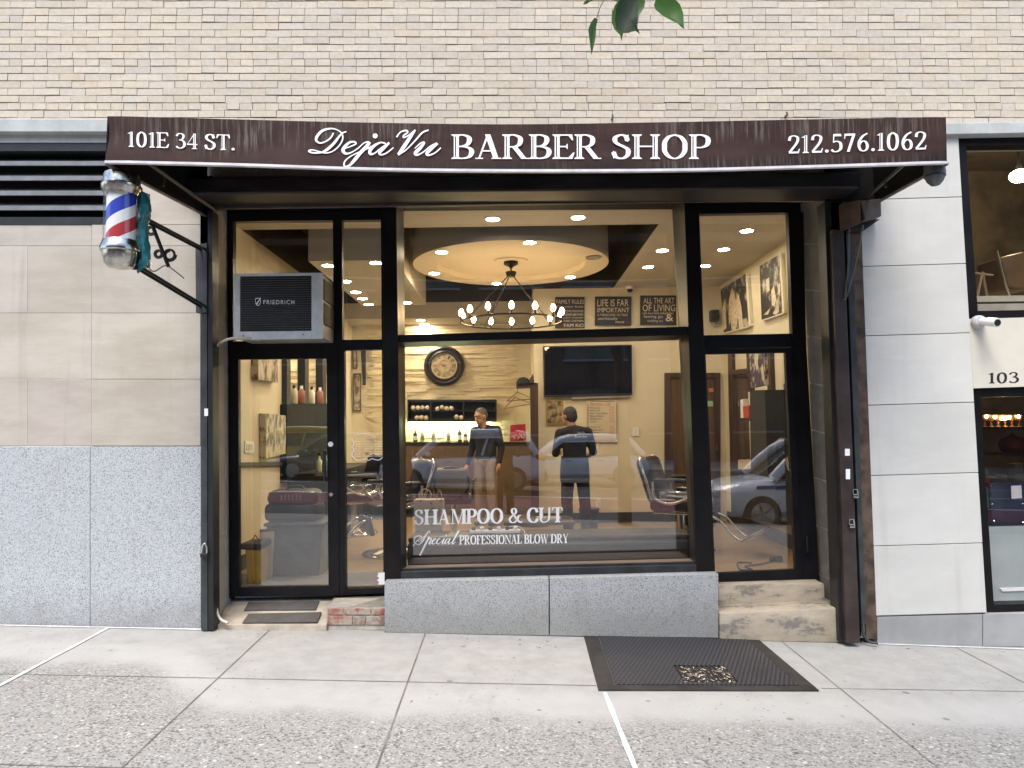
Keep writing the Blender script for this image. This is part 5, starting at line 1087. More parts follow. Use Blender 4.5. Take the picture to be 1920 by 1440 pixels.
# black cabinets between counter and back of the room, plus pictures on the plain strip
for q, lab in (((661, 655, 669, 691), 'narrow framed picture high on the plain strip of the far wall'), ((662, 700, 676, 771), 'tall narrow framed picture below another on the plain strip of the far wall')):
    t = T('wall_picture', lab, 'picture', P(q[0], q[3], SBY - .04)); mb = MB(); mb.rect(*q, SBY - .05, .045); mb.build('frame', DARKWOOD, t)
    mb = MB(); mb.rect(q[0] + 1.5, q[1] + 2, q[2] - 1, q[3] - 2, SBY - .054, .003); mb.build('print', bw_mat('grey_print', (.12, .10, .08), (.45, .38, .28), 12), t)
mb = MB(); mb.slab([(676, 655), (685, 656), (685, 722), (680, 722)], SBY - .12, .05); o = mb.build('hair_tool', BLACK, bevel=.005); props(o, 'slim black rack hanging beside the narrow pictures on the far wall', 'rack')
# coat stand with cap and hangers
YR = TVY - .25
cs = T('coat_stand', 'dark wooden coat stand at the corner of the television wall', 'coat stand', Vector((P(1002, 990, YR).x, YR, ZF)))
mb = MB(); mb.slab([(994, 718), (1009, 718), (1011, 985), (996, 985)], YR, .12); mb.build('post', DARKWOOD, cs, bevel=.004)
mb = MB(); mb.slab([(968, 721), (1008, 718), (1008, 727), (968, 729)], YR - .012, .06); mb.slab([(992, 712), (1000, 700), (1002, 717), (993, 718)], YR - .01, .05); mb.build('arm', DARKWOOD, cs)
bx = Vector((P(1002, 990, YR).x, YR + .06, ZF)); mb = MB(); mb.lathe(bx, [(.22, 0), (.22, .03), (.06, .05)], 24); mb.build('foot', DARKWOOD, cs)
cp_ = T('cap', 'black baseball cap resting on the arm of the coat stand', 'cap', P(981, 721, YR + .02)); c = P(981, 720, YR + .02)
mb = MB(); mb.lathe(c, [(.095, 0), (.093, .04), (.07, .075), (.03, .092), (.001, .095)], 20); mb.build('crown', BLKCLOTH, cp_, smooth=60)
mb = MB(); mb.sph(c + Vector((.11, -.02, .01)), (.075, .07, .008)); mb.build('peak', BLKCLOTH, cp_, smooth=60)
HW = M('hanger_wood', (.20, .125, .06), .4, var=.2)
for (a, b, c_, h), lab in ((((946, 766), (965, 745), (997, 757), (966, 730)), 'wooden coat hanger hanging lowest on the coat stand'), (((950, 752), (970, 735), (1000, 748), (972, 729)), 'wooden coat hanger hanging behind another on the coat stand')):
    t = T('coat_hanger', lab, 'hanger', P(*h, YR)); yy = YR - .03 if a[0] == 946 else YR + .03
    mb = MB(); mb.tube([P(*a, yy), P(*b, yy), P(*c_, yy), P(*a, yy)], .009, 6); mb.build('frame', HW, t, smooth=60); mb = MB(); mb.tube([P(*b, yy), P(b[0] + 1, b[1] - 8, yy), P(*h, yy)], .004, 6); mb.build('hook', CHROME, t)
# television wall
YT = TVY - .03
def wall_sign(q, lines, lab):
    t = T('wall_sign', lab, 'sign', P((q[0] + q[2]) / 2, q[3], YT)); mb = MB(); mb.rect(*q, YT - .02, .035); mb.build('panel', M('sign_black', (.014, .011, .009), .6, var=.4, vs=5), t)
    mb = MB(); w_, h_ = q[2] - q[0], q[3] - q[1]
    for tx, a0, b0, a1, b1 in lines: fpx(mb, tx, q[0] + a0 * w_, q[1] + b0 * h_, q[0] + a1 * w_, q[1] + b1 * h_, YT - .0225)
    mb.build('lettering', M('sign_cream', (.62, .54, .40), .6), t, recalc=False)
wall_sign((1041, 557, 1096, 615), [('FAMILY RULES', .04, .08, .98, .22), ('Do your best', .06, .27, .96, .36), ('BE A LOVE MOTHER', .12, .42, .96, .49), ('SAY PLEASE BE KIND', .1, .53, .96, .60), ('Keep your promises', .1, .64, .96, .70), ('SHARE LISTEN', .12, .74, .96, .80), ('FAM RIO', .3, .86, .98, .97)], 'black FAMILY RULES sign on the television wall, partly behind the chandelier bulbs')
wall_sign((1116, 556, 1184, 610), [('LIFE IS FAR', .06, .10, .92, .34), ('IMPORTANT', .06, .39, .94, .55), ('A THING EVER TO TALK', .06, .60, .90, .68), ('seriously', .08, .71, .62, .84), ('about', .55, .84, .8, .92)], 'black sign reading LIFE IS FAR and IMPORTANT above the television')
wall_sign((1201, 554, 1268, 609), [('ALL THE ART', .08, .08, .95, .27), ('OF LIVING', .06, .31, .97, .54), ('LIES IN A FINE MINGLING', .06, .58, .92, .64), ('letting go', .1, .67, .62, .79), ('&', .70, .64, .92, .88), ('holding on', .2, .82, .62, .93)], 'black sign reading ALL THE ART OF LIVING next to the mullion')
tv = T('television', 'large flat black television on the cream wall above the price list', 'television', P(1102, 743, YT))
mb = MB(); mb.slab([(1018, 649), (1185, 646), (1186, 741), (1020, 745)], YT - .05, .05); mb.build('casing', BLACK, tv, bevel=.004)
TVM = M('tv_glass', (.004, .004, .006), .035, var=.1); mb = MB(); mb.slab([(1020.5, 651), (1183, 648), (1184, 737), (1022, 741)], YT - .052, .004); mb.build('screen', TVM, tv)
mb = MB(); mb.slab([(1072, 744), (1180, 741), (1180, 744), (1072, 748)], YT - .035, .05); mb.build('speaker_bar', M('tv_silver', (.4, .38, .35), .4), tv)
pf = T('framed_picture', 'gold framed vintage picture beside the price list', 'picture', P(1040, 797, YT))
mb = MB(); mb.rect(1024, 749, 1056, 797, YT, .03); mb.build('frame', M('gold_frame', (.42, .28, .09), .35, metal=.4, var=.2), pf); mb = MB(); mb.rect(1027, 752, 1053, 793, YT - .003, .01); mb.build('print', bw_mat('vintage_print', (.05, .035, .02), (.36, .28, .15), 11), pf)
mn = T('price_list', 'cream price list board with a red heading below the television', 'price list', P(1129, 829, YT))
mb = MB(); mb.rect(1100, 750, 1158, 829, YT + .005, .02); mb.build('board', M('menu_board', (.60, .51, .37), .5, var=.03), mn)
mb = MB()
for q in ((1102, 756, 1102.8, 823), (1156, 756, 1156.8, 823), (1106, 752, 1153, 752.8), (1106, 826, 1153, 826.8)): mb.rect(*q, YT + .003, .003)
items = ['Mens Cut', 'Kids Cut', 'Hot Towel Shave', 'Beard Shave', 'Women Cut', 'Color', 'Shape up', 'Beard trim', 'Seniors']
for i, s in enumerate(items):
    y = 762.5 + i * 5.2 + (5 if i > 5 else 0); fpx(mb, '• ' + s, 1103.5, y, 1103.5 + 5 + len(s) * 2.1, y + 3.7, YT + .003)
mb.build('border_and_text', M('menu_ink', (.05, .035, .03), .6), mn, recalc=False)
mb = MB(); fpx(mb, 'Service List', 1107, 754, 1145, 760.5, YT + .003)
for i in range(len(items)):
    y = 762.5 + i * 5.2 + (5 if i > 5 else 0); fpx(mb, '$ %d' % (18 + 3 * i), 1143, y, 1151, y + 3.5, YT + .003)
mb.build('red_text', M('menu_red', (.45, .06, .05), .6), mn, recalc=False)
for q, lab in (((1186, 801, 1198, 818), 'cream light switch on the wall between price list and brown door'), ((1117, 935, 1127, 953), 'white power socket low on the television wall')):
    t = T('wall_plate', lab, 'wall plate', P(q[0], q[3], YT)); mb = MB(); mb.rect(*q, YT + .015, .012); mb.build('plate', WHITEPLAS, t, bevel=.002); mb = MB(); mb.rect(q[0] + 4, q[1] + 5, q[2] - 4, q[3] - 5, YT + .012, .006); mb.build('rocker', CREAM, t)
c = CZ(1181, 541, ZC - .03); dc = T('dome_camera', 'small white dome camera on the ceiling above the second black sign', 'camera', c)
mb = MB(); mb.lathe(c, [(.055, -.01), (.06, 0), (.06, .03)], 20); mb.build('housing', WHITEPLAS, dc); mb = MB(); mb.sph(c + Vector((0, 0, -.012)), (.042, .042, .045)); mb.build('dome', BLACK, dc, smooth=60)
sp = T('loudspeaker', 'small black loudspeaker on the wall below the ceiling corner', 'speaker', P(1341, 603, YT - .1)); mb = MB(); mb.slab([(1333, 581), (1349, 580), (1350, 601), (1334, 602)], YT - .12, .12); mb.build('cabinet', BLACK, sp, bevel=.015); mb = MB(); mb.rect(1339, 601, 1345, 612, YT - .03, .05); mb.build('bracket', M('tv_silver', (.4, .38, .35), .4), sp)
dv = T('brown_door', 'brown wooden door in the back corner beside the price list wall', 'door', Vector((P(1300, 990, TVY).x, TVY, ZF)))
mb = MB()
for i, q in enumerate(((1247, 699, 1351, 708), (1247, 708, 1257, 995), (1341, 708, 1351, 995))): mb.rect(*q, TVY - .05 - .002 * i, .05)
mb.build('door_frame', DARKWOOD, dv)
mb = MB(); mb.rect(1257, 708, 1341, 1000, TVY - .02, .02); mb.build('leaf', BROWNWOOD, dv)
mb = MB(); mb.rect(1327, 752, 1337, 762, TVY - .024, .003); mb.build('green_sign', M('pale_green_sticker', (.30, .55, .35), .5), dv); mb = MB(); mb.rect(1329, 728, 1338, 735, TVY - .024, .003); mb.build('orange_sticker', M('orange_sticker', (.55, .18, .05), .5), dv)
mb = MB(); mb.rect(1343, 832, 1346, 845, TVY - .09, .03); mb.build('handle', CHROME, dv)

# ------------------------------------------------------------------ wall of pictures and mirrors behind the second door
def RX(x, y, dx=0): return PX(x, y, XB - dx)
def rxslab(mb, q, dx, th=.03):
    a = [RX(x, y, dx) for x, y in q]; mb.hexa(a, [p + Vector((th, 0, 0)) for p in a])
BW = bw_mat('old_photo_print', (.03, .026, .02), (.50, .43, .31), 5.5, .56)
PALE = M('photo_pale', (.62, .52, .36), .6, var=.25, vs=20)
def photo(q, lab, figs):
    t = T('canvas_print', lab, 'picture', RX(*q[3])); mb = MB(); rxslab(mb, q, .04, .038); mb.build('canvas', BW, t)
    mb = MB()
    for f in figs: mb.poly([RX(x, y, .0415) for x, y in f])
    if figs: mb.build('pale_figures', PALE, t, recalc=False)
    mb = MB(); a, b, c, d = q; rxslab(mb, [(d[0], d[1]), (c[0], c[1]), (c[0], c[1] + 2), (d[0], d[1] + 2)], .045, .043); rxslab(mb, [(b[0], b[1]), (b[0] + 3, b[1] - 2), (c[0] + 3, c[1]), (c[0], c[1])], .043, .04); mb.build('edge', CREAM, t)
photo([(1351, 543), (1398, 514), (1404, 611), (1357, 624)], 'black and white canvas of two figures in white coats on the side wall', [[(1367, 562), (1372, 540), (1377, 552), (1380, 563), (1385, 552), (1390, 575), (1393, 614), (1386, 617), (1384, 595), (1380, 618), (1372, 620), (1370, 600), (1367, 610), (1366, 585)], [(1353, 585), (1357, 565), (1361, 578), (1362, 615), (1357, 620)]])
photo([(1424, 499), (1461, 477), (1467, 587), (1428, 600)], 'black and white canvas of a busy old barber scene nearest the second glass door', [[(1436, 525), (1442, 520), (1443, 545), (1438, 548)], [(1446, 545), (1451, 535), (1455, 560), (1452, 575), (1447, 572)], [(1458, 535), (1463, 530), (1463, 555), (1459, 552)], [(1432, 590), (1444, 578), (1440, 590)], [(1449, 588), (1456, 575), (1461, 582), (1455, 590)]])
ms = T('mirror_station', 'dark framed mirror station with cabinets along the side wall of canvases', 'mirror station', RX(1405, 930))
mb = MB()
for q in ([(1364, 652), (1371, 650), (1377, 880), (1369, 880)], [(1371, 694), (1405, 690), (1405, 700), (1371, 702)], [(1398, 640), (1404, 638), (1408, 735), (1402, 735)], [(1436, 630), (1442, 628), (1452, 880), (1443, 880)]): rxslab(mb, q, .05, .05)
mb.build('frame', DARKWOOD, ms)
MIR = M('mirror_glass', (.85, .86, .85), .02, metal=1, var=.01); mb = MB(); rxslab(mb, [(1372, 702), (1401, 700), (1407, 860), (1378, 862)], .012, .01); mb.build('mirror', MIR, ms)
mb = MB(); rxslab(mb, [(1406, 732), (1434, 731), (1440, 900), (1408, 905)], .30, .30); mb.build('tall_cabinet', BLACK, ms)
mb = MB(); rxslab(mb, [(1369, 880), (1452, 880), (1462, 985), (1371, 965)], .22, .22); mb.build('low_cabinet', BLACK, ms)
mb = MB(); rxslab(mb, [(1469, 720), (1474, 718), (1478, 868), (1473, 870)], .06, .06); mb.build('dark_strip', DARKWOOD, ms)
ps = T('canvas_print', 'purple tinted narrow canvas hanging over the dark cabinet on the side wall', 'picture', RX(1420, 728, .3))
q = [(1405, 654), (1433, 650), (1436, 722), (1408, 728)]; mb = MB(); rxslab(mb, q, .34, .03); mb.build('canvas', bw_mat('purple_print', (.055, .035, .075), (.62, .56, .48), 9, .55), ps)
mb = MB(); mb.poly([RX(x, y, .3405) for x, y in ((1414, 668), (1419, 652), (1422, 665), (1420, 690), (1415, 684))]); mb.poly([RX(x, y, .3405) for x, y in ((1426, 690), (1430, 682), (1434, 716), (1429, 712))]); mb.build('pale_figures', PALE, ps, recalc=False)
bx = T('product_box', 'red and white product box on a bracket by the dark cabinet', 'box', RX(1394, 784, .25)); mb = MB(); rxslab(mb, [(1388, 750), (1393, 748), (1394, 783), (1389, 784)], .26, .06); mb.build('white_side', WHITEPLAS, bx); mb = MB(); rxslab(mb, [(1393, 762), (1404, 760), (1405, 783), (1394, 784)], .262, .06); mb.build('red_side', M('red_card', (.5, .05, .03), .5), bx)
mb = MB(); rxslab(mb, [(1386, 785), (1407, 784), (1407, 789), (1386, 790)], .27, .2); mb.build('shelf_bracket', BLACK, bx)
hd = T('hair_dryer', 'black salon dryer on a chromed arm by the door side', 'dryer', RX(1472, 880, .4)); c = RX(1468, 840, .42); mb = MB(); mb.sph(c, (.09, .07, .1)); mb.build('hood', BLACK, hd, smooth=60); mb = MB(); mb.tube([c, c + Vector((.05, .0, -.2)), c + Vector((.3, .05, -.35))], .015, 8); mb.build('arm', CHROME, hd, smooth=60)

# ------------------------------------------------------------------ wall behind the first door: canvases, mirrors, carrier, bins
def LXp(x, y, dx=0): return PX(x, y, XA + dx)
def lxslab(mb, q, dx, th=.03):
    a = [LXp(x, y, dx) for x, y in q]; mb.hexa(a, [p - Vector((th, 0, 0)) for p in a])
for q, lab, sc in (([(484, 668), (521, 668), (521, 717), (484, 712)], 'sepia canvas high on the wall seen through the glass door', 8), ([(498, 775), (536, 779), (537, 850), (499, 860)], 'speckled canvas by the light switch seen through the glass door', 14)):
    t = T('canvas_print', lab, 'picture', LXp(*q[3])); mb = MB(); lxslab(mb, q, .07, .07); mb.build('canvas', bw_mat('sepia_print%d' % sc, (.09, .06, .05), (.55, .47, .36), sc, .5, (1, 1, .5)), t)
t = T('wall_plate', 'four gang light switch on the wall inside the glass door', 'wall plate', LXp(468, 848)); mb = MB(); lxslab(mb, [(460, 827), (476, 828), (476, 849), (460, 849)], .012, .012); mb.build('plate', WHITEPLAS, t)
mb = MB()
for k in range(4): lxslab(mb, [(462.5 + k * 3.2, 833), (464.2 + k * 3.2, 833), (464.2 + k * 3.2, 844), (462.5 + k * 3.2, 844)], .016, .006)
mb.build('rocker', CREAM, t)
mb = MB(); lxslab(mb, [(436, 867), (541, 866), (541, 873), (436, 875)], .03, .03); o = mb.build('dado_rail', DARKWOOD); props(o, 'dark dado rail along the wall seen through the glass door', 'rail')
st = T('mirror_station', 'black barber station with framed mirrors seen through the glass door', 'mirror station', LXp(575, 905))
mb = MB()
for q in ([(538, 660), (545, 660), (545, 760), (538, 760)], [(572, 655), (579, 655), (579, 760), (572, 760)], [(605, 650), (612, 650), (612, 760), (605, 760)], [(538, 646), (612, 644), (612, 662), (538, 664)]): lxslab(mb, q, .06, .06)
mb.build('frame', BLACK, st)
mb = MB(); lxslab(mb, [(545, 662), (572, 662), (572, 758), (545, 758)], .012, .01); lxslab(mb, [(579, 662), (605, 662), (605, 758), (579, 758)], .012, .01); mb.build('mirror', MIR, st)
mb = MB(); lxslab(mb, [(538, 758), (640, 756), (640, 912), (538, 905)], .08, .08); mb.build('back_panel', UNDER, st)
a, b = LXp(538, 862), LXp(640, 850); mb = MB(); mb.box((XA + .24, (a.y + b.y) / 2, ZF + .42), (.46, b.y - a.y, .84)); mb.build('cabinet', BLACK, st, bevel=.006)
for k, (u, colr, lab) in enumerate(((.05, (.50, .55, .30), 'tall pale green bottle on the black barber station'), (.16, (.10, .25, .22), 'teal spray bottle on the black barber station'), (.3, (.6, .58, .5), 'white jar on the black barber station'), (.42, (.45, .15, .08), 'orange tonic bottle on the black barber station'))):
    p = Vector((XA + .34, lerp(a.y, b.y, u), ZF + .841)); t = T('toiletry_bottle', lab, 'bottle', p, 'toiletries on the barber station'); mt = M('toiletry%d' % k, colr, .3); mb = MB(); mb.lathe(p, [(.03, 0), (.034, .01), (.034, .13), (.015, .16), (.013, .2)], 14); mb.build('body', mt, t, smooth=40); mb = MB(); mb.cyl(p + Vector((0, 0, .2)), p + Vector((0, 0, .235)), .016); mb.build('cap', BLACK, t)
# storage box, pet carrier, yellow bin by the door
def pbox(mb, x0, y0, x1, y1, Y, dep, bev=.02): 
    a, b = P(x0, y1, Y), P(x1, y0, Y); mb.rbox(((a.x + b.x) / 2, Y + dep / 2, (a.z + b.z) / 2), (b.x - a.x, dep, b.z - a.z), bev)
sb = T('storage_box', 'large blue grey plastic storage box inside the glass door', 'box', Vector((P(545, 1080, 6.62).x, 6.8, ZF)))
mb = MB(); a, b = P(499, 1082, 6.62), P(604, 985, 6.62); zt = b.z; mb.hexa([Vector((a.x + .03, 6.62, ZF + .001)), Vector((b.x - .03, 6.62, ZF + .001)), Vector((b.x - .03, 7.08, ZF + .001)), Vector((a.x + .03, 7.08, ZF + .001))], [Vector((a.x, 6.6, zt)), Vector((b.x, 6.6, zt)), Vector((b.x, 7.1, zt)), Vector((a.x, 7.1, zt))]); mb.build('body', GREYPL, sb, bevel=.012)
mb = MB(); mb.rbox(((a.x + b.x) / 2, 6.85, zt + .012), (b.x - a.x + .04, .54, .03), .01); mb.build('lid', M('dark_grey_lid', (.035, .038, .042), .45), sb)
pcx = T('pet_carrier', 'black plastic pet carrier on top of the storage box', 'pet carrier', Vector(((a.x + b.x) / 2 - .05, 6.85, zt + .028)))
c0 = Vector(((a.x + b.x) / 2 - .06, 6.85, zt + .028)); mb = MB(); mb.rbox(c0 + Vector((0, 0, .085)), (.50, .36, .17), .05); mb.build('base_shell', BLACK, pcx, smooth=40)
mb = MB(); mb.rbox(c0 + Vector((0, 0, .215)), (.47, .33, .15), .065); mb.build('top_shell', BLACK, pcx, smooth=40)
mb = MB()
for k in range(6): mb.box(c0 + Vector((-.08 + k * .035, -.168, .225)), (.012, .012, .05))
for k in range(5): mb.box(c0 + Vector((.252, -.1 + k * .05, .2)), (.01, .012, .09))
mb.build('vent_grille', M('grille_grey', (.16, .15, .14), .5), pcx); mb = MB(); mb.tube([c0 + Vector((-.08, 0, .285)), c0 + Vector((-.06, 0, .315)), c0 + Vector((.06, 0, .315)), c0 + Vector((.08, 0, .285))], .012, 8); mb.build('handle', BLACK, pcx, smooth=60)
yb = T('yellow_bin', 'narrow yellow and cream bin with a dark lid standing before the storage box', 'bin', Vector((P(485, 1098, 6.42).x, 6.45, ZF)))
x0, x1 = P(466, 1098, 6.4).x, P(496, 1098, 6.4).x; zt2 = P(480, 1027, 6.4).z; mb = MB(); mb.hexa([Vector((x0 + .02, 6.33, ZF + .001)), Vector((x1 - .01, 6.33, ZF + .001)), Vector((x1 - .01, 6.50, ZF + .001)), Vector((x0 + .02, 6.5, ZF + .001))], [Vector((x0, 6.3, zt2)), Vector((x1, 6.3, zt2)), Vector((x1, 6.53, zt2)), Vector((x0, 6.53, zt2))]); mb.build('body', YELLOWPL, yb, bevel=.01)
mb = MB(); mb.rbox(((x0 + x1) / 2 - .01, 6.415, zt2 + .03), (x1 - x0 + .05, .27, .06), .02); mb.build('lid', BLACK, yb, smooth=40); mb = MB(); mb.tube([((x0 + x1) / 2 - .05, 6.41, zt2 + .06), ((x0 + x1) / 2 - .02, 6.41, zt2 + .11), ((x0 + x1) / 2 + .02, 6.41, zt2 + .06)], .006, 6); mb.build('lid_handle', BLACK, yb)
cb = T('cream_board', 'cream folded board leaning between the yellow bin and the storage box', 'board', Vector((P(505, 1090, 6.55).x, 6.56, ZF))); mb = MB(); mb.slab([(487, 997), (514, 995), (508, 1090), (490, 1094)], 6.56, .03); mb.build('panel', M('cream_board_card', (.45, .36, .19), .6), cb); mb = MB(); mb.slab([(487, 993), (514, 991), (514, 996), (487, 998)], 6.557, .036); mb.build('edge', DARKWOOD, cb)

# ------------------------------------------------------------------ chairs
def barber_chair(lab, loc, rz):
    t = T('barber_chair', lab, 'barber chair', loc, 'black and chrome barber chairs', rz); b = dict(local=True)
    mb = MB(); mb.lathe((0, 0, 0), [(.33, 0), (.335, .015), (.30, .04), (.12, .06), (.10, .07)], 32); mb.lathe((0, 0, 0), [(.085, .06), (.085, .22), (.065, .23), (.065, .40), (.12, .42)], 24); mb.build('base', CHROME, t, smooth=35, **b)
    mb = MB(); mb.rbox((0, 0, .49), (.56, .54, .13), .045, seg=3); mb.build('seat', LEATHER, t, smooth=50, **b)
    mb = MB(); mb.rbox((0, 0, .415), (.5, .48, .03), .01); mb.build('seat_frame', CHROME, t, **b)
    Mr = Matrix.Rotation(R(-17), 3, 'Y'); mb = MB(); mb.rbox((-.31, 0, .75), (.15, .48, .52), .07, Mr, 3); bk_ = mb.build('backrest', LEATHER, t, smooth=50, **b)
    for s in (-1, 1):
        mb = MB(); mb.tube([Vector((-.25, s * .262, .56)), Vector((-.31, s * .254, .75)), Vector((-.375, s * .25, .95)), Vector((-.385, s * .19, 1.005))], .017, 8); mb.build('chrome_trim', CHROME, bk_, smooth=60, **b)
    for s in (-1, 1):
        mb = MB(); mb.rbox((.0, s * .31, .76), (.42, .075, .05), .022); ar = mb.build('armrest', LEATHER, t, smooth=50, **b)
        mb = MB(); mb.tube(catmull([(-.22, s * .31, .74), (-.2, s * .31, .58), (-.05, s * .31, .52), (.1, s * .31, .56), (.22, s * .31, .64), (.25, s * .31, .73)], 5), .016, 8); mb.rbox((0, s * .29, .60), (.3, .02, .1), .01); mb.build('scroll_support', CHROME, ar, smooth=60, **b)
    mb = MB()
    for s in (-1, 1): mb.tube(catmull([(.22, s * .15, .42), (.42, s * .15, .36), (.55, s * .15, .22), (.66, s * .15, .16), (.78, s * .15, .2)], 5), .016, 8)
    fr_ = mb.build('footrest', CHROME, t, smooth=60, **b); mb = MB(); mb.rbox((.76, 0, .22), (.24, .36, .025), .008, Matrix.Rotation(R(-28), 3, 'Y')); mb.build('foot_plate', OLDCHROME, fr_, **b)
    mb = MB(); mb.rbox((.30, 0, .33), (.05, .42, .2), .02, Matrix.Rotation(R(15), 3, 'Y')); mb.build('calf_pad', LEATHER, t, smooth=50, **b)
    return t
bc = barber_chair('black barber chair with chrome trim facing the side wall of canvases', Vector((P(1280, 980, 7.75).x, 7.75, ZF)), R(-30))
bc2 = dup(bc, Vector((P(738, 1000, 7.75).x, 7.75, ZF)), 'black barber chair by the shopping bag, its footrest pointing at the glass door', R(206))
bc3 = dup(bc, Vector((P(660, 960, 9.3).x, 9.3, ZF)), 'black barber chair deep inside in front of the mirror station', R(215))
sc_ = T('salon_chair', 'grey padded salon chair with its back to the window', 'chair', Vector((P(850, 1000, 8.5).x, 8.5, ZF)))
c = Vector((P(850, 1000, 8.5).x, 8.5, ZF)); bz = P(850, 904, 8.5).z
mb = MB(); mb.rbox((c.x, 8.35, bz), (.40, .10, .36), .05, Matrix.Rotation(R(6), 3, 'X'), 3); mb.build('backrest', M('grey_beige_vinyl', (.16, .135, .10), .4, var=.1), sc_, smooth=50)
mb = MB(); mb.tube([Vector((c.x + .205 * math.cos(a), 8.32, bz + .185 * math.sin(a))) for a in [i / 24 * 6.2832 for i in range(25)]], .016, 8, False); mb.build('piping', BLACK, sc_, smooth=60)
mb = MB(); mb.rbox((c.x, 8.58, ZF + .5), (.46, .46, .1), .035); mb.build('seat', BLACK, sc_, smooth=50)
for s in (-1, 1): mb = MB(); mb.tube([(c.x + s * .24, 8.4, ZF + .5), (c.x + s * .25, 8.42, ZF + .72), (c.x + s * .25, 8.72, ZF + .72)], .018, 8); mb.build('armrest', BLACK, sc_, smooth=60)
mb = MB(); mb.lathe((c.x, 8.58, ZF), [(.26, 0), (.25, .03), (.04, .05), (.04, .45)], 24); mb.build('base', CHROME, sc_, smooth=40)

# ------------------------------------------------------------------ window bench, table, bags
bn = T('window_bench', 'long dark brown upholstered bench behind the show window', 'bench', Vector((.35, 6.5, ZF)))
x0, x1 = P(762, 1050, 6.3).x, P(1300, 1050, 6.3).x; zb = P(900, 1015, 6.3).z
mb = MB(); mb.rbox(((x0 + x1) / 2, 6.5, (ZF + zb) / 2), (x1 - x0, .40, zb - ZF), .05, seg=3); mb.build('base', BENCH, bn, smooth=50)
mb = MB(); mb.rbox(((x0 + x1) / 2, 6.53, zb + .012), (x1 - x0 - .02, .42, .05), .022, seg=3); mb.build('seat_pad', BENCH, bn, smooth=50)
pst = T('power_strip', 'white power strip with plugs lying on the window bench', 'power strip', P(930, 1006, 6.5)); zs = zb + .038
xa, xb_ = P(880, 1005, 6.45).x, P(976, 1005, 6.45).x; mb = MB(); mb.rbox(((xa + xb_) / 2, 6.48, zs + .02), (xb_ - xa, .05, .035), .01); mb.build('body', WHITEPLAS, pst)
for k in range(6): mb = MB(); mb.rbox((lerp(xa, xb_, .08 + k * .165), 6.475, zs + .05), (.035, .04, .03), .008); mb.build('plug', LETTER if k % 2 else BLACK, pst)
mb = MB(); mb.tube(catmull([P(930, 1004, 6.48), P(945, 992, 6.5), P(968, 986, 6.55), P(983, 996, 6.5), P(982, 1006, 6.45)], 6), .006, 6); mb.build('cord', M('white_cord', (.5, .45, .4), .5), pst, smooth=60)
tb = T('side_table', 'low dark side table with papers behind the bench', 'table', Vector((P(1010, 1000, 7.3).x, 7.3, ZF)))
mb = MB(); a, b = P(944, 980, 7.1), P(1078, 980, 7.1); tz = P(1000, 982, 7.1).z; mb.rbox(((a.x + b.x) / 2, 7.35, tz), (b.x - a.x, .5, .035), .012); mb.build('table_top', DARKWOOD, tb)
for sx in (a.x + .06, b.x - .06):
    for sy in (7.15, 7.55): mb = MB(); mb.box((sx, sy, (ZF + tz - .018) / 2), (.04, .04, tz - .018 - ZF)); mb.build('leg', DARKWOOD, tb)
pp = T('paper_stack', 'open magazine lying on the dark side table', 'magazine', Vector((b.x - .25, 7.3, tz + .018))); mb = MB(); mb.rbox((b.x - .25, 7.3, tz + .028), (.24, .17, .02), .004); mb.build('pages', M('magazine_paper', (.6, .52, .4), .7), pp); mb = MB(); mb.box((b.x - .25, 7.3, tz + .0395), (.2, .13, .002)); mb.build('cover', M('magazine_cover', (.35, .3, .25), .5, var=.4, vs=30), pp)
sg = T('shopping_bag', 'cream patterned shopping bag with rope handles inside the window', 'bag', Vector((P(803, 1010, 6.95).x, 6.95, ZF)))
q0 = [(776, 937), (831, 937), (826, 1015), (779, 1015)]; mb = MB(); a = [P(x, y, 6.9) for x, y in q0]; mb.hexa(a, [p + Vector((0, .16, 0)) for p in a]); mb.build('body', bw_mat('cream_pattern_paper', (.10, .075, .05), (.42, .35, .23), 16, .38), sg, bevel=.008)
for yy in (6.9, 7.06): mb = MB(); mb.tube(catmull([P(788, 940, yy), P(786, 925, yy), P(797, 917, yy), P(808, 925, yy), P(806, 940, yy)] if yy > 7 else [P(818, 938, yy), P(820, 926, yy), P(824, 919, yy), P(828, 926, yy), P(827, 938, yy)], 5), .006, 6); mb.build('rope_handle', M('rope', (.45, .36, .24), .8), sg, smooth=60)
wb = T('waste_bin', 'black waste bin beside the standing barber', 'bin', Vector((P(1105, 996, 8.9).x, 8.9, ZF))); mb = MB(); c = Vector((P(1105, 996, 8.9).x, 8.9, ZF)); zt = P(1105, 953, 8.9).z - ZF; mb.lathe(c, [(.10, .001), (.125, zt), (.118, zt), (.095, .02)], 24); mb.build('body', BLACK, wb, smooth=40); mb = MB(); mb.lathe(c, [(.128, zt - .015), (.132, zt), (.12, zt + .006)], 24); mb.build('rim', GREYPL, wb, smooth=40)
ex_ = T('floor_cable', 'dark cable looped on the oak floor inside the second door', 'cable', P(1420, 1060, 6.5)); mb = MB(); mb.tube(catmull([CZ(x, y, ZF + .008) for x, y in ((1460, 1050), (1425, 1058), (1397, 1062), (1410, 1068), (1388, 1068), (1384, 1055), (1410, 1056))], 6), .008, 6); mb.build('cord', BLACK, ex_, smooth=60)
mb = MB(); mb.rbox(CZ(1455, 1048, ZF + .03), (.12, .06, .05), .01); mb.build('adapter', BLACK, ex_)

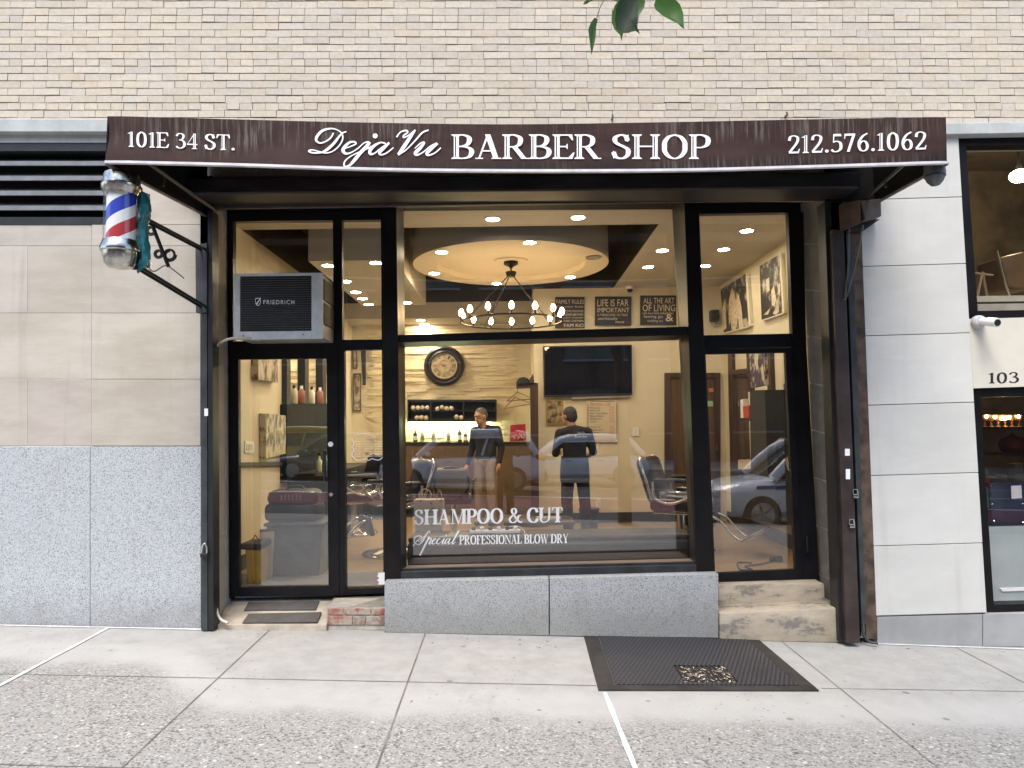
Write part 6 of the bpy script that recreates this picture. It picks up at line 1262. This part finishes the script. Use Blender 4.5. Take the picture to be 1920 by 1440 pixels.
# ------------------------------------------------------------------ people
def blob(name, prims, mat, parent, voxel=.009, sm=4, smf=.5):
    mb = MB()
    for p in prims:
        if p[0] == 'c':
            a, b, ra, rb = Vector(p[1]), Vector(p[2]), p[3], p[4]
            mb.tube([a, b], [ra, rb], 14); mb.sph(a, ra, 14); mb.sph(b, rb, 14)
        else: mb.sph(p[1], p[2], 16, p[3] if len(p) > 3 else None)
    me = bpy.data.meshes.new(name); me.from_pydata(mb.v, [], mb.f)
    bm = bmesh.new(); bm.from_mesh(me); bmesh.ops.recalc_face_normals(bm, faces=bm.faces); bm.to_mesh(me); bm.free()
    tmp = bpy.data.objects.new(name + '_form', me); COL.objects.link(tmp)
    r = tmp.modifiers.new('r', 'REMESH'); r.mode = 'VOXEL'; r.voxel_size = voxel
    s = tmp.modifiers.new('s', 'SMOOTH'); s.iterations = sm; s.factor = smf
    dg = bpy.context.evaluated_depsgraph_get(); dg.update(); m2 = bpy.data.meshes.new_from_object(tmp.evaluated_get(dg)); bpy.data.objects.remove(tmp); bpy.data.meshes.remove(me)
    m2.name = name; m2.materials.clear(); m2.materials.append(mat); m2.shade_smooth()
    o = bpy.data.objects.new(name, m2); COL.objects.link(o); o.parent = parent; ORG[o] = Vector(); return o
def person(lab, loc, rz, sc, J, mats, head_rot=(0, 0), hair=HAIR, hair_low=True, sleeve=1.0, open_hand=True):
    """J: joints, metres, facing -Y: shoulders sl/sr, elbows, wrists, hips, knees, ankles, hd head centre, nk neck"""
    t = T('person', lab, 'person', loc, None, rz); t.scale = (sc, sc, sc); v = {k: Vector(p) for k, p in J.items()}
    HR = Matrix.Rotation(head_rot[1], 3, 'Z') @ Matrix.Rotation(head_rot[0], 3, 'X')
    v['hd'] = v['hd'] - Vector((0, 0, .022))
    def h(x, y, z): return v['hd'] + HR @ Vector((x, y, z)) * 1.1
    body = [('e', h(0, .008, .02), (.081, .101, .107), HR), ('e', h(0, -.022, -.045), (.062, .075, .077), HR), ('c', h(0, -.085, .012), h(0, -.104, -.022), .010, .015), ('e', h(0, -.076, -.092), (.026, .022, .018), HR),
            ('e', h(.075, .005, -.005), (.012, .02, .032), HR), ('e', h(-.075, .005, -.005), (.012, .02, .032), HR), ('e', h(0, -.08, -.06), (.026, .016, .009), HR), ('e', h(0, -.074, .042), (.05, .022, .012), HR),
            ('c', v['nk'] - Vector((0, 0, .06)), h(0, .015, -.05), .062, .056)]
    ch, pe = v['ch'], v['pe']
    body += [('e', ch, (.155, .095, .17)), ('e', pe, (.145, .10, .12)), ('c', ch - Vector((0, 0, .05)), pe + Vector((0, 0, .03)), .085, .085)]
    for s in 'lr':
        body += [('c', v['s' + s], v['e' + s], .048, .038), ('c', v['e' + s], v['w' + s], .038, .026), ('c', v['h' + s], v['k' + s], .075, .05), ('c', v['k' + s], v['a' + s], .05, .035), ('c', v['a' + s], v['a' + s] + Vector((0, -.13, -.04)), .035, .03)]
        d = (v['w' + s] - v['e' + s]).normalized(); side = Vector((1 if s == 'l' else -1, 0, 0)); fw = v.get('f' + s, Vector((0, -1, 0)) if abs(d.z) > .7 else Vector((0, 0, 1))); up = d.cross(fw).normalized()
        if up.length < .1: up = side
        pc = v['w' + s] + d * .05; body.append(('c', v['w' + s], pc + d * .02, .024, .032)); body.append(('e', pc, (.032, .032, .036)))
        for k, (o_, L) in enumerate(((-.027, .058), (-.009, .07), (.010, .066), (.027, .05))):
            b0 = pc + d * .03 + fw * o_; m1 = b0 + d * L * .55 + up * .006; body += [('c', b0, m1, .0105, .0095), ('c', m1, m1 + d * L * .45 + up * .022, .0095, .008)]
        b0 = pc - fw * .03 * -1 + d * -.01; body += [('c', b0, b0 + d * .03 + fw * .03, .012, .0105), ('c', b0 + d * .03 + fw * .03, b0 + d * .055 + fw * .036, .0105, .009)]
    blob('body', body, mats['skin'], t, .0085, 3, .4)
    top = [('c', ch - Vector((0, 0, .02)), pe + Vector((0, 0, .05)), .108, .112), ('c', ch + Vector((.06, 0, 0)), pe + Vector((.055, 0, .02)), .1, .105), ('c', ch + Vector((-.06, 0, 0)), pe + Vector((-.055, 0, .02)), .1, .105), ('e', ch, (.178, .118, .19)), ('e', ch + Vector((0, .0, -.17)), (.158, .112, .16)), ('e', pe + Vector((0, 0, .05)), (.166, .122, .12)), ('c', v['sl'] + Vector((-.03, 0, .0)), v['sr'] + Vector((.03, 0, .0)), .066, .066), ('c', ch + Vector((0, .02, .1)), v['nk'] + Vector((0, .012, -.065)), .09, .066)]
    for s in 'lr':
        top.append(('c', v['nk'] + Vector((0, .015, -.07)), v['s' + s] + Vector((0, 0, -.005)), .075, .062))
        we = v['e' + s].lerp(v['w' + s], .92) if sleeve >= 1 else v['e' + s]
        top += [('c', v['s' + s], v['e' + s], .066, .053)]
        if sleeve >= 1: top += [('c', v['e' + s], we, .053, .036)]
    blob('shirt', top, mats['shirt'], t, .010, 5)
    leg = [('e', pe + Vector((0, 0, -.01)), (.165, .122, .13))]
    for s in 'lr': leg += [('c', v['h' + s], v['k' + s], .098, .078), ('c', v['k' + s], v['a' + s] + Vector((0, 0, .02)), .077, .068)]
    blob('trousers', leg, mats['legs'], t, .011, 5)
    for s in 'lr': blob('shoe', [('c', v['a' + s] + Vector((0, .03, -.045)), v['a' + s] + Vector((0, -.15, -.055)), .042, .036), ('e', v['a' + s] + Vector((0, -.05, -.03)), (.045, .1, .045))], BLACK, t, .009, 3)
    hr = [('e', h(0, .022, .042), (.089, .101, .094), HR), ('e', h(0, .045, .0), (.087, .075, .088), HR)] if hair_low else [('e', h(0, .02, .05), (.085, .097, .086), HR), ('e', h(0, .045, .015), (.085, .068, .077), HR)]
    blob('hair', hr, hair, t, .009, 3)
    for s in (-1, 1):
        mb = MB(); mb.sph(h(s * .031, -.083, .012), (.013, .007, .007), 10, HR); e = mb.build('eye', M('eye_white', (.5, .48, .45), .3), t, smooth=60, local=True)
        mb = MB(); mb.sph(h(s * .031, -.0885, .012), (.006, .003, .006), 8, HR); mb.build('iris', BLACK, e, smooth=60, local=True)
        mb = MB(); mb.tube([h(s * .014, -.093, .034), h(s * .032, -.094, .041), h(s * .05, -.082, .035)], .005, 6); mb.build('eyebrow', hair, t, smooth=60, local=True)
    mb = MB(); mb.tube([h(-.024, -.088, -.062), h(0, -.097, -.060), h(.024, -.088, -.062)], .004, 6); mb.build('mouth', M('lip', (.25, .09, .07), .5), t, smooth=60, local=True)
    return t
BASEJ = dict(hd=(0, -.03, 1.635), nk=(0, .0, 1.50), ch=(0, .01, 1.27), pe=(0, .01, .95), sl=(.185, .01, 1.41), sr=(-.185, .01, 1.41), el=(.25, .04, 1.13), er=(-.25, .04, 1.13), wl=(.265, -.05, .89), wr=(-.265, -.05, .89),
             hl=(.09, .01, .92), hr=(-.09, .01, .92), kl=(.10, -.01, .50), kr=(-.10, -.01, .50), al=(.105, .02, .09), ar=(-.105, .02, .09))
y1 = 10.0; zt1 = P(905, 768, y1).z
p1 = person('barber in black top and khaki trousers facing the window by the counter', Vector((P(912, 980, y1).x, y1, ZF)), R(-20), (zt1 - ZF) / 1.705, dict(BASEJ, hd=(-.045, -.065, 1.615), nk=(-.01, -.01, 1.49), sr=(-.175, 0, 1.385), sl=(.175, .02, 1.40), er=(-.235, .04, 1.12), wr=(-.275, -.06, .88), el=(.235, .05, 1.13), wl=(.235, -.06, .90), kl=(.11, -.05, .50), al=(.13, -.02, .09), hl=(.09, .0, .91)), dict(skin=SKIN, shirt=BLKCLOTH, legs=KHAKI), (R(14), R(-22)), GREYHAIR, False)
y2 = 8.6; zt2_ = P(1066, 762, y2).z
p2 = person('barber in black work shirt seen from behind near the price list', Vector((P(1080, 1000, y2).x, y2, ZF)), R(192), (zt2_ - ZF) / 1.735, dict(BASEJ, hd=(.05, -.06, 1.62), nk=(.01, -.015, 1.49), ch=(.0, .0, 1.26), sl=(.19, -.02, 1.38), sr=(-.185, .01, 1.395), er=(-.255, .02, 1.13), wr=(-.18, -.20, 1.02), el=(.245, -.04, 1.12), wl=(.14, -.28, 1.12), kl=(.11, -.02, .5), kr=(-.12, .02, .5), ar=(-.14, .05, .09)), dict(skin=SKIN, shirt=BLKCLOTH, legs=BLKCLOTH), (R(5), R(35)), HAIR, True, .5)
mb = MB()
for s, y0, y1_, wd in (('Deja Vu', 1.40, 1.365, .10), ('Barbershop', 1.352, 1.315, .17)):
    ftext(mb, s, lambda u, v, y0=y0, y1_=y1_, wd=wd: Vector(((.5 - u) * wd - .05, .142 + .002 * v, y1_ + (y0 - y1_) * v)))
mb.build('back_print', LETTER, p2, recalc=False, local=True)
apr = MB(); apr.lathe((0, .0, 0), [(.188, .74), (.198, .76), (.196, .9), (.186, 1.02), (.175, 1.08)], 24, Matrix(((1, 0, 0), (0, .80, 0), (0, 0, 1)))); apr.build('shirt_hem', BLKCLOTH, p2, smooth=60, local=True)
zf = gz(-.2)
p3 = person('person in dark jacket and brown trousers at the kerb holding up a phone', Vector((-.16, -.50, zf)), R(180), (1.70) / 1.745, dict(BASEJ, el=(.24, -.16, 1.20), wl=(-.02, -.34, 1.475), er=(-.25, -.16, 1.20), wr=(-.25, -.33, 1.475), fl=(-1, 0, 0), fr=(1, 0, 0)), dict(skin=SKIN, shirt=M('dark_jacket', (.02, .02, .022), .8, var=.3), legs=M('brown_trousers', (.055, .03, .022), .85, var=.2)), (0, 0), HAIR, True)
ph = T('phone', 'black phone held up at eye level in front of the person at the kerb', 'phone', Vector((0, -.045, 1.56))); mb = MB(); mb.rbox((-.02, -.045, 1.59), (.155, .009, .075), .004); mb.build('body', BLACK, ph); mb = MB(); mb.rbox((-.02, -.0505, 1.59), (.148, .002, .069), .001); mb.build('screen', TVM, ph)

# ------------------------------------------------------------------ cars in the street (seen only in the glass)
TYRE = M('tyre_rubber', (.015, .015, .016), .8); RIM = M('alloy_rim', (.35, .35, .36), .3, metal=.8)
CARGLASS = M('car_glass', (.012, .014, .016), .06, var=.05); REDL = M('tail_lamp_red', (.55, .03, .02), .2, var=.1); HEADL = M('head_lamp', (.6, .62, .65), .1, var=.2, vs=30)
def car(name, lab, loc, paint, cab, Lx=4.55, hh=1.66, extra=None):
    t = T(name, lab, 'car', loc, None, R(180)); b = dict(local=True); h2 = Lx / 2; k = hh / 1.66
    st_ = [(-h2, .5, .92, .74), (-h2 + .08, .38, 1.02, .84), (-h2 + .5, .3, 1.06, .9), (-.4, .28, 1.02, .92), (.9, .28, .98, .92), (h2 - .55, .28, .90, .90), (h2 - .15, .32, .80, .82), (h2, .42, .66, .70)]
    mb = MB(); n = 14; vs = []
    for x, zb, zt, w_ in st_:
        zb *= k; zt *= k; sec = [(w_ * .88, zb), (w_, zb + .12), (w_, (zb + zt) / 2), (w_ * 1.0, zt - .22), (w_ * .95, zt - .13), (w_ * .80, zt - .02), (w_ * .6, zt + .02)]
        vs += [(x, y, z) for y, z in sec] + [(x, -y, z) for y, z in reversed(sec)]
    m = len(st_); mb.add(vs, [[i * n + j, i * n + (j + 1) % n, (i + 1) * n + (j + 1) % n, (i + 1) * n + j] for i in range(m - 1) for j in range(n)] + [list(range(n)), [(m - 1) * n + j for j in range(n)]])
    mb.build('body', paint, t, smooth=40, **b)
    br, rr_, rf, bf = cab; zb, zt = 1.0 * k, hh - .04
    B = [(br, .80, zb), (bf, .80, zb - .03), (rf, .62, zt), (rr_, .62, zt)]
    mb = MB(); mb.hexa([Vector(p) for p in B], [Vector((p[0], -p[1], p[2])) for p in B]); mb.build('windows', CARGLASS, t, **b)
    mb = MB(); q = [(rr_ - .12, .78, zt - .15), (rf + .14, .78, zt - .15), (rf - .12, .53, zt + .05), (rr_ + .12, .53, zt + .05)]
    mb.hexa([Vector(p) for p in q], [Vector((p[0], -p[1], p[2])) for p in q]); mb.build('roof', paint, t, smooth=30, **b)
    for s in (-1, 1):
        mb = MB(); mb.tube([(bf, s * .81, zb - .03), (rf, s * .67, zt - .03)], .03, 8); mb.tube([(br, s * .81, zb), (rr_, s * .635, zt)], .07, 8); mb.tube([((br + bf) / 2 - .1, s * .81, zb), ((rr_ + rf) / 2 - .1, s * .635, zt)], .035, 8); mb.tube([(rf, s * .64, zt), (rr_, s * .64, zt)], .04, 8)
        mb.build('pillars', paint, t, smooth=50, **b)
        mb = MB(); mb.tube(catmull([(bf + .05, s * .80, zb - .02), ((bf + rf) / 2 + .05, s * .745, lerp(zb, zt, .56)), (rf, s * .69, zt - .03), ((rf + rr_) / 2, s * .68, zt + .02), (rr_, s * .69, zt - .05), ((br + rr_) / 2 - .02, s * .75, lerp(zb, zt, .5)), (br, s * .80, zb)], 6), .095, 10); mb.build('roof_rail', paint, t, smooth=60, **b)
    for x in (-h2 + .85, h2 - .9):
        for s in (-1, 1):
            c = Vector((x, s * .84, .345)); Mx = Matrix.Rotation(R(90) * -s, 3, 'X')
            mb = MB(); mb.lathe(c, [(.20, -.09), (.31, -.1), (.345, -.07), (.345, .07), (.31, .1), (.22, .1), (.22, .06)], 32, Mx); wh = mb.build('wheel', TYRE, t, smooth=40, **b)
            mb = MB(); mb.lathe(c, [(.001, .07), (.05, .09), (.06, .07), (.2, .06), (.23, .095)], 28, Mx)
            for a in range(5): mb.rbox(c + Mx @ Vector((.12 * math.cos(a * 1.2566), .12 * math.sin(a * 1.2566), .085)), (.2, .04, .02), .008, Mx @ Matrix.Rotation(a * 1.2566, 3, 'Z'))
            mb.build('rim', RIM, wh, smooth=40, **b)
    for s in (-1, 1):
        mb = MB(); mb.rbox((-h2 + .12, s * .76, .92 * k), (.26, .14, .2), .05); mb.build('tail_lamp', REDL, t, smooth=50, **b)
        mb = MB(); mb.rbox((h2 - .2, s * .70, .72 * k), (.34, .2, .13), .05); mb.build('headlight', HEADL, t, smooth=50, **b)
        mb = MB(); mb.rbox((bf - .25, s * .96, zb + .06), (.16, .16, .12), .05); mb.build('mirror', paint, t, smooth=50, **b)
        for dx in (.35, -.65): mb = MB(); mb.rbox((dx, s * .93, .86 * k), (.2, .03, .03), .01); mb.build('door_handle', CHROME, t, **b)
    if extra: extra(t, b)
    return t
def paint(nm, c): return M(nm, c, .25, metal=.0, var=.03, coat=.6)
zr_ = lambda x: gz(x) - .138
car('silver_car', 'silver suv passing in the nearer lane behind the photographer', Vector((-1.4, -7.95, zr_(-1.4))), paint('silver_paint', (.74, .75, .76)), (-2.05, -1.65, .35, 1.15))
car('white_car', 'white hatchback in the lane beyond the silver suv', Vector((2.1, -11.2, zr_(2.1))), paint('white_paint', (.86, .86, .86)), (-2.05, -1.5, .35, 1.2), 4.5, 1.58)
car('dark_sedan', 'dark blue sedan in the far lane of the street', Vector((-5.6, -11.6, zr_(-5.6))), paint('dark_blue_paint', (.02, .028, .045)), (-1.8, -1.0, .4, 1.3), 4.8, 1.45)
def taxi_x(t, b): mb = MB(); mb.rbox((-.4, 0, 1.62), (.3, .5, .14), .03); mb.build('roof_light', WHITEPLAS, t, **b)
car('yellow_taxi', 'yellow taxi behind the dark blue sedan', Vector((-8.4, -15.2, zr_(-8.4))), paint('taxi_yellow', (.62, .36, .02)), (-2.0, -1.4, .4, 1.2), 4.7, 1.62, taxi_x)
def police_x(t, b):
    for s in (-1, 1): mb = MB(); mb.box((-.1, s * .925, .84), (3.3, .012, .07)); mb.build('blue_stripe', M('police_blue', (.01, .03, .22), .4), t, **b)
    mb = MB(); mb.rbox((-.3, 0, 1.72), (.3, 1.1, .1), .03); mb.build('light_bar', M('bar_blue', (.05, .1, .4), .2), t, **b)
car('police_car', 'white police suv with a blue stripe parked at the kerb', Vector((6.0, -1.75, zr_(6.0))), paint('police_white', (.75, .76, .78)), (-2.05, -1.65, .35, 1.15), 4.7, 1.68, police_x)
# opposite side of the street
ob = T('brown_building', 'tall brown brick building with dark windows across the street', 'building', Vector((0, -30, 0)))
mb = MB(); mb.box((0, -35, 7.5), (110, 10, 21)); mb.build('wall', M('brown_brick_far', (.085, .055, .042), .85, var=.25, vs=3), ob)
WD = M('far_window', (.03, .035, .04), .1, var=.3)
for iz in range(3):
    for ix in range(9):
        mb = MB(); mb.box((-20 + ix * 5, -29.97, 2.6 + iz * 4.4), (3.6, .12, 2.6)); wn = mb.build('window', WD, ob); mb = MB(); mb.box((-20 + ix * 5, -29.93, 1.24 + iz * 4.4), (3.9, .2, .12)); mb.build('sill', GREY_STONE, wn)
# street tree whose lowest leaves hang into the top of the view
tre = T('street_tree', 'street tree with drooping green leaves hanging into the top of the view', 'tree', Vector((1.9, -1.0 + .75, gz(1.9))))
BARK = M('tree_bark', (.07, .055, .04), .9, var=.3, vs=14, bump=.6); tx, ty = 1.95, -.35
mb = MB(); mb.tube(catmull([(tx, ty, gz(tx) - .1), (tx + .02, ty, 1.2), (tx - .03, ty + .02, 2.6), (tx - .08, ty + .05, 4.2), (tx - .1, ty, 6.0)], 5), [.13 - .0045 * i for i in range(21)], 10); mb.build('trunk', BARK, tre, smooth=60)
lp = P(1180, -60, 1.75); mb = MB(); mb.tube(catmull([(tx - .03, ty + .02, 2.75), (1.5, .3, 3.35), (1.0, 1.0, 3.4), (.62, 1.5, 3.1), (lp.x, 1.75, lp.z), (lp.x - .1, 1.75, lp.z - .02)], 5), [.05 - .0018 * i for i in range(26)], 8); mb.build('branch', BARK, tre, smooth=60)
def leaf_mat(name, a, b2):
    m, nt, b_, tc = base(name); n_ = noise(nt, tc, 25, 5, .6); nt.links.new(mixc(nt, ramp(nt, n_, (.3, .7)), a, b2), b_.inputs['Base Color']); b_.inputs['Roughness'].default_value = .4
    tl_ = nd(nt, 'ShaderNodeBsdfTranslucent', i={0: c4(tuple(min(1, x * 1.6) for x in b2))}); mx = nd(nt, 'ShaderNodeMixShader', i={0: .35, 1: b_.outputs[0], 2: tl_.outputs[0]}); nt.links.new(mx.outputs[0], nt.nodes['Material Output'].inputs[0]); return m
LF = leaf_mat('green_leaf', (.045, .115, .02), (.075, .17, .03)); LD = leaf_mat('dark_leaf', (.012, .028, .010), (.02, .045, .014)); LM = leaf_mat('mid_leaf', (.05, .10, .035), (.07, .13, .045))
def leaf(q, Y, mat, fold=.012, bend=.02):
    pts = [P(x, y, Y) for x, y in q]; cx = sum((p for p in pts), Vector()) / len(pts); tip = pts[0]; mb = MB(); n = len(pts); ax = (cx - tip).normalized(); vs = [cx + Vector((0, fold, 0))]
    for p in pts: vs.append(p + Vector((0, -bend * ((p - cx).dot(ax)) * 8 * abs((p - cx).dot(ax)), 0)))
    mb.add(vs, [[0, 1 + i, 1 + (i + 1) % n] for i in range(n)]); o = mb.build('leaf', mat, tre, smooth=60, recalc=False); return o
leaf([(1109, 104), (1106, 80), (1104, 66), (1103, 55), (1108, 42), (1115, 33), (1121, 36), (1118, 50), (1117, 68), (1114, 84)], 1.75, LM)
leaf([(1165, 78), (1163, 66), (1152, 55), (1147, 42), (1148, 22), (1153, 10), (1170, -12), (1200, -14), (1210, 2), (1208, 14), (1199, 28), (1196, 45), (1180, 62), (1168, 62)], 1.79, LF)
leaf([(1200, 64), (1192, 58), (1170, 62), (1156, 55), (1153, 38), (1155, 16), (1164, -2), (1180, -22), (1194, -14), (1197, 8), (1196, 30), (1195, 50)], 1.75, LD)
leaf([(1283, 55), (1279, 48), (1262, 40), (1243, 30), (1229, 18), (1226, 10), (1230, -2), (1245, -14), (1264, -4), (1275, 8), (1281, 24), (1282, 40)], 1.7, LF, .02, .03)
leaf([(1093, 8), (1097, 2), (1108, -10), (1118, -12), (1112, 0), (1108, -2), (1100, 8)], 1.78, LM); leaf([(1157, 4), (1150, 0), (1140, -14), (1170, -18), (1166, -2)], 1.8, LF)
mb = MB(); mb.tube(catmull([P(1136, -30, 1.76), P(1134, -4, 1.76), P(1126, 12, 1.75), P(1119, 34, 1.75)], 5), .0012, 6); mb.build('twig', BARK, tre, smooth=60); mb = MB(); mb.tube(catmull([P(1250, -50, 1.72), P(1246, -12, 1.7)], 3), .0015, 6); mb.build('twig', BARK, tre, smooth=60); mb = MB(); mb.tube(catmull([P(1182, -50, 1.76), P(1183, -16, 1.77)], 3), .0015, 6); mb.build('twig', M('twig_brown', (.09, .06, .04), .8), tre, smooth=60)
mb = MB(); rc = random.Random(5)
for i in range(2600):
    while True:
        q = Vector((rc.uniform(-1, 1), rc.uniform(-1, 1), rc.uniform(-1, 1)))
        if q.length < 1: break
    cl = (math.sin(q.x * 7 + q.z * 5) + math.sin(q.y * 8 - q.z * 6)) * .5
    if cl < -.35: continue
    c = Vector((tx - .1 + q.x * 2.3, ty - .25 + q.y * 1.3, 6.2 + q.z * 1.7)); a = Vector((rc.uniform(-1, 1), rc.uniform(-1, 1), rc.uniform(-.9, .2))).normalized() * rc.uniform(.05, .08); s = a.orthogonal().normalized() * a.length * .62
    s = Matrix.Rotation(rc.uniform(0, 6.28), 3, a) @ s; mb.add([c - a, c + s - a * .2, c + a * 1.1, c - s - a * .2], [[0, 1, 2, 3]])
mb.build('crown', LF, tre, recalc=False)
mb = MB()
for k in range(7):
    a = k * .9; e = Vector((tx - .1 + 1.4 * math.cos(a), ty - .1 + .8 * math.sin(a), 5.6 + .5 * (k % 3))); mb.tube(catmull([(tx - .08, ty + .03, 4.0 + .25 * k), (tx - .1 + .6 * math.cos(a), ty + .4 * math.sin(a), 4.9 + .2 * k), e], 4), [.045, .04, .035, .03, .026, .022, .018, .014, .01], 6)
mb.build('limbs', BARK, tre, smooth=60)

# ------------------------------------------------------------------ small things on wall and pavement
for i, (x, y, lab) in enumerate(((1148, 222, 'small dark iron hook in the brick just above the word BARBER on the awning'), (1474, 217, 'small dark iron hook in the brick just above the phone number on the awning'))):
    c = P(x, y, YF - .03); t = T('wall_hook', lab, 'hook', c); mb = MB(); mb.cyl(c + Vector((0, .03, 0)), c + Vector((0, -.02, 0)), .008); mb.build('pin', RUST, t); mb = MB(); mb.tube([c + Vector((0, -.02, -.015)), c + Vector((0, -.025, .005)), c + Vector((0, -.015, .022))], .008, 8); mb.build('eye', RUST, t, smooth=50)
mb = MB(); rl = random.Random(21)
for i in range(130):
    if rl.random() < .5: x, y = rl.uniform(0, 1920), rl.uniform(1215, 1435)
    else: x = rl.uniform(420, 1900); y = 1186 + (x - 420) * .014 + rl.uniform(2, 22)
    if 1080 < x < 1545 and y < 1300: continue
    p = G(x, y) + Vector((0, 0, .006)); a = rl.uniform(0, 6.28); L = rl.uniform(.006, .02); wd = rl.uniform(.002, .006)
    d = Vector((math.cos(a), math.sin(a), rl.uniform(-.1, .1))) * L; e = Vector((-math.sin(a), math.cos(a), rl.uniform(-.1, .2))) * wd
    mb.col = rl.choice([(.07, .06, .05), (.12, .10, .08), (.10, .085, .07), (.3, .25, .18), (.5, .47, .42), (.06, .07, .04)]); mb.poly([p - d, p + e, p + d, p - e])
o = mb.build('litter', lm, recalc=False, kind='stuff'); props(o, 'scattered dry flecks of leaf and litter on the pavement', 'litter')
wd_ = T('weed', 'tiny green weed sprouting at the foot of the granite block by the hatch', 'weed', G(1090, 1188)); mb = MB()
for i in range(26):
    p = G(1090 + rl.uniform(-8, 9), 1189); a = rl.uniform(0, 6.28); h = rl.uniform(.01, .05); d = Vector((math.cos(a) * .02, math.sin(a) * .01 - .01, h)); q = Vector((.006, 0, .004))
    mb.poly([p, p + d * .6 + q, p + d, p + d * .6 - q])
mb.build('leaves', LF, wd_, recalc=False)
for k, (x, colr, lab) in enumerate(((551, (.55, .50, .36), 'cream box of products standing on the ledge under the station mirrors'), (565, (.30, .10, .06), 'red capped product on the ledge under the station mirrors'), (584, (.62, .58, .48), 'white tub on the ledge under the station mirrors'), (600, (.28, .11, .07), 'orange red bottle at the inner end of the mirror ledge'))):
    p = LXp(x, 757, .06); t = T('toiletry_bottle', lab, 'bottle', p, 'toiletries on the barber station'); mb = MB(); mb.lathe(p, [(.04, 0), (.045, .01), (.045, .15), (.02, .18)], 14); mb.build('body', M('product%d' % k, colr, .4), t, smooth=40); mb = MB(); mb.cyl(p + Vector((0, 0, .18)), p + Vector((0, 0, .22)), .018); mb.build('cap', LETTER if k % 2 else BLACK, t)
